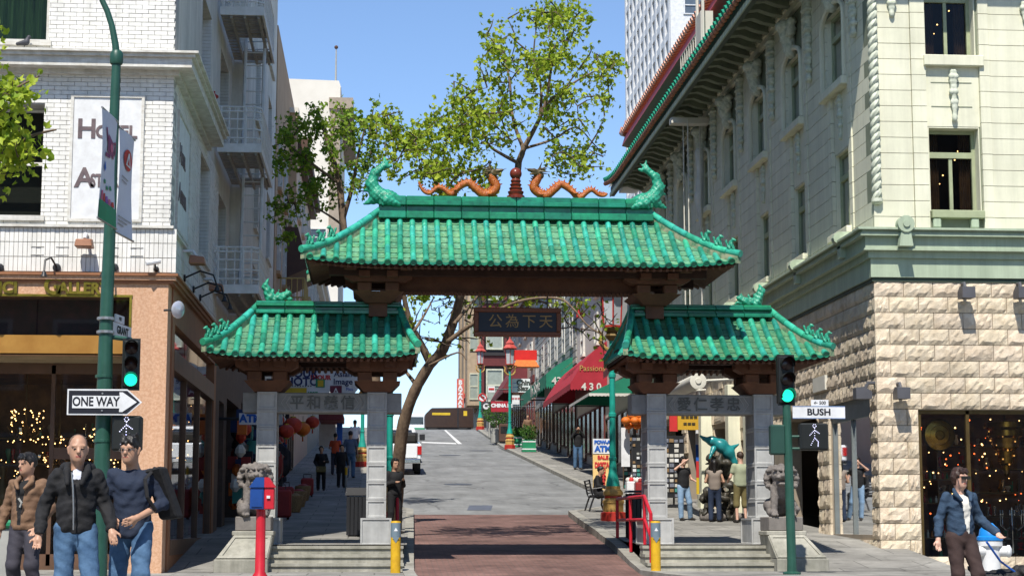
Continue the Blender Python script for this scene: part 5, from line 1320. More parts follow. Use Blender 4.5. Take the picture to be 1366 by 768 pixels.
p = WX(238, 413, LX + .25); t = thing('convex_mirror', 'round white mirror on the orange corner facing the street', 'mirror', (p.x, p.y, p.z)); rot = Vector((1, -.75, -.1)).to_track_quat('Z', 'Y').to_matrix(); b = MB(); b.lathe((p.x, p.y, p.z), [(.14, -.03), (.15, 0), (.13, .02), (.07, .04), (0, .045)], 18, rot=rot); b.build('mirror_face', M('pale_mirror', (.6, .62, .68), rough=.25, metal=.4), t, True); MB().tube([(LX, p.y + .1, p.z), (p.x, p.y, p.z)], .02, 6).build('arm', m_blackm, t)
p = WX(285, 138, LX + .2); t = thing('standpipe', 'red fire standpipe valve fixed to the white hotel wall', 'valve', (LX, p.y, p.z)); b = MB(); b.lathe((p.x, p.y, p.z - .2), [(.05, 0), (.14, .02), (.14, .08), (.06, .1), (.06, .3), (.1, .32), (.1, .36), (.03, .4), (.03, .45)], 10); b.build('valve_body', m_red, t, True); b = MB(); b.tube([(p.x - .12, p.y, p.z - .12), (p.x + .12, p.y, p.z - .12)], .05, 8); b.build('outlet', m_red, t, True)
# pigeon on the ledge
p = W(31, 62, LV - .15); s = SDF(.012); s.cap((p.x - .1, LV - .15, 9.04), (p.x + .05, LV - .15, 9.07), .03, .055, .03); s.cap((p.x + .06, LV - .15, 9.10), (p.x + .09, LV - .15, 9.17), .04, .03, .03); s.cap((p.x + .1, LV - .15, 9.17), (p.x + .14, LV - .16, 9.16), .012, .006, .01); s.cap((p.x + .02, LV - .15, 9.03), (p.x + .02, LV - .15, 8.985), .01, .008, .005)
o = s.build('pigeon', M('dark_pigeon', (.05, .05, .06), (.03, .03, .035), rough=.6)); tag(o, 'dark pigeon perched on the white ledge under the curtained window', 'bird')
# goods and bulbs in the gallery
random.seed(21); b = MB()
for cx, cy, n, zz in ((-6.4, 33.6, 26, 2.6), (-5.1, 34.2, 26, 2.3), (-6.9, 34.5, 20, 1.7), (-5.5, 33.2, 16, 1.6), (-4.7, 35.2, 20, 1.9), (-6.1, 35.5, 20, 2.2)):
    for i in range(n * 2): a = random.random() * 6.28; b.sphere((cx + .35 * math.cos(a) * random.uniform(.5, 1), cy + .35 * math.sin(a), zz + random.uniform(-.3, .3)), random.uniform(.007, .017), 6, 4)
for i in range(60): b.sphere((random.uniform(-4.6, -3.75), random.uniform(33, 39.4), random.uniform(1., 3.3)), random.uniform(.007, .016), 6, 4)
o = b.build('lit_bulbs', m_bulb); tag(o, 'many small warm lit bulbs inside the orange gallery', 'lights'); stuff(o)
for k, (cx, cy, zz) in enumerate(((-6.4, 33.6, 2.6), (-5.1, 34.2, 2.3), (-6.1, 35.5, 2.2))):
    t = thing('hanging_chandelier', ('brass chandelier hanging in the gallery window beside the entrance frame', 'brass chandelier hanging behind the green pole in the gallery', 'brass chandelier deep inside the orange gallery')[k], 'chandelier', (cx, cy, zz), 'gallery chandeliers')
    MB().tube([(cx, cy, zz), (cx, cy, 3.6)], .015, 6).build('chain', m_bronze, t); q = MB()
    for a in range(8): an = a * .785; q.tube([(cx, cy, zz - .1), (cx + .2 * math.cos(an), cy + .2 * math.sin(an), zz - .2), (cx + .34 * math.cos(an), cy + .34 * math.sin(an), zz)], .014, 5)
    q.lathe((cx, cy, zz - .3), [(.02, 0), (.08, .06), (.04, .15), (.07, .25), (.02, .35)], 10); q.build('arms', m_bronze, t, True)
for k, (x, y, h) in enumerate(((-6.6, 32.75, 1.1), (-5.95, 32.9, .8), (-5.2, 32.8, .95))):
    t = thing('vase', ('tall dark vase on a stand in the gallery window', 'squat dark vase on a stand in the gallery window', 'slim gilt vase on a stand behind the men')[k], 'vase', (x, y, .3)); MB().box(x - .25, x + .25, y - .2, y + .2, .05, .75).build('stand', m_brownf, t); MB().lathe((x, y, .751), [(.09, 0), (.16, h * .35), (.13, h * .65), (.05, h * .8), (.09, h)], 14).build('body', (m_bronze, m_drag_head, m_goldp)[k], t, True)

shelves('tall display shelves along the back of the orange gallery', -9, -4.5, 36.0, 36.6, (.5, 1.0, 1.5, 2.0, 2.5), m_bronze)
clutter('rows of gilt and glass ornaments inside the orange gallery', -8.5, -4.6, 36.0, 36.5, (.5, 1.0, 1.5, 2.0, 2.5), 160, 6, m_orn4)
clutter('ornaments crowding the window floor of the orange gallery', -7.4, -4.5, 32.6, 34.2, (.03, .35, .75), 110, 7, m_orn4)
clutter('ornaments in the street-side window of the orange gallery', -4.7, -3.85, 37.0, 39.5, (.6, 1.1, 1.6, 2.1), 80, 8, m_orn4)
# ================================================================== buildings up the street and across the junction
m_fram = M('white_window_frame', (.62, .6, .55), rough=.5); m_pane = M('dark_window_pane', (.05, .06, .07), (.03, .035, .04), rough=.12, spec=.8)
def win_mesh(name, mf, mp):
    b = MB(); b.box(-.5, -.42, -.5, .5, -.5, .5); b.box(.42, .5, -.5, .5, -.5, .5); b.box(-.42, .42, -.5, .5, -.5, -.45); b.box(-.42, .42, -.5, .5, .45, .5); b.box(-.42, .42, -.4, .5, -.025, .025); b.box(-.42, .42, -.05, .3, -.45, -.026, 1); b.box(-.42, .42, -.05, .3, .026, .45, 1)
    return b.mesh(name, [mf, mp])
ME_WIN = win_mesh('window', m_fram, m_pane)
def bg_building(name, label, fac, u0, u1, depth, z0, z1, mat, rows, bays, wmesh=None, wh=(1.0, 1.6), corn=None, end=True, group=None):
    t = thing(name, label, 'building', fac.P((u0 + u1) / 2, 0, z0), group)
    fac.one('wall', mat, t, u0, u1, -depth, 0, z0 - 1, z1)
    for z in rows:
        for k in range(bays):
            u = u0 + (u1 - u0) * (k + .5) / bays; p = fac.P(u, .02, z)
            put('window', wmesh or ME_WIN, t, p, (0, 0, fac.rz()), (wh[0], .16, wh[1])); fac.one('sill', mat, t, u - wh[0] * .6, u + wh[0] * .6, .001, .14, z - wh[1] / 2 - .12, z - wh[1] / 2 - .002)
    if corn:
        fac.one('cornice', corn, t, u0, u1, -.1, .5, z1 - .35, z1 + .05); fac.one('cornice', corn, t, u0, u1, -.1, .3, z1 - .7, z1 - .352)
    return t
FR = Fac('W', 9.94); FL = Fac('E', -3.57)
m_tan = M('tan_render', (.46, .31, .19), (.40, .26, .155), rough=.85, sc=1.2); m_pink = M('pinkish_render', (.56, .43, .33), (.48, .36, .27), rough=.85, sc=1.2); m_crm = M('cream_tower_render', (.64, .60, .53), (.58, .54, .47), rough=.8, sc=.6)
m_yel = M('ochre_paint', (.45, .33, .12), (.34, .24, .08), rough=.7, sc=2); m_dbrown = M('dark_brown_timber', (.09, .045, .03), rough=.7); m_grey = M('grey_siding', (.36, .36, .33), (.28, .28, .26), rough=.8, sc=2); m_dred = M('victorian_dark_red', (.12, .02, .018), rough=.6)
m_teal = M('teal_paint', (.015, .32, .25), (.012, .24, .19), rough=.4, sc=5); m_lred = M('lamp_red_paint', (.42, .03, .02), rough=.45); m_lgold = M('lamp_gold_paint', (.50, .32, .10), (.38, .22, .06), rough=.45, sc=9)
tb = bg_building('tan_building', 'tall plain tan building adjoining the white hotel', FL, 62.3, 78, 12, 2, 18.3, m_tan, [7.4, 10.6, 13.6], 4, wh=(1.2, 1.7))
FL.one('pilaster', m_tan, tb, 71.2, 71.9, 0.001, .3, 13.6, 17.2); FL.one('pilaster_cap', m_crm, tb, 71.1, 72, 0.001, .36, 17.2, 17.4)
for z, a, c in ((8.6, 64.5, 68), (8.6, 70, 74)):
    FL.one('balcony', m_yel, tb, a, c, .001, 1.0, z - .28, z); b = MB()
    for k in range(12): u = a + .1 + k * (c - a - .2) / 11; b.tube([FL.P(u, .95, z), FL.P(u, .95, z + 1.0)], .02, 5)
    for k in range(5): o = .1 + k * .2; b.tube([FL.P(a + .05, o, z), FL.P(a + .05, o, z + 1.0)], .02, 5)
    b.tube([FL.P(a + .05, 0, z + 1.), FL.P(a + .05, .95, z + 1.), FL.P(c, .95, z + 1.)], .03, 5); b.build('balcony_railing', m_yel, tb)
b = MB(); b.hexa([FL.P(69, 0, 10.2), FL.P(69, .9, 10.6), FL.P(74, .9, 10.6), FL.P(74, 0, 10.2)], [FL.P(69, 0, 12.2), FL.P(69, .5, 12.2), FL.P(74, .5, 12.2), FL.P(74, 0, 12.2)]); b.build('hood', m_dbrown, tb)
bg_building('pinkish_building', 'pinkish cream building between the tan block and the pale tower', FL, 78.1, 95, 12, 3, 17.6, m_pink, [9, 12.2, 15.2], 4, wh=(1.3, 1.7), corn=m_dbrown)
bg_building('low_shop_row', 'low grey shop row beyond the pinkish building', FL, 95.1, 134, 12, 4.5, 15.5, m_grey, [11, 13.6], 8, wh=(1.2, 1.6), corn=m_crm)
FS = Fac('S', 158)
ct = bg_building('pale_tower', 'tall cream tower with an antenna rising behind the left trees', FS, -8.1, -3.45, 25, 8, 39.6, m_crm, [], 1)
for z in (14, 18, 22, 26.0): put('window', ME_WIN, ct, FS.P(-5.3, .02, z), (0, 0, 0), (1.7, .16, 1.6))
FT = Fac('E', -3.45)
for z in (14, 17.5, 21, 24.5, 28, 31.5, 35): put('window', ME_WIN, ct, FT.P(160.5, .02, z), (0, 0, R(90)), (2.2, .2, 2.2))
MB().prism([(-8.1, 39.6), (-3.4, 39.6), (-3.6, 40.2), (-8.1, 40.3)], 158, 182).build('parapet', m_crm, ct); FT.one('cornice', M('taupe_cornice', (.33, .27, .21), rough=.8), ct, 157.7, 183, -1.0, 1.15, 37.6, 38.6); FT.one('corner_panel', MATS['taupe_cornice'], ct, 157.9, 160, -.9, .02, 24, 37.5)
p = W(448, 105, 160); MB().tube([(p.x, 160, 39.5), (p.x, 160, 42.5), (p.x, 160, 43.6)], [.1, .07, .05], 6).build('antenna', m_grey, ct); MB().sphere((p.x, 160, 43.8), .18, 8, 6).build('antenna_beacon', m_dbrown, ct)
# right row
r2 = bg_building('cream_shop_building', 'narrow cream shop building above the dark red awning', FR, 66.6, 88.5, 10, 2, 13.0, m_crm, [9.6, 11.8], 4, wh=(1.2, 1.4), corn=m_crm)
r3 = bg_building('grey_shop_building', 'grey sided shop building above the green awning', FR, 88.6, 112, 10, 4, 16, m_grey, [10.6, 13.2], 6, wh=(1.3, 1.6), corn=m_corn)
for k in range(14): FR.one('siding_board', m_grey, r3, 88.7, 111.9, .001, .05, 8.8 + k * .32, 8.8 + k * .32 + .27)
r4 = bg_building('brown_shop_building', 'brown timbered shop building beyond the green awning', FR, 112.1, 135, 10, 5.5, 15.5, m_pink, [11.6, 14], 5, wh=(1.3, 1.6), corn=m_dbrown)
ME_WIN2 = win_mesh('window', M('pale_sash', (.55, .55, .42), rough=.5), M('reflecting_pane', (.30, .33, .28), rough=.15))
FV = Fac('S', 158.0); vic = bg_building('victorian_building', 'dark red and black corner building with pale sash windows at the crest', FV, 9.4, 20, 20, 8, 25, M('black_trim', (.025, .02, .02), rough=.6), [], 1)
for z in (13.0, 17.6, 22.0):
    FV.one('red_band', m_dred, vic, 9.3, 20, .001, .25, z + 1.7, z + 2.6); FV.one('string_course', MATS['black_trim'], vic, 9.25, 20, .001, .4, z + 2.602, z + 2.85)
    for k in range(5): put('window', ME_WIN2, vic, FV.P(10.4 + k * 2.0, .05, z), (0, 0, 0), (1.5, .2, 2.9))
    for k in range(6): FV.one('pilaster', m_dred, vic, 9.35 + k * 2.0 - .1, 9.35 + k * 2.0 + .12, .001, .3, z - 1.7, z + 1.69)
FVw = Fac('W', 9.4)
for k in range(3):
    u = 162 + k * 7; FVw.one('bay', M('tan_bay', (.40, .30, .2), rough=.8), vic, u, u + 4, .001, 1.2, 11.5, 23)
    for z in (13.2, 17.6, 21.6): put('window', ME_WIN2, vic, FVw.P(u, .6, z) - Vector((0, .02, 0)), (0, 0, 0), (.8, .14, 2.4))
FVw.one('roof_eave', m_dred, vic, 158, 180, -1, 1.4, 24.6, 25.2)
hr = thing('white_tower_block', 'white high-rise tower with a grid of windows above the red eave', 'building', (33, 200, 0)); m_hw = M('white_tower_concrete', (.66, .67, .68), rough=.7); m_hg = M('tower_glass', (.10, .13, .17), rough=.2)
HX = W(897, 60, 200).x; HV1 = 236.0; FH = Fac('W', HX)
B1('core', m_hg, hr, HX + .3, HX + 30, 200.3, HV1, 3, 100)
for k in range(12): v = 200.0 + k * 3.24; FH.one('mullion', m_hw, hr, v, v + 1.05, -.5, .35, 3, 100.)
for k in range(24): z = 33.2 + k * 2.6; FH.one('floor_band', m_hw, hr, 200.02, HV1 - .4, -.5, .3, z, z + .85)
B1('front_wall', m_hw, hr, HX - .3, HX + 30, 199.4, 199.99, 3, 100)
ME_WIN3 = win_mesh('window', m_hw, m_hg)
for z in (47.6, 51.8, 56, 60.2, 64.4): put('window', ME_WIN3, hr, (HX + 2.4, 199.4, z), (0, 0, 0), (2.4, .3, 2.2))
# blocks across the junction, behind the camera (added unseen, to darken window reflections)
for k, (x0, x1, h, mt, lab) in enumerate(((-40, -9, 17, m_tan, 'unseen tan block added for window reflections across the junction, on the uphill corner'), (14, 45, 20, m_grey, 'unseen grey block added for window reflections across the junction, on the downhill corner'))):
    t = bg_building('reflection_block', lab, Fac('S', -24), x0, x1, 20, -1.5, h, mt, [], 1)
    for z in (3, 7, 11, 14.5):
        for j in range(9): put('window', ME_WIN, t, (x0 + (x1 - x0) * (j + .5) / 9, -23.95 + 20, z), (0, 0, R(180)), (2.0, .2, 2.4))
# ------------------------------------------------------------------ awnings
m_awr = M('dark_red_canvas', (.36, .02, .035), (.28, .014, .025), rough=.85, sc=2); m_awg = M('green_canvas', (.012, .20, .12), (.01, .15, .09), rough=.85, sc=2); m_awm = M('maroon_canvas', (.16, .03, .035), rough=.85); m_offw = M('off_white_print', (.62, .6, .55), rough=.7); m_gild = M('gold_print', (.45, .27, .08), rough=.6)
def awning(label, u0, u1, out, zt, zb, mat, val=.3, curve=.12, ends=True, wall=9.94, valmat=None, side=1):
    t = thing('awning', label, 'awning', (wall - side * out / 2, u0, zb), 'shop awnings along the street'); n = 6; b = MB()
    def pt(q, u): return Vector((wall - side * out * q, u, zt + (zb - zt) * q + curve * math.sin(math.pi * q)))
    nu = 10
    for j in range(nu):
        ua, ub = u0 + (u1 - u0) * j / nu, u0 + (u1 - u0) * (j + 1) / nu
        b.add([pt(i / n, ua) for i in range(n + 1)] + [pt(i / n, ub) - Vector((0, 0, .0)) for i in range(n + 1)], [(i, i + 1, i + n + 2, i + n + 1) for i in range(n)])
    b.build('canopy', mat, t, True)
    for u in (u0, u1):
        e = MB(); P = [pt(i / n, u) for i in range(n + 1)]; e.add(P + [Vector((wall, u, zb - .02))], [tuple(range(n + 2))]); e.build('end_panel', mat, t)
    v_ = MB(); m = 24
    for a, c in (((wall - side * out, u0), (wall - side * out, u1)), ((wall, u0), (wall - side * out, u0))):
        A = [Vector((a[0] + (c[0] - a[0]) * k / m, a[1] + (c[1] - a[1]) * k / m, zb)) for k in range(m + 1)]; off = Vector((side * -.012, 0, 0)) if a[0] == c[0] else Vector((0, -.012, 0))
        v_.add([p + off for p in A] + [p + off - Vector((0, 0, val * (.8 + .2 * (k % 2)))) for k, p in enumerate(A)], [(k, k + 1, k + m + 2, k + m + 1) for k in range(m)])
    v_.build('valance', valmat or mat, t); f = MB()
    for u in (u0 + .05, u1 - .05): f.tube([(wall, u, zb - .05), (wall - side * out + .04 * side, u, zb - .05)], .025, 5)
    stuff(f.build('frame_bars', m_blackm, t)); return t
aw = awning('dark red awning numbered 430 over the cream building shop', 77, 89.5, 1.6, 8.7, 6.85, m_awr, .3, .25)
text('4 3 0', .42, m_offw, (9.25, 76.96, 6.70), aw, bold=.012); text('Passions', .34, m_gild, (9.3, 76.97, 7.5), aw)
p = text('Passions', .9, m_gild, (8.9, 82.2, 8.15), aw, rz=R(-90), tilt=R(50), sx=1.6)
aw = awning('green awning numbered 438 over the grey building shop', 90.2, 106, 1.40, 9.25, 8.35, m_awg, .75, .1)
text('438', .5, m_offw, (9.2, 90.15, 8.0), aw, bold=.012); text('In Style', .95, m_offw, (8.5, 96, 8.05), aw, rz=R(-90), sx=2.0)
awning('narrow green awning with white edging under the red one', 69, 76, 1.75, 6.6, 5.85, m_awg, .12, .02, valmat=m_offw)
awning('maroon awning over the shop beside the stone building', 62.2, 68, 1.3, 7.6, 6.6, m_awm, .3)
awning('dark red pitched awning before the crest', 118, 131, 1.6, 12.2, 9.8, m_awm, .4, .1)
t = thing('rolled_awning', 'rolled cream awning over the passage shop front', 'awning', (9.3, 44, 4.4)); b = MB(); q0, q1 = W(931, 508, 44.5), W(900, 522, 51); b.tube([q0, q1], [.2, .2], 14); b.build('roll', m_cream, t, True); b = MB(); rot = Vector((0, -1, 0)).to_track_quat('Z', 'Y').to_matrix(); b.lathe(q0 + Vector((0, -.002, 0)), [(.21, 0), (.21, .04), (.16, .05), (.08, .05), (.07, .08), (.0, .08)], 16, rot=rot); b.build('end_cap', m_cream, t, True)
for q in (q0, q1): MB().tube([q, q + Vector((.9, 0, .05))], .035, 6).build('arm', m_cream, t)
# ------------------------------------------------------------------ hanging and wall signs
def board(name, label, x0, y0, x1, y1, v, mat, lines=(), frame=None, depth=.1, cat='sign', wallx=None, round_=False):
    a, c = W(x0, y1, v), W(x1, y0, v); cx = (a.x + c.x) / 2
    t = thing(name, label, cat, (cx, v, a.z))
    if round_: rot = Euler((R(90), 0, 0)).to_matrix(); MB().lathe((cx, v - depth / 2 + .0, (a.z + c.z) / 2), [((c.z - a.z) / 2, -depth), ((c.z - a.z) / 2, 0)], 32, rot=rot).build('board', mat, t)
    else: B1('board', mat, t, a.x, c.x, v - depth / 2, v + depth / 2, a.z, c.z)
    for s, fx, fy, size, m_, *rest in lines: text(s, size, m_, (a.x + (c.x - a.x) * fx, v - depth / 2 - .012, c.z - (c.z - a.z) * fy), t, bold=rest[0] if rest else 0, sx=rest[1] if len(rest) > 1 else 1)
    if wallx is not None: MB().tube([(wallx, v, (a.z + c.z) / 2), (a.x if wallx < cx else c.x, v, (a.z + c.z) / 2)], .04, 6).build('bracket_bar', m_blackm, t); 
    return t, a, c
m_pnavy = M('print_navy', (.02, .03, .12), rough=.6); m_pred = M('print_red', (.55, .03, .03), rough=.6); m_pyel = M('print_yellow', (.62, .42, .02), rough=.6); m_pgreen = M('print_green', (.02, .26, .12), rough=.6); m_pwhite = M('print_white', (.72, .73, .74), rough=.6); m_pblue = M('print_blue', (.02, .12, .5), rough=.6); m_pmaroon = M('print_maroon', (.16, .02, .045), rough=.6)
t, a, c = board('photo_shop_sign', 'white and yellow photo shop sign lettered YOUR PHOTO over the left pavement', 376, 490, 440, 529, 58, m_pwhite, [('YOUR', .42, .22, .36, m_pnavy, .012), ('PHOTO', .36, .50, .36, m_pnavy, .012), ('1HOUR', .80, .35, .2, m_pred, .01), ('1997', .64, .9, .17, m_pgreen, .008)], wallx=-3.57)
wd = c.x - a.x; ht = c.z - a.z
B1('yellow_field', m_pyel, t, a.x + .002, a.x + wd * .52, 57.93, 57.949, a.z + .002, a.z + ht * .3); B1('logo_square', m_pgreen, t, a.x + wd * .71, a.x + wd * .9, 57.93, 57.949, a.z + ht * .32, a.z + ht * .60); B1('logo_mark', m_pyel, t, a.x + wd * .75, a.x + wd * .87, 57.92, 57.93, a.z + ht * .35, a.z + ht * .56)
for k in range(10): B1('dot', m_ink, t, a.x + wd * (.1 + .055 * k), a.x + wd * (.125 + .055 * k), 57.92, 57.949, a.z + ht * .345, a.z + ht * .38)
t, a, c = board('gallery_sign', 'round white sign lettered Asian Image beside the photo sign', 437, 484, 478, 530, 59, m_pwhite, [('Asian', .5, .33, .27, m_pnavy, .004), ('Image', .5, .55, .27, m_pnavy, .004), ('Pics', .72, .76, .15, m_pblue)], round_=True, wallx=-3.57)
B1('maroon_square', m_pmaroon, t, a.x + .08, a.x + .46, 58.86, 58.89, a.z - .02, a.z + .38); text('A', .34, m_pwhite, (a.x + .27, 58.85, a.z + .17), t)
b = MB(); b.prism([(c.x - .05, a.z), (c.x + .16, a.z), (c.x + .16, a.z + .42)], 59.0, 59.06); b.build('orange_corner', M('print_orange', (.65, .28, .04), rough=.6), t)
board('atm_sign', 'white sign with blue ATM letters over the dark doorway', 319, 551, 350, 566, 41.3, m_pwhite, [('ATM', .5, .5, .24, m_pblue, .012)], wallx=-3.57)
t, a, c = board('atm_board', 'tall sandwich board lettered ATM and DIGITAL CAMERA beside the near lamp post', 791, 585, 817, 653, 60, M('board_cream', (.75, .55, .25), (.7, .45, .15), rough=.6), [('SALE', .5, .37, .17, m_pred, .01), ('DIGITAL', .5, .52, .24, m_pred, .016, .62), ('C', .52, .63, .2, m_pred, .016), ('A', .52, .70, .2, m_pred, .016), ('M', .52, .77, .2, m_pred, .016), ('E', .52, .84, .2, m_pred, .016), ('R', .52, .91, .2, m_pred, .016)])
B1('blue_header', m_pwhite, t, a.x, c.x, 59.93, 59.948, c.z - .5, c.z - .001); text('POW-AI', .16, m_pblue, ((a.x + c.x) / 2, 59.92, c.z - .12), t, bold=.012); text('ATM', .26, m_pblue, ((a.x + c.x) / 2, 59.92, c.z - .34), t, bold=.016)
for s_ in (-1, 1): MB().box((a.x if s_ < 0 else c.x - .06) + .0, (a.x + .06 if s_ < 0 else c.x), 59.9, 60.3, side_z(60) + .0, a.z).build('foot', m_blackm, t)
board('china_sign', 'dark red sign lettered CHINA BE before the crest', 655, 535, 681, 549, 112, m_awr, [('CHINA BE', .55, .42, .3, m_pwhite, .02)], wallx=9.94)
board('white_shop_sign', 'white shop sign lettered Chin Slaz over the far shops', 683, 505, 707, 523, 106, m_pwhite, [('Chin', .62, .3, .42, m_ink, .02), ('Slaz', .6, .72, .42, m_ink, .02), ('---', .2, .3, .3, m_pblue), ('---', .2, .6, .3, m_pblue)], wallx=9.94)
t, a, c = board('red_canopy_sign', 'bright red sign with orange tiled hood over the far shops', 686, 467, 716, 480, 106.6, M('bright_red', (.62, .02, .015), rough=.5), wallx=9.94)
b = MB(); b.hexa([(a.x - .1, 105.9, a.z - .45), (c.x + .1, 105.9, a.z - .45), (c.x + .1, 106.9, a.z - .45), (a.x - .1, 106.9, a.z - .45)], [(a.x + .1, 106.5, a.z - .002), (c.x - .1, 106.5, a.z - .002), (c.x - .1, 106.9, a.z - .002), (a.x + .1, 106.9, a.z - .002)]); b.build('tiled_hood', M('orange_tile', (.55, .16, .03), (.42, .1, .02), rough=.6, sc=8), t)
board('notice_board', 'small white notice hanging beside the far lamp post', 683, 527, 693, 539, 104, m_pwhite, [('===', .5, .4, .3, m_pred)], wallx=9.94)
board('neon_sign', 'tall pink vertical shop sign beyond the crest', 609, 505, 619, 556, 165, M('pink_sign', (.55, .14, .1), (.42, .1, .08), rough=.6), [(q, .5, .1 + .13 * k, .55, m_pwhite, .03) for k, q in enumerate('BAZAAR')], wallx=9.4)
board('red_sign', 'small red restaurant sign high on the cream building', 769, 401, 785, 424, 86, m_pred, [('Res', .5, .35, .4, m_pwhite, .02)], wallx=9.94)
board('flag_sign', 'small red and white street sign below the Victorian bays', 651, 515, 660, 523, 118, m_pwhite, [('==', .5, .5, .3, m_pred, .02)], wallx=9.94)
# passage shops: yellow and red fascia, posts
t, a, c = board('yellow_fascia_sign', 'yellow shop sign board inside the passage beside the stone building', 904, 548, 934, 573, 54, M('yellow_board', (.55, .33, .02), (.5, .28, .02), rough=.6), [('====', .5, .35, .22, m_ink), ('===', .5, .7, .22, m_ink)], wallx=9.94)
board('red_fascia_sign', 'red shop board beside the yellow one in the passage', 893, 548, 904, 575, 54.2, m_pred, wallx=9.94)
p = on(938, 672, side_z); t = thing('striped_post', 'grey steel post with a red, blue and yellow banner edge in the passage', 'post', (p.x, p.y, p.z)); MB().lathe((p.x, p.y, p.z), [(.24, 0), (.24, .06), (.09, .07), (.09, 3.6)], 12).build('post', m_grey, t, True)
for k, mt in enumerate((m_pblue, m_pred, m_pwhite, m_pblue, m_pred, m_pyel)): B1('banner_stripe', mt, t, p.x - .2, p.x - .12, p.y - .02, p.y + .02, p.z + 3.3 - .5 * (k + 1) + .002, p.z + 3.3 - .5 * k)
for k, v in enumerate((46.2, 48.6, 52.7)):
    t = thing('shopfront_column', ('pale square column behind the man in shorts', 'pale square column behind the dolphin statue', 'pale square column beside the striped post')[k], 'column', (9.8, v, side_z(v))); B1('shaft', m_pale, t, 9.55, 9.9, v - .22, v + .22, side_z(v) - .02, 4.6, .01); B1('base', m_pale, t, 9.5, 9.92, v - .27, v + .27, side_z(v) - .03, side_z(v) + .4, .01)
# ================================================================== shopfronts and goods along the pavements
m_sglass = M('dark_shop_glass', (.03, .03, .03), (.015, .015, .015), rough=.15, spec=.6)
def shopfront(par, fac, u0, u1, h=2.7, mf=None):
    n = max(1, round((u1 - u0) / 1.8)); mf = mf or m_brownf
    for k in range(n):
        a, c = u0 + (u1 - u0) * k / n + .05, u0 + (u1 - u0) * (k + 1) / n - .05; z0 = side_z((a + c) / 2) + (.05 if k % 3 == 1 else .45); z1 = side_z(u0) + h
        fm = MB(); t = .07
        fac.box(fm, a, a + t, .001, .08, z0, z1); fac.box(fm, c - t, c, .001, .08, z0, z1); fac.box(fm, a + t, c - t, .001, .08, z1 - t, z1); fac.box(fm, a + t, c - t, .001, .08, z0, z0 + t); w_ = fm.build('shop_window', mf, par)
        fac.one('pane', m_sglass, w_, a + t, c - t, .002, .03, z0 + t, z1 - t)
    fac.one('shop_fascia', mf, par, u0, u1, .001, .14, side_z(u1) + h + .1, side_z(u1) + h + .55)
shopfront(r2, FR, 67, 77.2, 3.0); shopfront(r2, FR, 77.6, 88.2, 2.9, m_dred); shopfront(r3, FR, 89, 100, 3.0, m_dbrown); shopfront(r3, FR, 100.5, 111.6, 3.0); shopfront(r4, FR, 112.5, 123, 2.8, m_dred); shopfront(r4, FR, 123.5, 134.6, 2.8)
shopfront(tb, FL, 62.6, 77.6, 3.0)
# left goods
m_lan = M('red_lantern_silk', (.50, .05, .02), (.38, .03, .015), rough=.6, sc=6); m_lano = M('orange_lantern_silk', (.62, .16, .01), (.5, .1, .01), rough=.6, sc=6)
def lantern(p, r, mat, lab, grp, n=12):
    t = thing('paper_lantern', lab, 'lantern', p, grp); x, y, z = p
    b = MB(); m = 8; vs = []; k = 14
    for i in range(m + 1):
        a = math.pi * (.09 + .82 * i / m)
        for j in range(k): q = 2 * math.pi * j / k; rr = r * math.sin(a) * (1.0 if j % 2 else .94); vs.append((x + rr * math.cos(q), y + rr * math.sin(q), z - r * .82 * math.cos(a)))
    b.add(vs, [(i * k + j, i * k + (j + 1) % k, (i + 1) * k + (j + 1) % k, (i + 1) * k + j) for i in range(m) for j in range(k)]); b.build('shade', mat, t, True)
    b = MB(); b.lathe((x, y, z + r * .75), [(r * .3, 0), (r * .3, r * .15)], 10); b.lathe((x, y, z - r * .9), [(r * .3, 0), (r * .3, r * .15)], 10); b.build('caps', m_brass, t); MB().tube([(x, y, z + r * .85), (x, y, z + r * 1.6)], .008, 4).build('cord', m_blackm, t); MB().lathe((x, y, z - r * 1.5), [(.03, 0), (.02, r * .6)], 6).build('tassel', mat, t)
for k, (px, py, v, r, mt, lab) in enumerate(((391, 567, 56, .3, m_lan, 'large red lantern hanging first at the left shop door'), (404, 572, 58, .26, m_lano, 'orange lantern beside the large red one'), (417, 563, 60, .24, m_lan, 'pinkish red lantern under the photo sign'), (382, 575, 54, .25, m_lan, 'red lantern close to the gate column on the left'))):
    lantern(W(px, py, v), r, mt, lab, 'lanterns over the left pavement')
random.seed(31)
for k in range(9):
    px, py = 836 + 3.6 * k + random.uniform(-1, 1), 561 + 7 * math.sin(k * 2.1); lantern(W(px, py, 57 + .3 * (k % 3)), .16, m_lano, 'small orange lantern in the bunch behind the near lamp post', 'orange lanterns on the right')
def box_goods(name, lab, cat, x0, y0, x1, y1, v, depth, mat, grp=None, bev=.03):
    a, c = W(x0, y1, v), W(x1, y0, v); o = B1(name, mat, None, a.x, c.x, v, v + depth, a.z, c.z, bev); return tag(o, lab, cat, grp)
m_bagr = M('red_bag', (.30, .02, .02), (.2, .015, .015), rough=.6); m_cloth = M('dark_garments', (.03, .03, .04), (.012, .012, .015), rough=.9, sc=6); m_basket = M('wicker', (.30, .19, .09), (.18, .11, .05), rough=.85, sc=25); m_tealc = M('teal_scarf', (.05, .25, .22), rough=.8)
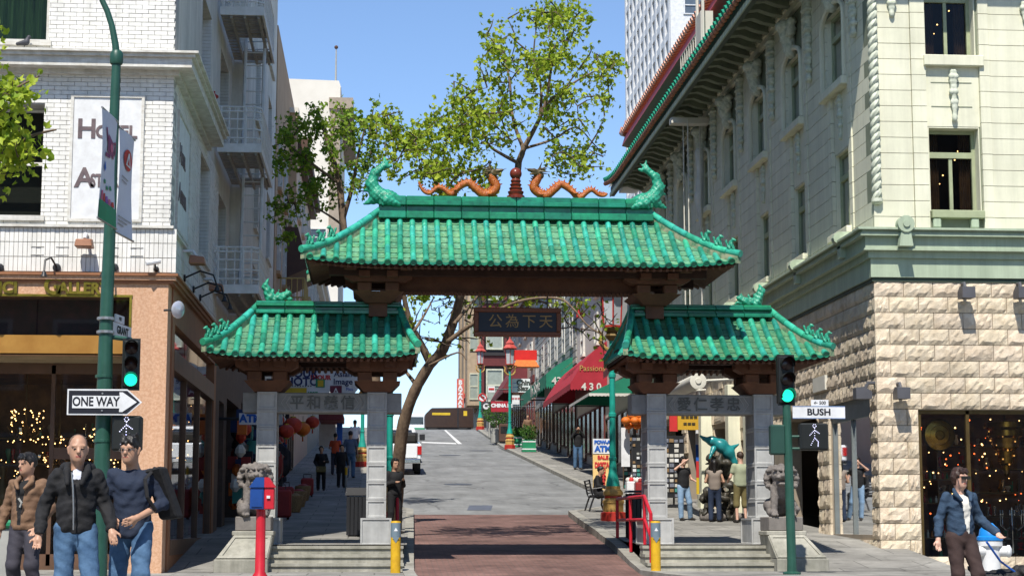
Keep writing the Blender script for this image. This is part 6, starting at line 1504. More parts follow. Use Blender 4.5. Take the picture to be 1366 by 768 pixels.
def suitcase(px, pyb, v, w_, h, lab):
    p = on(px, pyb, side_z) if v is None else Vector((W(px, pyb, v).x, v, side_z(v))); t = thing('suitcase', lab, 'bag', (p.x, p.y, side_z(p.y)), 'red bags outside the left shop'); z = side_z(p.y)
    B1('case', m_bagr, t, p.x - w_ / 2, p.x + w_ / 2, p.y - .15, p.y + .15, z + .05, z + h, .05); MB().tube([(p.x - .12, p.y, z + h), (p.x - .12, p.y, z + h + .12), (p.x + .12, p.y, z + h + .12), (p.x + .12, p.y, z + h)], .015, 6).build('handle', m_blackm, t)
    for s_ in (-1, 1): MB().tube([(p.x + s_ * w_ * .35 - .03, p.y, z + .045), (p.x + s_ * w_ * .35 + .03, p.y, z + .045)], .045, 8).build('wheel', m_blackm, t)
suitcase(374, 672, 46, .55, .75, 'large red suitcase nearest the gate on the left pavement'); suitcase(380, 650, 50, .5, .7, 'red suitcase behind the large one'); suitcase(410, 640, 58, .4, .6, 'small red bag by the dark clothes rack')
for k, (px, v, r) in enumerate(((391, 50, .28), (398, 53, .26), (404, 56, .24))):
    p = W(px, 650, v); z = side_z(v); t = thing('wicker_basket', ('wicker basket next to the red suitcases', 'second wicker basket along the left shop', 'small wicker basket by the clothes rack')[k], 'basket', (p.x, v, z)); MB().lathe((p.x, v, z), [(r * .7, 0), (r, .3), (r * 1.02, .45), (r * .9, .46), (r * .85, .3)], 14).build('basket_body', m_basket, t, True); MB().sphere((p.x, v, z + .42), r * .8, 10, 6, sc=(1, 1, .5)).build('contents', m_bagr if k else m_basket, t, smooth=2)
for k, v in enumerate((47.5, 51.5, 55.5)):
    z = side_z(v); t = thing('clothes_rack', ('rack of dark garments nearest the gate on the left', 'middle rack of dark garments on the left', 'far rack of dark garments on the left')[k], 'rack', (-3.0, v, z)); b = MB()
    for y in (v, v + 3.0): b.tube([(-3.0, y, z), (-3.0, y, z + 1.9)], .025, 6)
    b.tube([(-3.0, v, z + 1.9), (-3.0, v + 3.0, z + 1.9)], .025, 6); b.build('frame', m_blackm, t)
    for j in range(7):
        y = v + .2 + j * .42; s = SDF(.05); s.ell((-3.0 + random.uniform(-.05, .05), y, z + 1.3), (.3, .09, .5), .05); s.cap((-3.22, y, z + 1.6), (-2.78, y, z + 1.6), .07, .07, .06); s.build('garment', (m_cloth, m_bagr, m_cloth, M('blue_cloth', (.03, .05, .14), rough=.9), m_tealc, m_cloth)[(j * 3 + k) % 6], t)
gd = [m_lan, m_lano, m_bagr, m_cloth, m_tealc, m_basket, m_offw, m_cloth, MATS['blue_cloth'], m_cloth]
for k, v in enumerate((44.2, 48.3, 52.4, 56.6, 60.4)):
    z = side_z(v); rg = random.Random(70 + k); b = MB()
    for i in range(46):
        x, y, h = rg.uniform(-3.5, -3.05 + .1 * (k % 2)), v + rg.uniform(-1.7, 1.7), rg.uniform(.3, 2.7); mi = rg.randrange(10)
        if rg.random() < .5: b.box(x - .1, x + .12, y - .14, y + .14, z + h - .16, z + h + .16, mi)
        else: b.lathe((x, y, z + h - .15), [(.04, 0), (.13, .1), (.12, .2), (.05, .3)], 7, mi=mi)
    o = b.build('hanging_goods', gd, None); stuff(o); tag(o, ('hanging bags and toys crowding the first left shop door', 'hanging bags and toys behind the red suitcases', 'hanging bags and toys beside the wicker baskets', 'hanging bags and toys under the large red lantern', 'hanging bags and toys below the photo sign')[k], 'goods')
for k, (x0, y0, x1, y1, v) in enumerate(((425, 560, 448, 596, 75), (449, 558, 457, 600, 74))):
    box_goods('price_board', ('pale price board hanging at the far left shop', 'narrow blue and white hanging banner at the far left shop')[k], 'sign', x0, y0, x1, y1, v, .06, m_pwhite if k == 0 else m_pblue, None, 0)
box_goods('dark_canopy', 'dark maroon canopy over the far left shop', 'canopy', 425, 551, 458, 560, 72, 3, m_awm)
m_dcard = M('dull_print', (.22, .22, .26), (.1, .12, .16), rough=.6, sc=20)
# right goods: postcard racks, papers
for k, (px, py, v, h, w_) in enumerate(((843, 652, 58, 2.0, .55), (854, 660, 55, 1.9, .5), (899, 668, 53, 2.1, .6))):
    p = W(px, py, v); z = side_z(v); t = thing('postcard_rack', ('postcard rack with white cards beside the near lamp post', 'postcard rack crowded with small goods behind the gate column', 'tall postcard rack in the passage by the woman in black')[k], 'rack', (p.x, v, z)); MB().tube([(p.x, v, z), (p.x, v, z + h)], .03, 6).build('pole', m_blackm, t); B1('base', m_blackm, t, p.x - .25, p.x + .25, v - .25, v + .25, z, z + .06)
    for r_ in range(12):
        for c_ in range(4):
            if random.random() < .8: e_ = random.uniform(.0, .03); B1('card', random.choice((m_pwhite, m_offw, m_offw, m_dcard, m_dcard, m_grey, m_tealc, m_basket)), t, p.x - w_ / 2 + c_ * w_ / 4 + .008, p.x - w_ / 2 + (c_ + 1) * w_ / 4 - .01 - e_, v - .16, v - .14, z + .3 + r_ * (h - .35) / 12, z + .3 + (r_ + .75) * (h - .35) / 12 - e_)
    B1('back_panel', m_blackm, t, p.x - w_ / 2, p.x + w_ / 2, v - .135, v + .1, z + .28, z + h)
p = W(846, 650, 56.5); box_goods('price_sheet', 'tall white price sheet hanging behind the near lamp post', 'sign', 829, 570, 840, 622, 57.5, .03, m_pwhite, None, 0)
for k, (px, py, v, mt) in enumerate(((846, 645, 53, m_pwhite), (858, 648, 52.5, m_bagr), (852, 640, 55, M('sandy_goods', (.42, .3, .15), rough=.8)))):
    p = W(px, py, v); z = side_z(v); t = thing('goods_bin', ('white stacked goods bin by the racks', 'red goods bin by the racks', 'sandy coloured goods bin behind the white one')[k], 'bin', (p.x, v, z)); B1('bin', mt, t, p.x - .24, p.x + .24, v - .2, v + .2, z + .05, z + .75, .02)
    for j in range(5): MB().sphere((p.x - .18 + .09 * j, v - .05 * (j % 2), z + .8), .08, 8, 5).build('item', random.choice((mt, m_pwhite, m_pred, m_offw)), t, smooth=2)

# ================================================================== street furniture
m_pgrn = M('dark_green_pole_paint', (.022, .085, .06), (.016, .065, .045), rough=.42, sc=5); m_sigblk = M('signal_black', (.012, .014, .013), rough=.45); m_grnlit = M('lit_green_lens', (.015, .8, .45), emit=1.3); m_off = M('dark_lens', (.03, .012, .01), rough=.25); m_led = M('lit_white_led', (.75, .75, 1.0), emit=.8)
m_sig_grn = M('signal_green_housing', (.018, .06, .045), rough=.45); m_sgnw = M('sign_white', (.72, .73, .74), rough=.45); m_sgnk = M('sign_black', (.012, .013, .02), rough=.45); m_galv = M('galvanised_steel', (.4, .4, .4), rough=.4, metal=.8)
def dragon_lamp(p, label, s=1.):
    t = thing('street_lamp', label, 'street lamp', p, 'pagoda street lamps'); x, y, z = p; L = lambda prof, n=16, nm='', mt=None, sm=True: MB().lathe((x, y, z), [(r * s, h * s) for r, h in prof], n).build(nm, mt, t, sm)
    L([(.33, -.05), (.33, .2), (.29, .22)], 8, 'plinth', m_lred, False); L([(.27, .22), (.27, .42), (.29, .44), (.29, .5), (.22, .56), (.22, .62), (.26, .65), (.26, .72), (.19, .80), (.2, .86)], 8, 'pedestal', m_lgold, False); L([(.235, .565), (.235, .615)], 8, 'red_ring', m_lred, False)
    L([(.18, .861), (.17, .95), (.11, 1.2), (.085, 1.5), (.1, 1.52), (.1, 1.58), (.082, 1.6), (.08, 2.6), (.1, 2.62), (.1, 2.7), (.078, 2.72), (.074, 3.6), (.095, 3.62), (.095, 3.7), (.072, 3.72), (.068, 4.55)], 12, 'pole', m_teal)
    b = MB(); b.lathe((x, y, z + 4.55 * s), [(.08 * s, 0), (.2 * s, .12 * s), (.14 * s, .2 * s), (.26 * s, .32 * s), (.22 * s, .36 * s)], 8); b.build('lantern_bracket', m_bronze, t)
    for k in range(2):
        a = k * math.pi + .4; MB().tube([(x + math.cos(a) * r * s, y + math.sin(a) * r * s, z + h * s) for r, h in ((.06, 4.3), (.22, 4.35), (.34, 4.5), (.3, 4.7), (.4, 4.8))], [.05 * s, .06 * s, .055 * s, .05 * s, .02 * s], 7).build('scroll_dragon', m_lgold, t, True)
    L([(.24, 4.92), (.29, 5.8)], 6, 'lantern_glass', M('milky_lantern_glass', (.42, .45, .46), (.36, .38, .4), rough=.25, sc=2), False)
    b = MB()
    for k in range(6):
        a = 2 * math.pi * (k + .5) / 6; b.tube([(x + .245 * s * math.cos(a), y + .245 * s * math.sin(a), z + 4.9 * s), (x + .295 * s * math.cos(a), y + .295 * s * math.sin(a), z + 5.82 * s)], .022 * s, 5)
    for r, h in ((.26, 4.91), (.31, 5.81)): b.lathe((x, y, z + h * s), [(r * s, -.02), (r * s, .03)], 6)
    b.build('lantern_frame', m_lred, t)
    m_lroof = M('lamp_roof_red', (.50, .09, .07), (.36, .05, .04), rough=.5)
    L([(.46, 5.88), (.5, 5.84), (.36, 5.98), (.24, 6.12), (.2, 6.16)], 6, 'lantern_roof', m_lroof, False); L([(.2, 6.17), (.3, 6.15), (.2, 6.25), (.09, 6.38), (.05, 6.42), (.05, 6.5), (.02, 6.6)], 6, 'lantern_top', m_lroof, False)
    return t
p = on(818, 694, side_z); dragon_lamp((p.x, p.y, p.z), 'teal pagoda lamp on a gold and red base by the bench')
for (px, py, lab) in ((680, 598, 'teal pagoda lamp standing beside the green planters'), (640.5, 572.5, 'teal pagoda lamp beside the no turn sign at the crest'), (483, 622, 'teal pagoda lamp on the left pavement beyond the stone beam')):
    p = on(px, py, side_z); dragon_lamp((p.x, p.y, p.z), lab)
dragon_lamp((W(618, 560, 168).x, 168, road_z(168) - 1.0), 'teal pagoda lamp beyond the crest beside the pink sign'); p = W(519, 690, 45.5); dragon_lamp((p.x, 45.5, side_z(45.5)), 'teal pagoda lamp hidden behind the column next to the leaning tree')
# --- left pole with lamp arm, banners, signs and signals
PV_ = 23.0
lp0 = W(131, 768, PV_); lpm = W(142, 430, PV_); lp1 = W(155.5, 78, PV_); base = Vector((lp0.x - (lpm.x - lp0.x) * .05, PV_, 0.0))
pole = thing('signal_pole', 'tall dark green street light pole carrying the ONE WAY arrow and banners', 'pole', base)
b = MB(); b.tube([base, base + Vector((0, 0, .6)), W(140, 500, PV_), W(141.5, 430, PV_), lp1], [.115, .105, .098, .085, .058], 16); b.build('shaft', m_pgrn, pole, True)
b = MB(); b.tube([lp1, W(154, 60, PV_), W(149.5, 35, PV_), W(143, 15, PV_), W(135, -2, PV_), W(118, -25, PV_), W(80, -45, PV_)], [.05, .045, .04, .038, .036, .034, .03], 12); b.build('lamp_arm', m_pgrn, pole, True); MB().lathe(lp1 - Vector((0, 0, .08)), [(.075, 0), (.085, .03), (.085, .14), (.06, .18)], 14).build('arm_collar', m_pgrn, pole, True)
b = MB(); q = W(60, -50, PV_); b.hexa([q + Vector((-.35, -.12, -.06)), q + Vector((.2, -.1, -.06)), q + Vector((.2, .1, -.06)), q + Vector((-.35, .12, -.06))], [q + Vector((-.3, -.08, .06)), q + Vector((.2, -.06, .06)), q + Vector((.2, .06, .06)), q + Vector((-.3, .08, .06))]); b.build('luminaire', m_galv, pole)
for y in (425, 443, 502, 588): c = W(141 - (y - 430) * .032, y, PV_); MB().lathe(c, [(.10, -.02), (.112, -.015), (.112, .015), (.10, .02)], 16).build('strap', m_galv if y < 500 else m_pgrn, pole)
# banners
def banner(label, tl, tr, v0, v1, yb, draw, bmat):
    A, B_ = W(*tl, v0), W(*tr, v1); zb = W(tl[0] - 7, yb, v0).z; B_.z = A.z
    t = thing('banner', label, 'banner', A, 'banners on the tall pole'); n = 6
    def P(u, h, o=0.): q = A.lerp(B_, u); d = (B_ - A).normalized(); nr = Vector((d.y, -d.x, 0)); return Vector((q.x, q.y, A.z + (zb - A.z) * h)) + nr * (o + .02 * math.sin(u * 3 + h * 4))
    b = MB(); m = 10; vs = [P(i / n, j / m) for j in range(m + 1) for i in range(n + 1)]; b.add(vs, [(j * 7 + i, (j + 1) * 7 + i, (j + 1) * 7 + i + 1, j * 7 + i + 1) for j in range(m) for i in range(n)]); b.build('cloth', bmat, t, smooth=2)
    for h in (0, 1): MB().tube([P(0, h), P(1.0, h), P(1.06, h)], .014, 6).build('rod', m_galv, t)
    def patch(nm, poly, mat, o=.012):
        MB().add([P(u, h, o) for u, h in poly], [tuple(range(len(poly)))]).build(nm, mat, t)
    draw(patch); return t
m_bann = M('banner_cloth', (.62, .65, .70), (.56, .59, .65), rough=.85); m_purp = M('print_purple', (.16, .04, .16), (.3, .06, .1), rough=.7); m_pink = M('print_pink', (.6, .15, .25), rough=.7)
def circ(u, h, r, k=16, asp=.3): return [(u + r * math.cos(2 * math.pi * i / k), h + r * asp * math.sin(2 * math.pi * i / k)) for i in range(k)]
def drawL(pt):
    pt('print', [(.35, .20), (.75, .24), (.85, .38), (.30, .36)], m_purp); pt('print', [(.18, .16), (.24, .15), (.42, .30), (.34, .32)], m_purp); pt('print', [(.7, .24), (.95, .2), (.97, .31), (.86, .36), (.9, .24)], m_purp); pt('print', [(.2, .38), (.55, .37), (.56, .40), (.2, .42)], m_purp); pt('print', circ(.6, .3, .12), m_pink, .016); pt('print', [(.22, .46), (.3, .52), (.22, .56), (.14, .52)], m_pblue)
    for k, (u, h) in enumerate(((.3, .64), (.5, .68), (.72, .66))): pt('print', circ(u, h, .07), m_pgreen)
    for k in range(5): pt('print', [(.1 + .17 * k, .74 + .01 * k), (.22 + .17 * k, .73 + .01 * k), (.24 + .17 * k, .82), (.1 + .17 * k, .82)], (m_pink, m_pred, M('print_violet', (.3, .1, .4), rough=.7))[k % 3])
    pt('print', [(.0, .83), (1, .83), (1, .998), (0, .998)], m_pgreen)
    for k in range(3): pt('print', [(.08, .855 + .04 * k), (.85 - .12 * k, .855 + .04 * k), (.85 - .12 * k, .875 + .04 * k), (.08, .875 + .04 * k)], m_pwhite, .018)
def drawR(pt):
    pt('print', circ(.55, .26, .34), m_pred); pt('print', [(.52, .19), (.62, .19), (.78, .32), (.36, .32)], m_pwhite, .016); pt('print', [(.57, .235), (.66, .305), (.48, .305)], m_pred, .02)
    for k, (a, c) in enumerate(((.15, .7), (.15, .6))): pt('print', [(a, .44 + .04 * k), (c, .44 + .04 * k), (c, .452 + .04 * k), (a, .452 + .04 * k)], m_grey)
    for k in range(3): pt('print', [(.1, .83 + .035 * k), (.9 - .2 * k, .83 + .035 * k), (.9 - .2 * k, .843 + .035 * k), (.1, .843 + .035 * k)], m_grey)
banner('white banner with purple watering can and green foot on the tall pole', (136, 143), (156.5, 164), 22.1, 22.92, 290, drawL, m_bann); banner('white banner with red round emblem on the tall pole', (159, 170), (179, 187), 23.05, 23.8, 309, drawR, m_bann)
# one way sign (arrow plate)
a, c = W(89, 553, 22.8), W(190, 519, 22.8); ow = thing('one_way_sign', 'black ONE WAY arrow sign fixed to the tall green pole', 'sign', a); wd, ht = c.x - a.x, c.z - a.z; X = lambda u: a.x + wd * u; Z = lambda h: a.z + ht * h
m_ = .09
pl = lambda e: [(X(e * .34), Z(e)), (X(.80 - e * .02), Z(e)), (X(1 - e * .5), Z(.5)), (X(.80 - e * .02), Z(1 - e)), (X(e * .34), Z(1 - e))]
MB().prism(pl(0), 22.80, 22.812).build('plate', m_sgnw, ow); MB().prism(pl(.06), 22.795, 22.799).build('black_field', m_sgnk, ow)
MB().prism([(X(.07), Z(.26)), (X(.70), Z(.26)), (X(.695), Z(.12)), (X(.74), Z(.12)), (X(.93), Z(.5)), (X(.74), Z(.88)), (X(.695), Z(.88)), (X(.70), Z(.74)), (X(.07), Z(.74))], 22.790, 22.794).build('white_arrow', m_sgnw, ow)
text('ONE WAY', .158, m_sgnk, (X(.385), 22.788, Z(.5)), ow, extr=.001, bold=.004, sx=.78)
for h in (.17, .83): MB().lathe((X(.47), 22.785, Z(h)), [(.012, 0), (.012, .006)], 8, rot=Euler((R(90), 0, 0)).to_matrix()).build('bolt', m_galv, ow)
def signal(label, px, py0, py1, v, turn=0., arm=None, mh=m_sigblk):
    a, c = W(px, py1, v), W(px, py0, v); h = c.z - a.z; t = thing('traffic_signal', label, 'traffic light', a); x, y = a.x, v; w_ = h / 3 * .5
    mx = Matrix.Translation((x, y, a.z)) @ Matrix.Rotation(turn, 4, 'Z')
    b = MB(); b.box(-w_ * 1.0, w_ * 1.0, -.02, w_ * 1.4, 0, h, mx=mx); b.build('housing', mh, t, bevel=.02)
    bp = MB(); bp.box(-w_ * 1.12, w_ * 1.12, .03, .04, -.03, h + .03, mx=mx); bp.build('back_plate', m_sigblk, t)
    for k in range(3):
        cz = h * (k + .5) / 3; rot = (mx.to_3x3() @ Euler((R(90), 0, 0)).to_matrix()); cc = mx @ Vector((0, -.03, cz)); r = w_ * .80
        MB().lathe(cc, [(r, -.01), (r * .95, .012), (r * .5, .03), (0, .035)], 18, rot=rot).build('lens', m_grnlit if k == 0 else m_off, t, True)
        vz = MB(); n = 12; ang = [math.pi * (-.12 + 1.24 * i / n) for i in range(n + 1)]; P0 = [mx @ Vector((math.cos(q) * r * 1.1, -.02, cz + math.sin(q) * r * 1.1)) for q in ang]; P1 = [mx @ Vector((math.cos(q) * r * 1.1, -.02 - .2 * (.55 + .45 * math.sin(max(0, min(math.pi, q)))), cz + math.sin(q) * r * 1.1)) for q in ang]
        vz.add(P0 + P1, [(i, i + 1, i + n + 2, i + n + 1) for i in range(n)]); vz.build('visor', m_sigblk, t, smooth=2)
    if arm is not None: MB().tube([mx @ Vector((0, .1, h + .02)), arm + Vector((0, 0, 0))], .03, 8).build('arm', m_pgrn, t)
    return t
signal('traffic signal showing green beside the tall pole', 174, 454, 517, 23.0, R(8), W(145, 449, 23.0))
def ped(label, x0, y0, x1, y1, v, fig=True, mh=m_sigblk, turn=0):
    a, c = W(x0, y1, v), W(x1, y0, v); t = thing('pedestrian_signal', label, 'pedestrian signal', a, 'walk signals'); cx, cz = (a.x + c.x) / 2, (a.z + c.z) / 2
    B1('housing', mh, t, a.x, c.x, v, v + .2, a.z, c.z, .025)
    if fig:
        B1('screen', m_sigblk, t, a.x + .03, c.x - .03, v - .012, v - .001, a.z + .03, c.z - .03); s = (c.z - a.z) / .42; g_ = MB(); rng = random.Random(4)
        segs = [((0, .13), (0, -.02)), ((0, -.02), (-.06, -.13)), ((0, -.02), (.055, -.08)), ((.055, -.08), (.05, -.15)), ((0, .1), (-.075, .02)), ((0, .1), (.07, .05))]
        for (p, q) in segs:
            for i in range(5): u = i / 4; g_.sphere((cx + .0 + s * (p[0] + (q[0] - p[0]) * u), v - .016, cz + s * (p[1] + (q[1] - p[1]) * u)), .0075, 6, 4)
        for i in range(7): g_.sphere((cx + s * .025 * math.cos(i), v - .016, cz + s * (.165 + .025 * math.sin(i))), .007, 6, 4)
        stuff(g_.build('walking_figure', m_led, t))
    return t
ped('walk signal with a lit figure below the ONE WAY arrow', 148, 554, 189, 601, 22.85)
a, c = W(149, 449, 23.1), W(165, 425, 23.6); t = thing('grant_sign', 'white GRANT street name sign seen edgewise on the tall pole', 'sign', a); ang = math.atan2(c.y - a.y, c.x - a.x)
q = W(150, 438, 23.12); u_ = Vector((.14, .8, 0)).normalized(); mx = Matrix.Translation(q) @ Matrix.Rotation(math.atan2(u_.y, u_.x), 4, 'Z')
b = MB(); b.box(0, .75, -.01, .01, -.09, .09, mx=mx); b.build('plate', m_sgnw, t); o = text('GRANT', .14, m_sgnk, mx @ Vector((.38, -.014, 0)), t, rz=math.atan2(u_.y, u_.x), extr=.001, bold=.004); b = MB(); b.box(.1, .45, -.01, .01, .1, .2, mx=mx); b.build('block_number_plate', m_sgnw, t); text('400', .07, m_sgnk, mx @ Vector((.27, -.014, .15)), t, rz=math.atan2(u_.y, u_.x), extr=.001)
# --- right pole
RPV = 29.5; b0, b1 = W(1056.5, 765, RPV), W(1049, 478, RPV + .12)
rp_ = thing('signal_post', 'dark green signal post by the gate carrying the BUSH sign', 'pole', (b0.x, RPV, 0)); b = MB(); b.tube([(b0.x, RPV, -.01), (b0.x, RPV, .2), (b0.x - .015, RPV, 1.5), (b0.x - .03, RPV + .02, W(1050, 540, RPV).z)], [.085, .078, .074, .07], 14); b.build('shaft', m_pgrn, rp_, True); MB().lathe((b0.x, RPV, 0), [(.15, 0), (.15, .03), (.1, .05)], 14).build('base_plate', m_pgrn, rp_)
signal('traffic signal showing green on top of the post beside the gate', 1050, 475, 538, RPV - .0, R(4))
a, c = W(1057.5, 558, RPV - .03), W(1127, 541.5, RPV - .03); t = thing('bush_sign', 'white BUSH street name sign on the signal post', 'sign', a); B1('plate', m_sgnw, t, a.x, c.x, RPV - .035, RPV - .02, a.z, c.z); text('BUSH', .15, m_sgnk, ((a.x + c.x) / 2 - .0, RPV - .037, (a.z + c.z) / 2), t, extr=.001, bold=.005, sx=1.1); f = MB()
for z0, z1 in ((a.z, a.z + .012), (c.z - .012, c.z)): f.box(a.x, c.x, RPV - .038, RPV - .0355, z0 + .001, z1 - .001)
f.build('border', M('sign_blue', (.1, .2, .42), rough=.5), t)
q0, q1 = W(1082, 542, RPV - .03), W(1105, 533, RPV - .03); B1('block_number_plate', m_sgnw, t, q0.x, q1.x, RPV - .034, RPV - .021, c.z + .001, q1.z); text('← 500', .075, m_sgnk, ((q0.x + q1.x) / 2, RPV - .036, (c.z + q1.z) / 2), t, extr=.001, bold=.002)
ped('walk signal with a lit figure under the BUSH sign', 1068, 564, 1105, 600, RPV - .1); ped('dark green back of a walk signal beside the post', 1029, 566, 1048, 606, RPV - .05, False, m_sig_grn)
for z in (582, 598): q0, q1 = W(1053, z, RPV), W(1070, z, RPV); MB().tube([q0, q1], .025, 6).build('signal_bracket', m_pgrn, rp_)
MB().tube([W(1046, 588, RPV + .05), W(1054, 588, RPV)], .03, 6).build('signal_bracket', m_pgrn, rp_)
# --- alarm box
AV = 27.0; q0, q1 = W(334, 680, AV), W(366.5, 650, AV); cx = W(347.5, 720, AV).x; m_alr = M('alarm_red', (.52, .015, .03), (.42, .01, .02), rough=.4, sc=6); m_alb = M('alarm_blue', (.01, .06, .26), (.008, .045, .2), rough=.35)
t = thing('alarm_box', 'blue and red alarm box on a red post before the lion', 'alarm box', (cx, AV, 0)); MB().lathe((cx, AV, 0), [(.13, 0), (.12, .05), (.075, .12), (.07, .9), (.065, q0.z), (.1, q0.z + .01)], 14).build('post', m_alr, t, True)
mx = (q0.x * .42 + q1.x * .58); zt = W(350, 650, AV).z; za = W(350, 636.5, AV).z; c2 = W(334 + 19, 660, AV).x
mr = Matrix.Rotation(R(0), 4, 'Z')
b = MB(); b.box(q0.x, c2 - .002, AV - .14, AV + .14, q0.z + .012, zt); b.build('police_half', m_alb, t, bevel=.01); b = MB(); b.box(c2 + .002, q1.x, AV - .14, AV + .14, q0.z + .012, zt); b.build('fire_half', m_alr, t, bevel=.01)
MB().prism([(q0.x - .015, zt + .002), (c2, zt + .002), (c2, za), (c2 - .12, za)], AV - .16, AV + .16).build('blue_roof', m_alb, t); MB().prism([(c2 + .002, zt + .002), (q1.x + .02, zt + .002), (q1.x - .08, za), (c2 + .002, za)], AV - .16, AV + .16).build('red_roof', m_alr, t)
B1('door_panel', m_alb, t, q0.x + .025, c2 - .025, AV - .155, AV - .141, q0.z + .05, zt - .04); B1('pull_handle', m_pwhite, t, c2 + .04, c2 + .09, AV - .165, AV - .141, zt - .16, zt - .12)
# --- bollards
m_bly = M('bollard_yellow', (.66, .40, .01), (.5, .28, .01), rough=.5, sc=9); m_blt = M('bollard_grey_blue', (.16, .22, .26), rough=.6)
for px, lab in ((527.5, 'yellow steel bollard beside the left steps and red post'), (875, 'yellow steel bollard before the red handrail')):
    p = W(px, 762, 30.9); t = thing('bollard', lab, 'bollard', (p.x, 30.9, 0), 'yellow bollards at the gate'); MB().lathe((p.x, 30.9, -.02), [(.088, 0), (.085, .04), (.085, .62)], 16).build('shaft', m_bly, t, True); MB().lathe((p.x, 30.9, .6), [(.087, 0), (.087, .24)], 16).build('grey_cap', m_blt, t, True); MB().lathe((p.x, 30.9, .84), [(.087, 0), (.08, .03), (.0, .035)], 16).build('rim', m_bly, t, True); MB().prism([(p.x - .035, .70), (p.x + .035, .70), (p.x, .76)], 30.812, 30.816).build('mark', m_pwhite, t)
    MB().prism([(p.x - .06, .6), (p.x + .06, .6), (p.x, .5)][::-1], 30.81, 30.815).build('worn_paint', m_blt, t)
p = W(530, 694, 36); t = thing('marker_post', 'slim red marker post behind the left bollard', 'post', (p.x, 36, .4)); MB().lathe((p.x, 36, .42), [(.05, 0), (.04, .02), (.032, .9), (.02, .92)], 10).build('post', m_alr, t, True); B1('foot', m_kerb, t, p.x - .1, p.x + .1, 35.9, 36.1, .36, .43)
# --- red handrail
t = thing('handrail', 'red tubular handrail beside the right steps', 'handrail', (4.86, 34, .4)); b = MB(); hx = 4.86
b.tube([(hx, 36.2, .55), (hx, 36.2, 1.32), (hx, 32.5, 1.32), (hx, 31.75, 1.0), (hx, 31.75, .1)], .032, 8); b.build('top_rail', m_alr, t, True); b = MB(); b.tube([(hx, 36.2, .9), (hx, 32.5, .9), (hx, 31.75, .58)], .028, 8); b.build('lower_rail', m_alr, t, True)
for y in (32.5, 34.3): MB().tube([(hx, y, .3), (hx, y, 1.3)], .03, 8).build('post', m_alr, t, True)
# --- bins
def bin_(label, x, y, w_, h, slope):
    z = side_z(y); t = thing('litter_bin', label, 'bin', (x, y, z), 'black bins by the gate'); B1('liner', m_dark, t, x - w_ * .42, x + w_ * .42, y - .24, y + .24, z, z + h - .03)
    for k in range(6): xx = x - w_ / 2 + w_ * (k + .5) / 6; B1('slat', m_blackm, t, xx - w_ * .07, xx + w_ * .07, y - .28, y - .245, z + .02, z + h - .02); B1('slat', m_blackm, t, xx - w_ * .07, xx + w_ * .07, y + .245, y + .28, z + .02, z + h - .02)
    b = MB(); b.hexa([(x - w_ * .55, y - .3, z + h), (x + w_ * .55, y - .3, z + h), (x + w_ * .55, y + .3, z + h), (x - w_ * .55, y + .3, z + h)], [(x - w_ * .5, y - .26, z + h + .04 + slope), (x + w_ * .5, y - .26, z + h + .04 + slope), (x + w_ * .5, y + .26, z + h + .04), (x - w_ * .5, y + .26, z + h + .04)]); b.build('lid', m_blackm, t)
p = W(852, 700, 37); bin_('black slatted litter bin behind the red handrail', p.x, 37, .48, .95, 0); p = W(484, 700, 38.5); bin_('black litter bin behind the left passage column', p.x - .1, 38.5, .5, .85, .12)
# --- bench
p = on(800, 682, side_z); z = p.z; t = thing('bench', 'black cast iron bench on the pavement corner by the near lamp', 'bench', (p.x, p.y, z))
for s_ in (-.35, .35):
    y = p.y + s_ * 1.6
    MB().tube([(p.x - .36, y, z + .88), (p.x - .28, y, z + .5), (p.x - .25, y, z + .42), (p.x + .12, y, z + .44), (p.x + .2, y, z + .4)], .025, 6).build('side_frame', m_blackm, t); MB().tube([(p.x - .22, y, z + .42), (p.x - .3, y, z + .2), (p.x - .36, y, z)], .025, 6).build('leg', m_blackm, t); MB().tube([(p.x + .14, y, z + .42), (p.x + .12, y, z + .2), (p.x + .2, y, z)], .025, 6).build('leg', m_blackm, t); MB().tube([(p.x - .28, y, z + .62), (p.x, y, z + .66), (p.x + .16, y, z + .6), (p.x + .14, y, z + .44)], .02, 6).build('armrest', m_blackm, t)
for k in range(5): B1('seat_slat', m_blackm, t, p.x - .22 + k * .08, p.x - .16 + k * .08, p.y - .62, p.y + .62, z + .45, z + .47)
for k in range(5): MB().tube([(p.x - .29 - .018 * k, p.y - .62, z + .52 + .085 * k), (p.x - .29 - .018 * k, p.y + .62, z + .52 + .085 * k)], .018, 5).build('back_slat', m_blackm, t)
BENCH = (p.x, p.y, z)
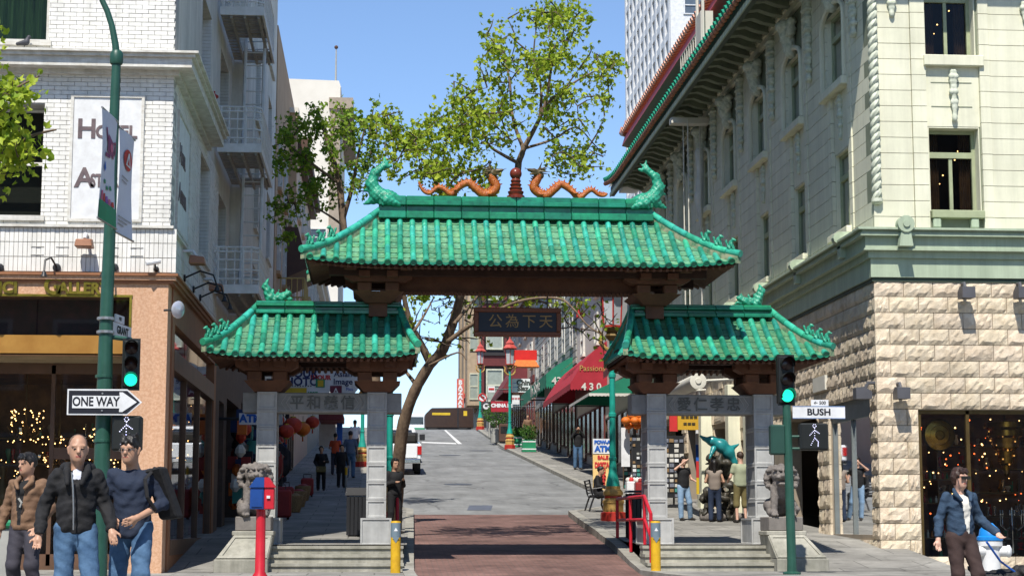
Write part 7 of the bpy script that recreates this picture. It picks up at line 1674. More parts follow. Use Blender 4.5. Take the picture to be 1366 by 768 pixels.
# --- planters and shrubs
m_plgr = M('planter_green', (.01, .21, .09), (.01, .16, .07), rough=.5); m_shrub = leafmat('shrub_leaf', (.10, .22, .035), (.03, .09, .015)); m_stemw = M('shrub_stem', (.1, .07, .05), rough=.9)
def leaf_cloud(center, rad, n, size, seed, squash=1.):
    rg = np.random.RandomState(seed); d = rg.normal(size=(n, 3)); d /= np.linalg.norm(d, axis=1)[:, None]; r = rg.uniform(.35, 1., (n, 1)) ** .6; P = np.array(center) + d * r * np.array([rad, rad, rad * squash]) * (1 + .15 * np.sin(d[:, :1] * 7 + d[:, 2:] * 5)); return leaves_at(P, size, rg)
def leaves_at(P, size, rg, lobes=False):
    n = len(P); a = rg.normal(size=(n, 3)); a /= np.linalg.norm(a, axis=1)[:, None]; b = rg.normal(size=(n, 3)); b -= a * (a * b).sum(1)[:, None]; b /= np.linalg.norm(b, axis=1)[:, None]; s = size * rg.uniform(.65, 1.3, (n, 1)); c = np.cross(a, b)
    if lobes:
        sh = [(0, -.55, 0), (.42, -.30, .08), (.55, .12, .12), (.22, .10, 0), (0, .65, -.06), (-.22, .10, 0), (-.55, .12, .12), (-.42, -.30, .08)]; faces = [(0, 1, 2, 3), (0, 3, 4, 5), (0, 5, 6, 7)]
    else: sh = [(0, -.5, 0), (.3, 0, .06), (0, .5, 0), (-.3, 0, .06)]; faces = [(0, 1, 2, 3)]
    k = len(sh); V = np.stack([P + s * (a * q[0] + b * q[1] + c * q[2]) for q in sh], 1).reshape(-1, 3)
    F = [tuple(i * k + j for j in f) for i in range(n) for f in faces]; return V, F
def leaf_mesh(name, VF, mat):
    me = bpy.data.meshes.new(name); me.from_pydata(VF[0].tolist(), [], VF[1]); me.materials.append(mat); me.update(); return me
for k, (x0, y0, x1, y1, lab) in enumerate(((685, 581.5, 696.5, 596, 'green box planter with shrub nearer the lamp post'), (696, 586.5, 714.5, 602.5, 'larger green box planter with shrub beside the pavement edge'))):
    p = on((x0 + x1) / 2, y1, side_z); sc_ = p.y / 2400; w_ = (x1 - x0) * sc_; h = (y1 - y0) * sc_; t = thing('planter', lab, 'planter', (p.x, p.y, p.z), 'green planters'); y = p.y; z = p.z
    b = MB(); b.hexa([(p.x - w_ / 2, y - w_ / 2, z), (p.x + w_ / 2, y - w_ / 2, z), (p.x + w_ / 2, y + w_ / 2, z), (p.x - w_ / 2, y + w_ / 2, z)], [(p.x - w_ * .45, y - w_ * .45, z + h), (p.x + w_ * .45, y - w_ * .45, z + h), (p.x + w_ * .45, y + w_ * .45, z + h), (p.x - w_ * .45, y + w_ * .45, z + h)]); b.build('box', m_plgr, t)
    for q in (.18, .8): b = MB(); f_ = .5 - .05 * q; b.box(p.x - w_ * f_ - .012, p.x + w_ * f_ + .012, y - w_ * f_ - .012, y + w_ * f_ + .012, z + h * q, z + h * q + .06); b.build('white_stripe', m_pwhite, t)
    put('shrub', leaf_mesh('shrub', leaf_cloud((p.x, y, z + h + w_ * .5), w_ * .72, 900, .1, 5 + k, .85), m_shrub), t); MB().tube([(p.x, y, z + h - .05), (p.x, y, z + h + .3)], .04, 6).build('stem', m_stemw, t)
p = on(662, 590, side_z); t = thing('tree_tub', 'round shrub in a grey tub beside the far lamp', 'planter', (p.x, p.y, p.z)); MB().lathe(p, [(.35, 0), (.42, .9), (.38, .9), (.36, .8)], 12).build('tub', m_grey, t, True); put('shrub', leaf_mesh('shrub', leaf_cloud((p.x, p.y, p.z + 1.7), .95, 1100, .12, 9, .8), m_shrub), t); MB().tube([p + Vector((0, 0, .7)), p + Vector((0, 0, 1.4))], .05, 6).build('stem', m_stemw, t)
for k, (px, py) in enumerate(((672, 583), (658, 578))):
    p = on(px, py + 8, side_z); t = thing('news_box', ('brown news rack beside the far lamp post', 'grey news rack beside the tree tub')[k], 'news rack', p); B1('cabinet', (m_dbrown, m_grey)[k], t, p.x - .3, p.x + .3, p.y - .25, p.y + .25, p.z + .1, p.z + 1.2, .03); B1('base', m_blackm, t, p.x - .2, p.x + .2, p.y - .2, p.y + .2, p.z, p.z + .1); B1('window', m_sglass, t, p.x - .22, p.x + .22, p.y - .262, p.y - .25, p.z + .6, p.z + 1.05)
# no-turn and regulation signs
p = on(650, 575, side_z); t = thing('traffic_sign', 'round no turn sign with a second round sign on a slim post', 'sign', p); zt = W(643, 530, p.y).z; MB().tube([p, (p.x, p.y, zt)], .05, 6).build('post', m_galv, t); rot = Euler((R(90), 0, 0)).to_matrix()
for k, (px, py) in enumerate(((643.5, 530), (648.5, 541))):
    q = W(px, py, p.y - .08 - .05 * k); r = .32; MB().lathe(q, [(r, -.02), (r, 0)], 20, rot=rot).build('disc', m_pwhite, t)
    rg_ = MB(); rg_.tube([q + Vector((r * .88 * math.cos(a_), -.02, r * .88 * math.sin(a_))) for a_ in fr(0, 2 * math.pi, 20)], .04, 5); 
    if k == 0: rg_.tube([q + Vector((-.2, -.03, .2)), q + Vector((.2, -.03, -.2))], .035, 5)
    rg_.build('red_ring', m_pred if k == 0 else m_ink, t); text('↰' if k == 0 else '=', .34, m_ink, q + Vector((0, -.022, 0)), t, bold=.02)
# small parking post in the left passage
p = on(461.5, 655, side_z); t = thing('parking_post', 'grey parking post with a yellow sleeve in the left passage', 'post', p); MB().tube([p, p + Vector((0, 0, .85))], .04, 8).build('post', m_grey, t, True); MB().tube([p + Vector((0, 0, .55)), p + Vector((0, 0, .8))], .045, 8).build('sleeve', m_bly, t, True)
# --- dolphin statue on a rocky base
p = on(960, 694, side_z); z = p.z; t = thing('dolphin_statue', 'teal leaping dolphin statue on a dark encrusted base in the passage', 'statue', p); m_dolph = M('teal_bronze', (.02, .26, .27), (.012, .15, .16), rough=.3, sc=5)
def dq(px, py, dv=0): return W(px, py, p.y + dv)
s = SDF(.03); s.path([dq(939, 585), dq(950, 588), dq(962, 594), dq(972, 604), dq(979, 616)], [.045, .12, .165, .145, .09], .08); s.path([dq(979, 616), dq(984, 630), dq(984, 645)], [.085, .055, .035], .06); s.cap(dq(934, 581), dq(940, 585), .03, .06, .03); s.cap(dq(975, 598), dq(986, 592), .08, .02, .05); s.cap(dq(952, 598, -.2), dq(946, 612, -.35), .08, .02, .05); s.build('dolphin', m_dolph, t)
s = SDF(.05); rg_ = random.Random(8)
for i in range(110): h = rg_.random(); s.ell((p.x + rg_.uniform(-.5, .4) * (1 - .55 * h), p.y + rg_.uniform(-.25, .25), z + .08 + h * 1.5), (rg_.uniform(.03, .16), rg_.uniform(.03, .12), rg_.uniform(.04, .2)), .03, (h * 9, h * 5, i))
s.build('encrusted_base', M('dark_bronze_reef', (.06, .05, .035), (.02, .02, .015), rough=.5, sc=14), t, noise=lambda X, Y, Z: .03 * np.sin(25 * X) * np.sin(25 * Z) * np.sin(22 * Y))
s = SDF(.04)
for i in range(9): s.ell((p.x + rg_.uniform(-.5, .6), p.y + rg_.uniform(-.35, .2), z + .08), (.17, .15, .12), .04)
s.build('grey_rocks', m_lion, t)
# hydrant
HV = 27.6; p = W(1322, 765, HV); t = thing('fire_hydrant', 'white fire hydrant with a bright blue top behind the woman in denim', 'hydrant', (p.x, HV, 0)); m_hyb = M('hydrant_blue', (.01, .22, .62), rough=.35); zt = W(1322, 697, HV).z
MB().lathe((p.x, HV, 0), [(.2, 0), (.2, .05), (.15, .07), (.15, zt * .55), (.19, zt * .58), (.19, zt * .66), (.17, zt * .68)], 18).build('barrel', m_whitep, t, True); MB().lathe((p.x, HV, zt * .68), [(.20, 0), (.2, .05), (.17, .07), (.15, .17), (.09, zt * .27), (.05, zt * .32)], 18).build('bonnet', m_hyb, t, True)
for s_ in (-1, 1): rot = Vector((s_, -.3, 0)).to_track_quat('Z', 'Y').to_matrix(); MB().lathe((p.x + s_ * .12, HV - .04, zt * .48), [(.08, 0), (.08, .12), (.095, .13), (.095, .17), (.04, .2)], 12, rot=rot).build('outlet', m_whitep, t, True)
# kerbside bin with green lid at the left edge
q = W(-9, 702, 22); t = thing('kerb_bin', 'grey bin with a green lid at the left edge behind the man in brown', 'bin', (q.x, 22.6, 0)); B1('body', m_grey, t, q.x - .35, q.x + .13, 22.4, 22.9, .0, q.z - .02, .02); B1('lid', m_plgr, t, q.x - .38, q.x + .16, 22.36, 22.94, q.z - .019, q.z + .08, .03)
# ================================================================== vehicles
m_vwhite = M('white_car_paint', (.72, .74, .76), (.68, .7, .72), rough=.2, sc=1, coat=.6); m_tyre = M('tyre_rubber', (.02, .02, .02), rough=.85); m_cglass = M('car_glass', (.02, .025, .03), rough=.08, spec=.8); m_tail = M('tail_lamp_red', (.45, .01, .01), rough=.2); m_chrome = M('chrome', (.6, .6, .6), rough=.2, metal=1)
def wheel(t, x, y, z, r, w_):
    wh = MB().lathe((x, y, z + r), [(r * .6, -w_ / 2), (r * .95, -w_ / 2), (r, -w_ / 3), (r, w_ / 3), (r * .95, w_ / 2), (r * .6, w_ / 2)], 20, rot=Euler((0, R(90), 0)).to_matrix()).build('wheel', m_tyre, t, True); MB().lathe((x, y, z + r), [(r * .58, -w_ / 2.1), (r * .58, w_ / 2.1)], 16, rot=Euler((0, R(90), 0)).to_matrix()).build('rim', m_galv, wh, True)
tv = 76.0; tx = W(562.5, 600, tv).x - .98; tz = road_z(tv)
t = thing('pickup_truck', 'white pickup truck parked beyond the leaning tree, tailgate towards the gate', 'pickup', (tx, tv, tz)); sl_ = .0753
def vz(y): return road_z(y)
def tbox(nm, mt, x0, x1, y0, y1, z0, z1, bev=.03, par=t):
    b = MB(); b.hexa([(tx + x0, tv + y0, vz(tv + y0) + z0), (tx + x1, tv + y0, vz(tv + y0) + z0), (tx + x1, tv + y1, vz(tv + y1) + z0), (tx + x0, tv + y1, vz(tv + y1) + z0)], [(tx + x0, tv + y0, vz(tv + y0) + z1), (tx + x1, tv + y0, vz(tv + y0) + z1), (tx + x1, tv + y1, vz(tv + y1) + z1), (tx + x0, tv + y1, vz(tv + y1) + z1)]); return b.build(nm, mt, par, bevel=bev)
tbox('bed', m_vwhite, -.98, .98, .0, 2.2, .62, 1.32, .06); tbox('tailgate', m_vwhite, -.8, .8, -.05, -.001, .72, 1.28, .03); tbox('cab_body', m_vwhite, -.98, .98, 2.21, 5.4, .5, 1.30, .08)
b = MB(); z0_, z1_ = vz(tv + 2.3), vz(tv + 4.2); b.hexa([(tx - .9, tv + 2.25, z0_ + 1.3), (tx + .9, tv + 2.25, z0_ + 1.3), (tx + .9, tv + 4.4, z1_ + 1.3), (tx - .9, tv + 4.4, z1_ + 1.3)], [(tx - .72, tv + 2.45, z0_ + 1.95), (tx + .72, tv + 2.45, z0_ + 1.95), (tx + .72, tv + 3.8, z1_ + 1.93), (tx - .72, tv + 3.8, z1_ + 1.93)]); b.build('cab_roof', m_vwhite, t, bevel=.06)
b = MB(); b.add([(tx - .7, tv + 2.26, z0_ + 1.4), (tx + .7, tv + 2.26, z0_ + 1.4), (tx + .6, tv + 2.4, z0_ + 1.85), (tx - .6, tv + 2.4, z0_ + 1.85)], [(0, 1, 2, 3)]); b.build('rear_window', m_cglass, t)
tbox('bumper', m_chrome, -.95, .95, -.18, -.01, .5, .70, .04); tbox('number_plate', m_pwhite, -.17, .17, -.2, -.181, .55, .68, 0); tbox('bed_liner', m_blackm, -.85, .85, .06, 2.15, 1.321, 1.34, 0)
for s_ in (-1, 1):
    tbox('tail_lamp', m_tail, s_ * .89 - .09, s_ * .89 + .09, -.03, .02, .86, 1.22, .01); wheel(t, tx + s_ * .82, tv + 1.0, vz(tv + 1.0), .38, .26); wheel(t, tx + s_ * .82, tv + 4.4, vz(tv + 4.4), .38, .26); tbox('mirror', m_blackm, s_ * 1.1 - .12, s_ * 1.1 + .12, 3.9, 4.0, 1.35, 1.62, .02)
tbox('toolbox', m_blackm, -.85, .85, 1.5, 2.1, 1.345, 1.75, .03); tbox('load', m_dark, -.7, .75, .3, 1.4, 1.345, 1.7, .05)
tv = 88.0; tx = W(536, 560, tv).x; t2 = thing('parked_car', 'silver car parked beyond the white pickup', 'car', (tx, tv, road_z(tv)))
tbox('body', M('silver_paint', (.45, .47, .5), rough=.25, metal=.5, coat=.5), -.88, .88, 0, 4.4, .3, .95, .1, t2); b = MB(); b.hexa([(tx - .8, tv + .5, vz(tv + .5) + .95), (tx + .8, tv + .5, vz(tv + .5) + .95), (tx + .8, tv + 3.3, vz(tv + 3.3) + .95), (tx - .8, tv + 3.3, vz(tv + 3.3) + .95)], [(tx - .62, tv + 1.1, vz(tv + 1) + 1.5), (tx + .62, tv + 1.1, vz(tv + 1) + 1.5), (tx + .62, tv + 2.5, vz(tv + 2.5) + 1.5), (tx - .62, tv + 2.5, vz(tv + 2.5) + 1.5)]); b.build('cabin', m_cglass, t2, bevel=.05)
for s_ in (-1, 1):
    wheel(t2, tx + s_ * .76, tv + .8, vz(tv + .8), .32, .2); wheel(t2, tx + s_ * .76, tv + 3.5, vz(tv + 3.5), .32, .2); tbox('tail_lamp', m_tail, s_ * .75 - .1, s_ * .75 + .1, -.02, .03, .66, .84, .01, t2)
# brown delivery van and small bus crossing at the crest
kv = 149.0; kz = road_z(147) ; q0, q1 = W(561, 572, kv), W(632, 572, kv); m_vbr = M('van_brown', (.045, .022, .012), (.035, .017, .01), rough=.35, coat=.3); t = thing('delivery_van', 'dark brown delivery van crossing at the crest of the street', 'van', ((q0.x + q1.x) / 2, kv, kz)); zt = W(600, 543, kv).z; xm = W(611, 560, kv).x
MB().prism([(q0.x + .35, kz + .5), (q1.x, kz + .5), (q1.x, zt), (q0.x + .9, zt - .05), (q0.x + .35, zt - .6)], kv, kv + 2.2).build('body', m_vbr, t, bevel=.06); B1('dark_seam', m_blackm, t, xm - .06, xm + .06, kv - .012, kv - .001, kz + .55, zt - .1); B1('gold_stripe', m_pyel, t, (q0.x + xm) / 2 - .6, (q0.x + xm) / 2 + .9, kv - .012, kv - .001, kz + 1.55, kz + 1.75); B1('shield', m_pyel, t, xm + .45, xm + .75, kv - .012, kv - .001, kz + 1.5, kz + 1.9)
B1('chassis', m_blackm, t, q0.x + .5, q1.x - .2, kv + .1, kv + 2.1, kz + .3, kz + .5)
for x in (q0.x + 1.0, q1.x - .9):
    for y in (kv + .15, kv + 2.05): rot = Euler((R(90), 0, 0)).to_matrix(); wh = MB().lathe((x, y, kz + .4), [(.24, -.12), (.38, -.12), (.4, -.05), (.4, .05), (.38, .12), (.24, .12)], 18, rot=rot).build('wheel', m_tyre, t, True); MB().lathe((x, y, kz + .4), [(.23, -.1), (.23, .1)], 14, rot=rot).build('rim', m_galv, wh, True)
bv = 158.0; q0, q1 = W(555, 571, bv), W(567, 571, bv); kz2 = road_z(158) + .2; t = thing('bus', 'small white and green bus beyond the brown van', 'bus', (q0.x, bv, kz2)); zt = W(560, 552, bv).z; B1('body', m_vwhite, t, q0.x - 1.4, q1.x, bv, bv + 6, kz2 + .4, zt, .08); B1('windscreen', m_cglass, t, q0.x - 1.25, q1.x - .15, bv - .012, bv - .001, kz2 + 1.4, zt - .25); B1('green_band', m_pgreen, t, q0.x - 1.38, q1.x - .02, bv - .011, bv - .001, kz2 + .7, kz2 + 1.1)
for x in (q0.x - 1.2, q1.x - .2): wheel(t, x, bv + 1, kz2, .42, .25); wheel(t, x, bv + 5, kz2, .42, .25)
# ================================================================== trees
m_bark = M('plane_bark', (.22, .155, .10), (.09, .06, .04), rough=.9, sc=7, bump=.6, bsc=30, stretch=(1, 1, .4)); m_twig = M('dark_twig', (.10, .07, .05), rough=.9)
m_leafA = leafmat('plane_leaf_bright', (.42, .50, .045), (.20, .31, .022)); m_leafB = leafmat('plane_leaf_shaded', (.30, .42, .04), (.10, .20, .02))  # second leaf tone has the building's shade put into its colour
def tree(label, v, limbs, blobs, leafm, lsize, per, seed, base, twig_r=.012, v1=None, cut=99):
    v1 = v1 or v
    rg = random.Random(seed); ng = np.random.RandomState(seed); t = thing('plane_tree', label, 'tree', base); nodes = []; b = MB()
    for li, (pts, rads, dv) in enumerate(limbs):
        P = []
        for i, q in enumerate(pts):
            P.append(Vector(q) if len(q) == 3 and not isinstance(q[0], int) else W(q[0], q[1], v + (v1 - v if li >= cut else 0) + dv * i / max(1, len(pts) - 1)))
        Q, RR = [], []
        for i in range(len(P) - 1):
            p0, p1, p2, p3 = P[max(i - 1, 0)], P[i], P[i + 1], P[min(i + 2, len(P) - 1)]
            for j in range(4):
                s = j / 4; Q.append(.5 * ((2 * p1) + (p2 - p0) * s + (2 * p0 - 5 * p1 + 4 * p2 - p3) * s * s + (3 * p1 - p0 - 3 * p2 + p3) * s ** 3)); k = i / (len(P) - 1) + s / (len(P) - 1); RR.append(rads[0] + (rads[1] - rads[0]) * k ** .8)
        Q.append(P[-1]); RR.append(rads[1])
        if li == 0: MB().tube(Q, [r * rg.uniform(.93, 1.07) for r in RR], 12).build('trunk', m_bark, t, smooth=2)
        else: b.tube(Q, RR, 8)
        if li != 0 or len(limbs) == 1: nodes += Q
        else: nodes += Q[len(Q) // 2:]
    tips = []
    for (cx, cy, rx, ry, n, dd) in blobs:
        for _ in range(n):
            while True:
                a, c = rg.uniform(-1, 1), rg.uniform(-1, 1)
                if a * a + c * c <= 1: break
            tips.append(W(cx + rx * a, cy + ry * c, (v1 if cy < 300 else v) + rg.uniform(-dd, dd) * (1.6 if v1 != v else 1)))
    A = np.array([list(q) for q in nodes]); order = sorted(tips, key=lambda q: float(((A - np.array(q)) ** 2).sum(1).min())); tw = MB(); LP = []
    for q in order:
        d = ((A - np.array(q)) ** 2).sum(1); k = int(d.argmin()); p = Vector(A[k]); L = (q - p).length
        mid = p.lerp(q, .5) + Vector((rg.uniform(-.1, .1), rg.uniform(-.1, .1), rg.uniform(-.02, .12))) * L; r0 = min(.035, twig_r + .012 * L)
        tw.tube([p, mid, q], [r0, r0 * .75, .006], 4, cap=False); A = np.vstack([A, [list(mid)], [list(q)]])
        low = v1 != v and (q - EYE).z / (q.y) < .125
        for _ in range(rg.randint(0, 3) if low else rg.randint(max(1, per - 4), per + 4)):
            s = rg.uniform(.35, 1.08); c = (p.lerp(mid, s * 2) if s < .5 else mid.lerp(q, s * 2 - 1)) + Vector((rg.gauss(0, .13), rg.gauss(0, .13), rg.gauss(-.02, .11))); LP.append(list(c))
    if b.v: b.build('limbs', m_bark, t, smooth=2)
    stuff(tw.build('twigs', m_twig, t)); put('crown', leaf_mesh('crown', leaves_at(np.array(LP), lsize, ng, True), leafm), t); return t
q = W(527, 690, 41.5)
tree('leaning plane tree with bright young leaves rising behind the gate', 41.0, [
    ([(q.x, 41.5, side_z(41.5) - .1), (530, 640), (533, 604), (539, 562), (553, 522), (573, 487), (591, 466), (601, 440), (610, 412), (616, 390), (640, 340), (670, 292), (687, 252), (692, 214)], (.16, .07), -3.0),
    ([(614, 394), (615, 370), (613, 345), (604, 300), (590, 262), (575, 230)], (.09, .04), -2.2), ([(574, 484), (561, 458), (551, 440), (543, 415), (538, 390), (530, 350)], (.10, .04), -.6), ([(556, 514), (545, 500), (538, 492), (531, 496)], (.06, .02), .5),
    ([(692, 216), (700, 196), (714, 170), (727, 140), (734, 100), (739, 62)], (.07, .02), -.5), ([(692, 216), (698, 200), (690, 178), (683, 150), (680, 110), (672, 70)], (.06, .018), .6), ([(700, 198), (738, 186), (768, 170), (790, 190)], (.035, .012), .8), ([(692, 218), (668, 205), (652, 193), (640, 165), (628, 130)], (.045, .014), -.8), ([(727, 140), (757, 116), (792, 96), (815, 92)], (.035, .01), .3), ([(720, 160), (722, 120), (712, 80), (715, 40)], (.04, .012), -.3), ([(575, 232), (560, 210), (535, 190), (520, 165)], (.035, .01), .4), ([(590, 262), (610, 235), (640, 225), (655, 215)], (.035, .01), -.6), ([(597, 456), (618, 440), (634, 430), (660, 415), (700, 400), (745, 398), (765, 412), (782, 432), (800, 445)], (.06, .012), -1.2), ([(573, 487), (610, 470), (622, 480)], (.03, .01), -.4), ([(606, 432), (622, 412), (636, 396), (650, 380)], (.05, .015), .6), ([(552, 442), (566, 420), (578, 398)], (.04, .015), .5)],
    [(705, 60, 72, 50, 46, 1.3), (742, 24, 48, 26, 24, 1.0), (762, 92, 55, 42, 34, 1.3), (652, 120, 48, 58, 36, 1.3), (694, 145, 62, 40, 26, 1.4), (803, 95, 26, 20, 12, .8), (772, 150, 46, 34, 18, 1.0), (640, 195, 48, 42, 24, 1.2), (592, 190, 50, 50, 40, 1.2), (556, 210, 50, 38, 34, 1.0), (532, 175, 40, 36, 26, 1.0), (620, 165, 30, 40, 16, 1.0), (770, 214, 48, 26, 24, 1.0), (622, 238, 60, 22, 20, 1.0), (605, 425, 66, 45, 60, 1.2), (782, 425, 48, 34, 30, .8), (560, 440, 34, 55, 34, .8), (800, 470, 22, 16, 9, .5), (700, 395, 60, 12, 14, .8)],
    m_leafA, .102, 15, 41, (q.x, 41.5, side_z(41.5)), .012, 38.0, 4)
q = W(503, 655, 52)
tree('plane tree with shade-darkened leaves against the hotel wall beside the tan building', 52.0, [
    ([(q.x, 52.0, side_z(52) - .1), (502, 560), (497, 470), (478, 390), (462, 330), (457, 290), (452, 240), (440, 200), (432, 170)], (.2, .06), .0), ([(458, 290), (470, 250), (478, 205), (490, 160)], (.08, .02), -.6), ([(452, 244), (425, 225), (400, 205), (380, 190)], (.06, .015), -.8), ([(457, 300), (430, 282), (405, 272), (385, 270)], (.04, .012), -.5), ([(440, 200), (445, 170), (450, 140)], (.04, .012), .5)],
    [(405, 205, 42, 46, 36, 1.1), (440, 165, 40, 32, 24, 1.1), (472, 190, 38, 46, 32, 1.1), (484, 238, 28, 34, 20, .9), (502, 170, 26, 38, 16, .9), (388, 190, 26, 34, 26, .9), (400, 268, 34, 28, 14, .8), (375, 300, 18, 36, 12, .7), (430, 240, 40, 40, 22, .9)],
    m_leafB, .118, 14, 43, (q.x, 52.0, side_z(52)))
q = W(-75, 700, 24)
tree('leafy branch of a street tree reaching across the hotel window', 24.0, [
    ([(q.x, 24.0, -.05), (q.x + .02, 24.0, 2.0), (q.x, 24.0, 4.0), (q.x + .05, 24.0, 6.2), (q.x + .1, 24.0, 7.6)], (.13, .05), 0), ([(q.x, 24.0, 5.0), (q.x + .4, 23.9, 5.5), (q.x + .9, 23.9, 5.9), (q.x + 1.3, 23.8, 6.0)], (.05, .012), 0), ([(q.x + .05, 24, 6.0), (q.x + .5, 24.1, 6.5), (q.x + 1.0, 24.1, 6.8)], (.04, .01), 0)],
    [(14, 118, 26, 20, 22, .5), (2, 175, 26, 30, 26, .6), (32, 205, 22, 14, 14, .4), (4, 225, 18, 14, 6, .4), (-40, 150, 40, 60, 50, .8), (-70, 60, 60, 50, 40, .9)],
    m_leafA, .11, 9, 47, (q.x, 24.0, 0), .007)
# ================================================================== people
m_skin = M('skin', (.46, .27, .18), (.38, .21, .135), rough=.5, sc=6); m_skin2 = M('skin_fair', (.58, .36, .27), (.5, .29, .21), rough=.5, sc=6); m_hairk = M('black_hair', (.012, .010, .009), rough=.45, sc=30, bump=.4); m_hairb = M('brown_hair', (.055, .03, .018), (.03, .016, .01), rough=.5, sc=30, bump=.4)
m_eye = M('eye_dark', (.03, .02, .018), rough=.3); m_lip = M('lip', (.36, .12, .09), rough=.5); m_shoek = M('dark_shoe', (.03, .025, .02), rough=.5); m_jean = M('blue_denim', (.085, .165, .28), (.03, .075, .15), rough=.85, sc=5, bump=.3, bsc=30); m_jeanl = M('pale_denim', (.26, .38, .52), (.16, .26, .40), rough=.85, sc=5, bump=.3, bsc=30); m_jeand = M('dark_denim', (.02, .035, .07), (.012, .02, .045), rough=.85, sc=6, bump=.3, bsc=30)
m_blk = M('black_cloth', (.012, .012, .014), (.007, .007, .008), rough=.85, sc=5, bump=.4, bsc=22); m_navyc = M('navy_cloth', (.014, .024, .05), (.009, .015, .033), rough=.85, sc=5, bump=.4, bsc=22); m_brn = M('brown_jacket_cloth', (.20, .115, .065), (.14, .078, .045), rough=.8, sc=6, bump=.4, bsc=22); m_gtrou = M('grey_trousers', (.045, .042, .055), (.03, .028, .038), rough=.85, sc=5, bump=.3, bsc=20)
def person(label, pos, H, yaw, J, C, vox=.0105, hair='short', extra=None, group=None):
    """one continuous body with clothing and hair as children; J overrides joints in metres at 1.75 m, facing -Y (x to the viewer's right)"""
    S_ = H / 1.75; j = dict(pel=(0, 0, .95), wai=(0, 0, 1.08), che=(0, .0, 1.30), nek=(0, .01, 1.47), hea=(0, -.015, 1.63), shR=(.168, .01, 1.40), shL=(-.168, .01, 1.40), elR=(.26, .03, 1.13), elL=(-.26, .03, 1.13), haR=(.27, -.07, .88), haL=(-.27, -.07, .88),
             hiR=(.09, 0, .93), hiL=(-.09, 0, .93), knR=(.11, -.03, .50), knL=(-.11, -.03, .50), anR=(.115, .02, .09), anL=(-.115, .02, .09), fx=0., look=0.); j.update(J)
    rz = Matrix.Rotation(yaw, 3, 'Z'); pos = Vector(pos)
    T = lambda p: pos + rz @ (Vector(p) * S_)
    P = {k: T(q) for k, q in j.items() if isinstance(q, tuple)}
    hl = Matrix.Rotation(yaw + j['look'], 3, 'Z'); HD = lambda x, y, z: P['hea'] + hl @ (Vector((x, y, z)) * S_)
    sk = C.get('skin', m_skin); hero = vox < .016
    b = SDF(vox); s = S_
    b.ell(HD(0, 0, .02), (.078 * s, .095 * s, .115 * s), .02, (0, 0, yaw + j['look'])); b.ell(HD(0, -.02, -.05), (.062 * s, .075 * s, .075 * s), .03, (0, 0, yaw + j['look'])); b.cap(HD(0, -.06, -.085), HD(0, -.055, -.08), .035 * s, .035 * s, .03)
    b.cap(HD(0, -.088, .02), HD(0, -.108, -.022), .012 * s, .018 * s, .012)
    for a in (-1, 1):
        b.cap(HD(a * .08, .005, .02), HD(a * .078, .0, -.03), .018 * s, .012 * s, .012); b.cap(HD(a * .05, -.078, .035), HD(a * .02, -.088, .035), .014 * s, .012 * s, .01)
        if hero: b.ell(HD(a * .033, -.098, .008), (.016 * s, .012 * s, .010 * s), .008, neg=True); b.ell(HD(a * .033, -.088, .008), (.013 * s, .012 * s, .010 * s), .004)
    b.cap(HD(-.02, -.093, -.058), HD(.02, -.093, -.058), .009 * s, .009 * s, .01)
    b.cap(P['nek'] - Vector((0, 0, .03 * s)), HD(0, .01, -.06), .06 * s, .055 * s, .03)
    b.path([P['pel'], P['wai'], P['che'], P['nek'] - Vector((0, 0, .05 * s))], [.095 * s, .085 * s, .09 * s, .055 * s], .04)
    for a, sd in ((1, 'R'), (-1, 'L')):
        b.cap(P['che'], P['sh' + sd], .06 * s, .045 * s, .04); b.path([P['sh' + sd], P['el' + sd], P['ha' + sd]], [.043 * s, .037 * s, .028 * s], .02)
        # hand: palm, four fingers, thumb
        el, ha = P['el' + sd], P['ha' + sd]; d = (ha - el).normalized(); d = (d + Vector(j.get('hd' + sd, (0, -.15, -.25)))).normalized(); sidev = Vector(j.get('pn' + sd, (1, 0, 0))); sidev = rz @ sidev; sidev = (sidev - d * sidev.dot(d)).normalized(); nrm = d.cross(sidev).normalized(); cur = j.get('cu' + sd, .35)
        w_ = ha + d * .05 * s; b.cap(ha, w_, .028 * s, .03 * s, .015); b.cap(w_ - sidev * .02 * s, w_ - sidev * .02 * s + d * .035 * s, .018 * s, .016 * s, .012); b.cap(w_ + sidev * .02 * s, w_ + sidev * .02 * s + d * .035 * s, .018 * s, .016 * s, .012)
        if hero:
            for f in range(4):
                q0 = w_ + d * .04 * s + sidev * (-.03 + .02 * f) * s; L = (.062, .074, .07, .055)[f] * s; dd = (d + nrm * cur * .7).normalized(); q1 = q0 + dd * L * .5; q2 = q1 + (d + nrm * cur * 1.6).normalized() * L * .5; b.path([q0, q1, q2], [.0095 * s, .009 * s, .007 * s], .004)
            th = w_ - sidev * .03 * s * j.get('th' + sd, 1); b.path([th - d * .02 * s, th - sidev * .028 * s * j.get('th' + sd, 1) + d * .015 * s + nrm * .01, th - sidev * .035 * s * j.get('th' + sd, 1) + d * .045 * s + nrm * .02], [.013 * s, .0105 * s, .008 * s], .008)
        else: b.cap(w_ + d * .03 * s, w_ + d * .09 * s + nrm * .03 * s, .024 * s, .014 * s, .01)
        b.path([P['hi' + sd], P['kn' + sd], P['an' + sd]], [.07 * s, .05 * s, .036 * s], .03); ft = P['an' + sd] + rz @ Vector((.02 * a, -.16 * s, 0)); ft.z = P['an' + sd].z - .05 * s; b.cap(P['an' + sd] - Vector((0, 0, .04 * s)), ft, .04 * s, .028 * s, .02)
    eyes = [np.array(HD(a * .033, -.1, .008)) for a in (-1, 1)]; mouth = np.array(HD(0, -.1, -.058))
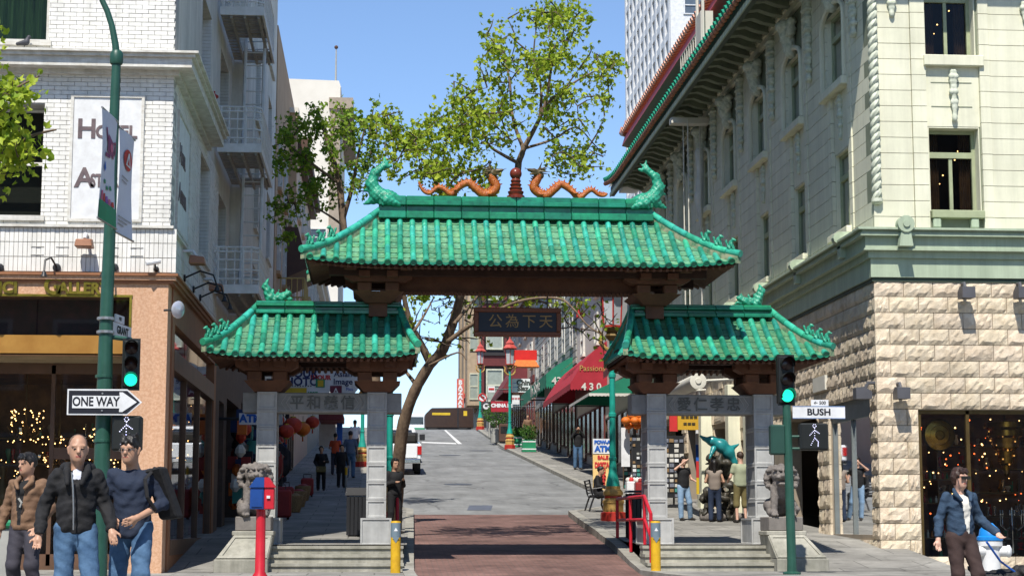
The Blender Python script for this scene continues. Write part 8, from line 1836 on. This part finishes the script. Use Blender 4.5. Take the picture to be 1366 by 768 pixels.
    def paint(c):
        m = np.zeros(len(c))
        for e in eyes: m[(np.abs(c - e) < np.array([.0125, .03, .0065]) * s).all(1)] = 1
        m[(np.abs(c - mouth) < np.array([.024, .022, .009]) * s).all(1)] = 2; return m
    body = b.build('person', [sk, m_eye, m_lip], None, paint=paint if vox < .03 else None); tag(body, label, 'person', group); WM[body.name] = Matrix.Identity(4)
    # top
    t = SDF(vox); th = C.get('thick', .02) * s; k = .05; w9 = C.get('w', 1.) * s; fol = C.get('fold', .006) * s
    t.path([P['pel'] + Vector((0, 0, C.get('hem', .0) * s)), P['wai'], P['che']], [.11 * w9 + th, .1 * w9 + th, .11 * w9 + th], k)
    for a in (-1, 1): t.path([P['pel'] + rz @ Vector((a * .055 * s, 0, C.get('hem', .0) * s)), P['wai'] + rz @ Vector((a * .05 * s, 0, 0)), P['che'] + rz @ Vector((a * .055 * s, 0, 0))], [.10 * w9 + th, .09 * w9 + th, .10 * w9 + th], k)
    t.cap(P['che'], P['nek'] - Vector((0, 0, .05 * s)), .10 * s + th, .055 * s + th * .5, k)
    for sd in 'RL':
        t.cap(P['che'] + Vector((0, 0, .02 * s)), P['sh' + sd], .085 * w9 + th * .7, .046 * w9 + th * .7, .04)
        e = P['el' + sd]; h = P['ha' + sd]; sl = C.get('sleeve', 1.)
        if sl > 0: t.path([P['sh' + sd], P['sh' + sd].lerp(e, min(1, sl * 2))], [.046 * w9 + th, .04 * w9 + th * .8], .03)
        if sl > .5: t.cap(e, e.lerp(h, (sl - .5) * 1.9), .042 * s + th * .8, .034 * s + th * .55, .02)
    if C.get('collar'):
        for i in range(9): a = math.pi * (.15 + .7 * i / 8) + math.pi / 2 * 0; q = P['nek'] + rz @ Vector((.085 * s * math.cos(a), .07 * s * math.sin(a) - .02 * s, -.02 * s)); t.cap(q - Vector((0, 0, .03 * s)), q + Vector((0, 0, .035 * s)), .02 * s, .017 * s, .015)
    nz = lambda X, Y, Z: fol * (np.sin(38 * Z + 9 * X + 3 * np.sin(13 * X)) * np.sin(17 * X + 11 * Y + 5 * Z) + .6 * np.sin(70 * Z - 30 * X + 4 * np.sin(21 * Y)) * np.sin(26 * X + 20 * Z))
    t.clip = P['pel'].z + (C.get('hem', 0.) - .055) * s
    fr_m = C.get('front')      # open front: second material on a strip down the middle
    def pt_top(c):
        m = np.zeros(len(c)); L = (c - np.array(pos)) @ np.array(rz); x, y, z = L[:, 0] / s, L[:, 1] / s, L[:, 2] / s
        if fr_m: m[(np.abs(x - j['fx']) < C.get('fw', .05) * np.clip((z - .9) * 2, .3, 1.2)) & (y < -.05) & (z > C.get('fz', .95)) & (z < 1.52)] = 1
        return m
    t.build(C.get('topname', 'jacket'), [C['top']] + ([fr_m] if fr_m else []), body, paint=pt_top if fr_m else None, noise=nz if hero else None)
    # trousers
    g = SDF(vox); tt = .014 * s; g.cap(P['pel'] + Vector((0, 0, .03 * s)), P['pel'] - Vector((0, 0, .04 * s)), .125 * s, .12 * s, .05)
    for sd in 'RL':
        kn, an = P['kn' + sd], P['an' + sd]; ln = C.get('leg', 1.)
        g.cap(P['hi' + sd], kn, .088 * s + tt, .066 * s + tt, .035)
        if ln > .6: g.cap(kn, an + Vector((0, 0, .0)), .066 * s + tt, .056 * s + tt, .02)
        else: g.cap(kn, kn.lerp(an, .15), .07 * s + tt, .072 * s + tt, .02)
    g.build('trousers' if C.get('leg', 1) > .6 else 'shorts', C['bot'], body, noise=(lambda X, Y, Z: .004 * s * (np.sin(34 * Z + 16 * X) * np.sin(23 * X + 9 * Z) + .5 * np.sin(75 * Z + 40 * X) * np.sin(30 * Y))) if hero else None)
    f = SDF(vox)
    for a, sd in ((1, 'R'), (-1, 'L')): an = P['an' + sd]; ft = an + rz @ Vector((.02 * a * s, -.17 * s, 0)); ft.z = an.z - .05 * s; f.cap(an - Vector((0, 0, .04 * s)), ft, .052 * s, .038 * s, .02)
    f.build('shoes', C.get('shoe', m_shoek), body)
    # hair
    hm = C.get('hair', m_hairk)
    if hair:
        h = SDF(max(vox * .9, .011)); ro = (0, 0, yaw + j['look'])
        if hair == 'shaved': pass
        else: h.ell(HD(0, .012, .045), (.09 * s, .107 * s, .105 * s), .02, ro); [h.cap(HD(x * .02, -.07, .11), HD(x * .028 + .01, -.1, .06), .02 * s, .008 * s, .015) for x in (-2, -1, 0, 1, 2)]; h.ell(HD(0, -.075, -.035), (.075 * s, .07 * s, .098 * s), .02, ro, neg=True)
        if hair == 'long': h.cap(HD(0, .07, .03), HD(0, .09, -.28), .075 * s, .05 * s, .05); [h.cap(HD(a * .07, .02, .02), HD(a * .085, .03, -.22), .04 * s, .03 * s, .04) for a in (-1, 1)]
        if hair == 'bob': [h.cap(HD(a * .065, .02, .03), HD(a * .07, .015, -.05), .04 * s, .03 * s, .04) for a in (-1, 1)]
        if hair == 'spiky': [h.cap(HD(.05 * math.cos(i), .04 * math.sin(i), .1), HD(.08 * math.cos(i), .06 * math.sin(i) - .02, .15), .03 * s, .012 * s, .02) for i in range(7)]
        if h.p: h.build('hair', hm, body, noise=lambda X, Y, Z: .006 * np.sin(110 * X + 30 * Z) * np.sin(60 * Y + 50 * Z))
    if extra: extra(body, P, T, HD, rz, s)
    return body
# --- the three men at the left
def ex_bald(o, P, T, HD, rz, s):
    MB().tube([T((-.045, -.2, 1.43)), T((-.03, -.205, 1.3)), T((-.02, -.2, 1.12)), T((-.015, -.19, .93))], .007, 6).build('zip', m_galv, o); f = SDF(.012)
    for a in (-1, 1): f.path([T((a * .085, .02, 1.50)), T((a * .09, -.09, 1.44)), T((a * .06 - .02, -.17, 1.33))], [.028, .03, .022], .02)
    f.cap(T((-.1, .09, 1.47)), T((.1, .09, 1.47)), .06, .06, .03); f.build('hood', m_blk, o)
    h = SDF(.011); h.ell(HD(0, .02, .055), (.081, .094, .087), .01); h.ell(HD(0, -.06, .03), (.09, .075, .12), .01, neg=True); h.build('stubble', M('grey_stubble', (.16, .10, .07), (.10, .065, .045), rough=.6, sc=60), o)
person('shaven-headed man in black zip jacket and blue jeans walking with open hand', (W(101, 700, 16.3).x, 16.3, -.17), 1.75, R(8), dict(haL=(-.31, -.10, .88), elL=(-.28, .06, 1.13), elR=(.26, .05, 1.13), haR=(.31, -.14, .93), hdR=(.1, -.2, -.5), pnR=(-1, .4, 0), cuR=.5, knR=(.14, -.14, .51), anR=(.16, -.1, .10), knL=(-.09, -.04, .5), anL=(-.07, .2, .12), look=R(4)), dict(top=m_blk, bot=m_jean, thick=.026, w=.92, fold=.008, topname='jacket', front=M('pale_tee', (.5, .52, .6), rough=.9), fw=.035, fz=1.37), hair=None, extra=ex_bald)
def ex_navy(o, P, T, HD, rz, s):
    g = MB()
    for a in (-1, 1): g.tube([HD(a * .033 + .026 * math.cos(q), -.112, .006 + .018 * math.sin(q)) for q in fr(0, 6.283, 10)], .0022, 4)
    g.tube([HD(-.01, -.116, .01), HD(.01, -.116, .01)], .0022, 4); [g.tube([HD(a * .06, -.108, .01), HD(a * .082, .0, .012)], .0022, 4) for a in (-1, 1)]; g.build('glasses', m_galv, o)
    b = MB(); mx = [T(q) for q in ((.10, -.06, 1.44), (.26, -.12, 1.48), (.40, .02, 1.02), (.22, .12, 1.0))]; n = Vector((.05, .16, .0)); b.hexa([mx[3], mx[2], mx[2] + n, mx[3] + n], [mx[0], mx[1], mx[1] + n, mx[0] + n]); b.build('shoulder_bag', m_blk, o, bevel=.02)
    MB().tube([T((.2, -.02, 1.47)), T((.14, -.17, 1.36)), T((.17, -.2, 1.2)), T((.24, -.15, 1.08))], .018, 6, flat=.4).build('strap', m_blk, o)
person('dark-haired man in navy sweater and jeans looking down, bag on shoulder', (W(176, 700, 16.7).x, 16.7, -.165), 1.77, R(-4), dict(elL=(-.27, .0, 1.14), haL=(-.13, -.24, 1.01), hdL=(.4, -.1, -.1), pnL=(0, 0, 1), elR=(.28, .02, 1.15), haR=(.10, -.25, 1.02), hdR=(-.4, -.1, -.1), pnR=(0, 0, 1), hea=(-.02, -.05, 1.615), knR=(.12, -.16, .52), anR=(.12, -.12, .1), anL=(-.1, .16, .12), look=R(-14)), dict(top=m_navyc, bot=m_jean, sleeve=.68, thick=.022, w=.95, fold=.007, topname='sweater', hem=-.06), hair='spiky', extra=ex_navy)
def ex_brown(o, P, T, HD, rz, s):
    f = SDF(.013); [f.path([T((a * .07, -.03, 1.49)), T((a * .095, -.11, 1.43)), T((a * .04, -.17, 1.36))], [.025, .028, .018], .015) for a in (-1, 1)]; f.build('collar', m_brn, o); MB().tube([T((-.02, -.185, 1.25)), T((.02, -.185, 1.2)), T((.0, -.185, 1.15))], .012, 5).build('shirt_print', m_grey, o)
person('man in brown jacket and grey trousers looking away from the other two', (W(35, 700, 19.5).x, 19.5, -.085), 1.63, R(-14), dict(haR=(.22, -.2, .93), elR=(.29, .0, 1.14), haL=(-.3, -.05, .88), look=R(-28), knR=(.13, -.12, .5), anR=(.17, -.02, .1), knL=(-.1, -.1, .5), anL=(-.12, .08, .1), fx=-.03), dict(top=m_brn, front=m_blk, fw=.07, bot=m_gtrou, thick=.026, w=.93, fold=.007), hair='short', extra=ex_brown)
# --- woman with dog at the right
WV = 20.0; wx = W(1281, 700, WV).x; wz = -.2
m_djk = M('denim_jacket_cloth', (.035, .07, .12), (.015, .032, .062), rough=.85, sc=6, bump=.4, bsc=30); m_aub = M('auburn_hair', (.05, .024, .016), (.025, .012, .008), rough=.5, sc=30, bump=.4)
def ex_den(o, P, T, HD, rz, s):
    g = MB()
    for a in (-1, 1): g.cbox(HD(a * .036, -.112, .01), (.055, .012, .036))
    g.cbox(HD(0, -.115, .018), (.03, .008, .012)); [g.cbox(HD(a * .078, -.05, .015), (.008, .12, .02)) for a in (-1, 1)]; g.build('sunglasses', m_sigblk, o)
    f = SDF(.012); [f.path([T((a * .07, .0, 1.50)), T((a * .1, -.1, 1.44)), T((a * .06, -.165, 1.37))], [.022, .028, .02], .015) for a in (-1, 1)]; f.build('collar', m_djk, o)
person('woman in denim jacket, sunglasses and brown trousers holding a blue leash', (wx, WV, wz), 1.63, R(10), dict(haL=(-.31, -.02, .90), elL=(-.26, .04, 1.14), elR=(.27, .03, 1.15), haR=(.36, -.22, .98), hdR=(.2, -.2, -.3), look=R(16), cuR=.9, knL=(-.07, -.04, .5), anL=(-.05, .1, .1), knR=(.14, -.14, .5), anR=(.18, -.1, .1), fx=.03), dict(top=m_djk, front=M('white_blouse', (.72, .70, .64), rough=.8), fw=.075, bot=M('brown_trousers', (.055, .032, .028), (.038, .022, .02), rough=.85, sc=5, bump=.3, bsc=20), thick=.024, w=.86, fold=.007, hair=m_aub, skin=m_skin2, hem=.04), hair='bob', extra=ex_den)
dx = W(1352, 752, 20.0).x; dz = -.22
d = SDF(.014); dp = lambda x, y, z: (dx + x, 20.1 + y, dz + z)
d.path([dp(-.32, .05, .40), dp(-.1, .03, .40), dp(.06, .0, .43)], [.105, .12, .11], .05); d.cap(dp(.06, 0, .46), dp(.12, -.04, .50), .075, .075, .04); d.ell(dp(.12, -.06, .50), (.075, .08, .068), .02); d.cap(dp(.13, -.12, .48), dp(.14, -.18, .47), .04, .03, .02); d.cap(dp(-.36, .05, .44), dp(-.46, .08, .55), .04, .02, .03)
for a in (-1, 1):
    d.cap(dp(.06 + .0, a * .07, .36), dp(.07, a * .07, .04), .05, .03, .03); d.cap(dp(-.3, a * .07, .36), dp(-.24, a * .075, .22), .075, .045, .03); d.cap(dp(-.24, a * .075, .22), dp(-.32, a * .075, .13), .035, .028, .02); d.cap(dp(-.32, a * .075, .13), dp(-.29, a * .075, .03), .026, .028, .02); d.cap(dp(.12 + a * .055, -.03, .55), dp(.12 + a * .09, -.05, .49), .03, .02, .015)
o = d.build('dog', M('black_fur', (.014, .013, .013), (.006, .006, .006), rough=.6, sc=30, bump=.6), noise=lambda X, Y, Z: .006 * np.sin(70 * X) * np.sin(70 * Z)); tag(o, 'small black dog on the blue leash beside the woman in denim', 'dog')
hb = W(1316, 722, 19.85); t = MB().tube([hb, hb.lerp(Vector(dp(.02, -.05, .5)), .5) + Vector((.0, 0, -.05)), Vector(dp(.02, -.07, .5))], .012, 6).build('leash', m_pblue, None, True); tag(t, 'blue dog leash held by the woman in denim', 'leash')
# --- people under the gate and up the street
def at(px, py): p = on(px, py, side_z); return (p.x, p.y, side_z(p.y))
def small(label, px, py0, py1, yaw, J, C, hair='short', extra=None, vox=.026):
    p = at(px, py1); H = max(1.5, min(1.9, W(px, py0, p[1]).z - p[2])); return person(label, p, H, yaw, J, C, vox, hair, extra)
m_olive = M('olive_shorts', (.16, .13, .05), rough=.85); m_tgrn = M('sage_tee', (.33, .36, .24), rough=.85); m_taupe = M('taupe_top', (.22, .18, .15), rough=.85)
small('woman in black top and pale jeans shading her eyes in the passage', 912, 609, 694, R(25), dict(elL=(-.30, -.05, 1.40), haL=(-.06, -.17, 1.62), elR=(.26, -.02, 1.14), haR=(.24, -.2, 1.1), knR=(.16, -.06, .5), anR=(.27, .06, .09), anL=(-.08, .0, .09)), dict(top=m_blk, bot=m_jeanl, sleeve=.18, skin=m_skin2, thick=.02, topname='top'), 'bob')
small('long-haired woman in taupe top and dark jeans, back turned, by the dolphin', 954, 613, 696, R(170), dict(haR=(.1, -.2, 1.15), haL=(-.1, -.2, 1.15)), dict(top=m_taupe, bot=m_jeand, sleeve=.02, skin=m_skin, thick=.02, topname='top'), 'long')
small('man in sage tee and olive shorts seen from behind in the passage', 989, 603, 697, R(190), dict(haR=(.25, -.2, 1.05), elR=(.28, 0, 1.12), haL=(-.22, -.15, 1.0)), dict(top=m_tgrn, bot=m_olive, leg=.5, sleeve=.25, skin=m_skin2, thick=.03, topname='tee', hair=m_hairb))
small('person in black top and jeans photographing beside the red awning', 771, 564, 626, R(0), dict(elL=(-.24, -.12, 1.3), haL=(-.06, -.2, 1.58), elR=(.24, -.12, 1.3), haR=(.06, -.2, 1.58)), dict(top=m_blk, bot=m_jean), vox=.03)
small('man in tan jacket walking beside the green planters', 704, 551, 594, R(5), {}, dict(top=m_brn, bot=m_gtrou), vox=.035)
small('woman in black with a yellow bag walking through the left passage', 428, 596, 654, R(0), dict(haR=(.14, -.18, 1.15), haL=(-.14, -.2, .9)), dict(top=m_blk, bot=m_blk), 'bob', lambda o, P, T, HD, rz, s: B1('yellow_bag', m_olive, o, T((-.2, 0, 0)).x, T((.2, 0, 0)).x, T((0, -.24, 0)).y, T((0, -.16, 0)).y, T((0, 0, .72)).z, T((0, 0, .95)).z, .02), vox=.03)
m_ocl = M('orange_tee', (.62, .09, .03), rough=.85); m_dcl = M('steel_blue_shirt', (.10, .14, .22), rough=.85)
small('person in dark jacket with a shoulder strap in the left passage', 455, 597, 650, R(20), {}, dict(top=m_blk, bot=m_blk), vox=.03); small('man in orange top standing in the left passage', 447, 578, 633, R(170), dict(haR=(.2, -.2, 1.1)), dict(top=m_ocl, bot=m_gtrou, sleeve=.3), vox=.03); small('man in blue shirt and jeans in the left passage', 467, 575, 637, R(170), {}, dict(top=m_dcl, bot=m_jean, sleeve=.4), vox=.03); small('man in pale shirt farthest up the left pavement', 473, 556, 612, R(180), {}, dict(top=m_pwhite, bot=m_gtrou), vox=.035)
person('seated person in black on the cast iron bench', (BENCH[0] + .0, BENCH[1] - .1, BENCH[2] + .02), 1.6, R(70), dict(pel=(0, .05, .52), wai=(0, .07, .66), che=(0, .06, .9), nek=(0, .03, 1.07), hea=(0, -.03, 1.22), shR=(.18, .04, 1.02), shL=(-.18, .04, 1.02), elR=(.24, .0, .76), elL=(-.24, 0, .76), haR=(.1, -.25, .7), haL=(-.1, -.25, .7), hiR=(.1, .03, .52), hiL=(-.1, .03, .52), knR=(.12, -.4, .5), knL=(-.12, -.4, .5), anR=(.12, -.42, .09), anL=(-.12, -.42, .09)), dict(top=m_blk, bot=m_blk), .026)
p = W(526, 690, 39.6); person('person in black leaning by the trunk of the tree behind the column', (p.x, 39.6, side_z(39.6)), 1.62, R(30), dict(haR=(.12, -.2, 1.25), haL=(-.1, -.22, 1.2)), dict(top=m_blk, bot=m_blk), .026, 'bob')
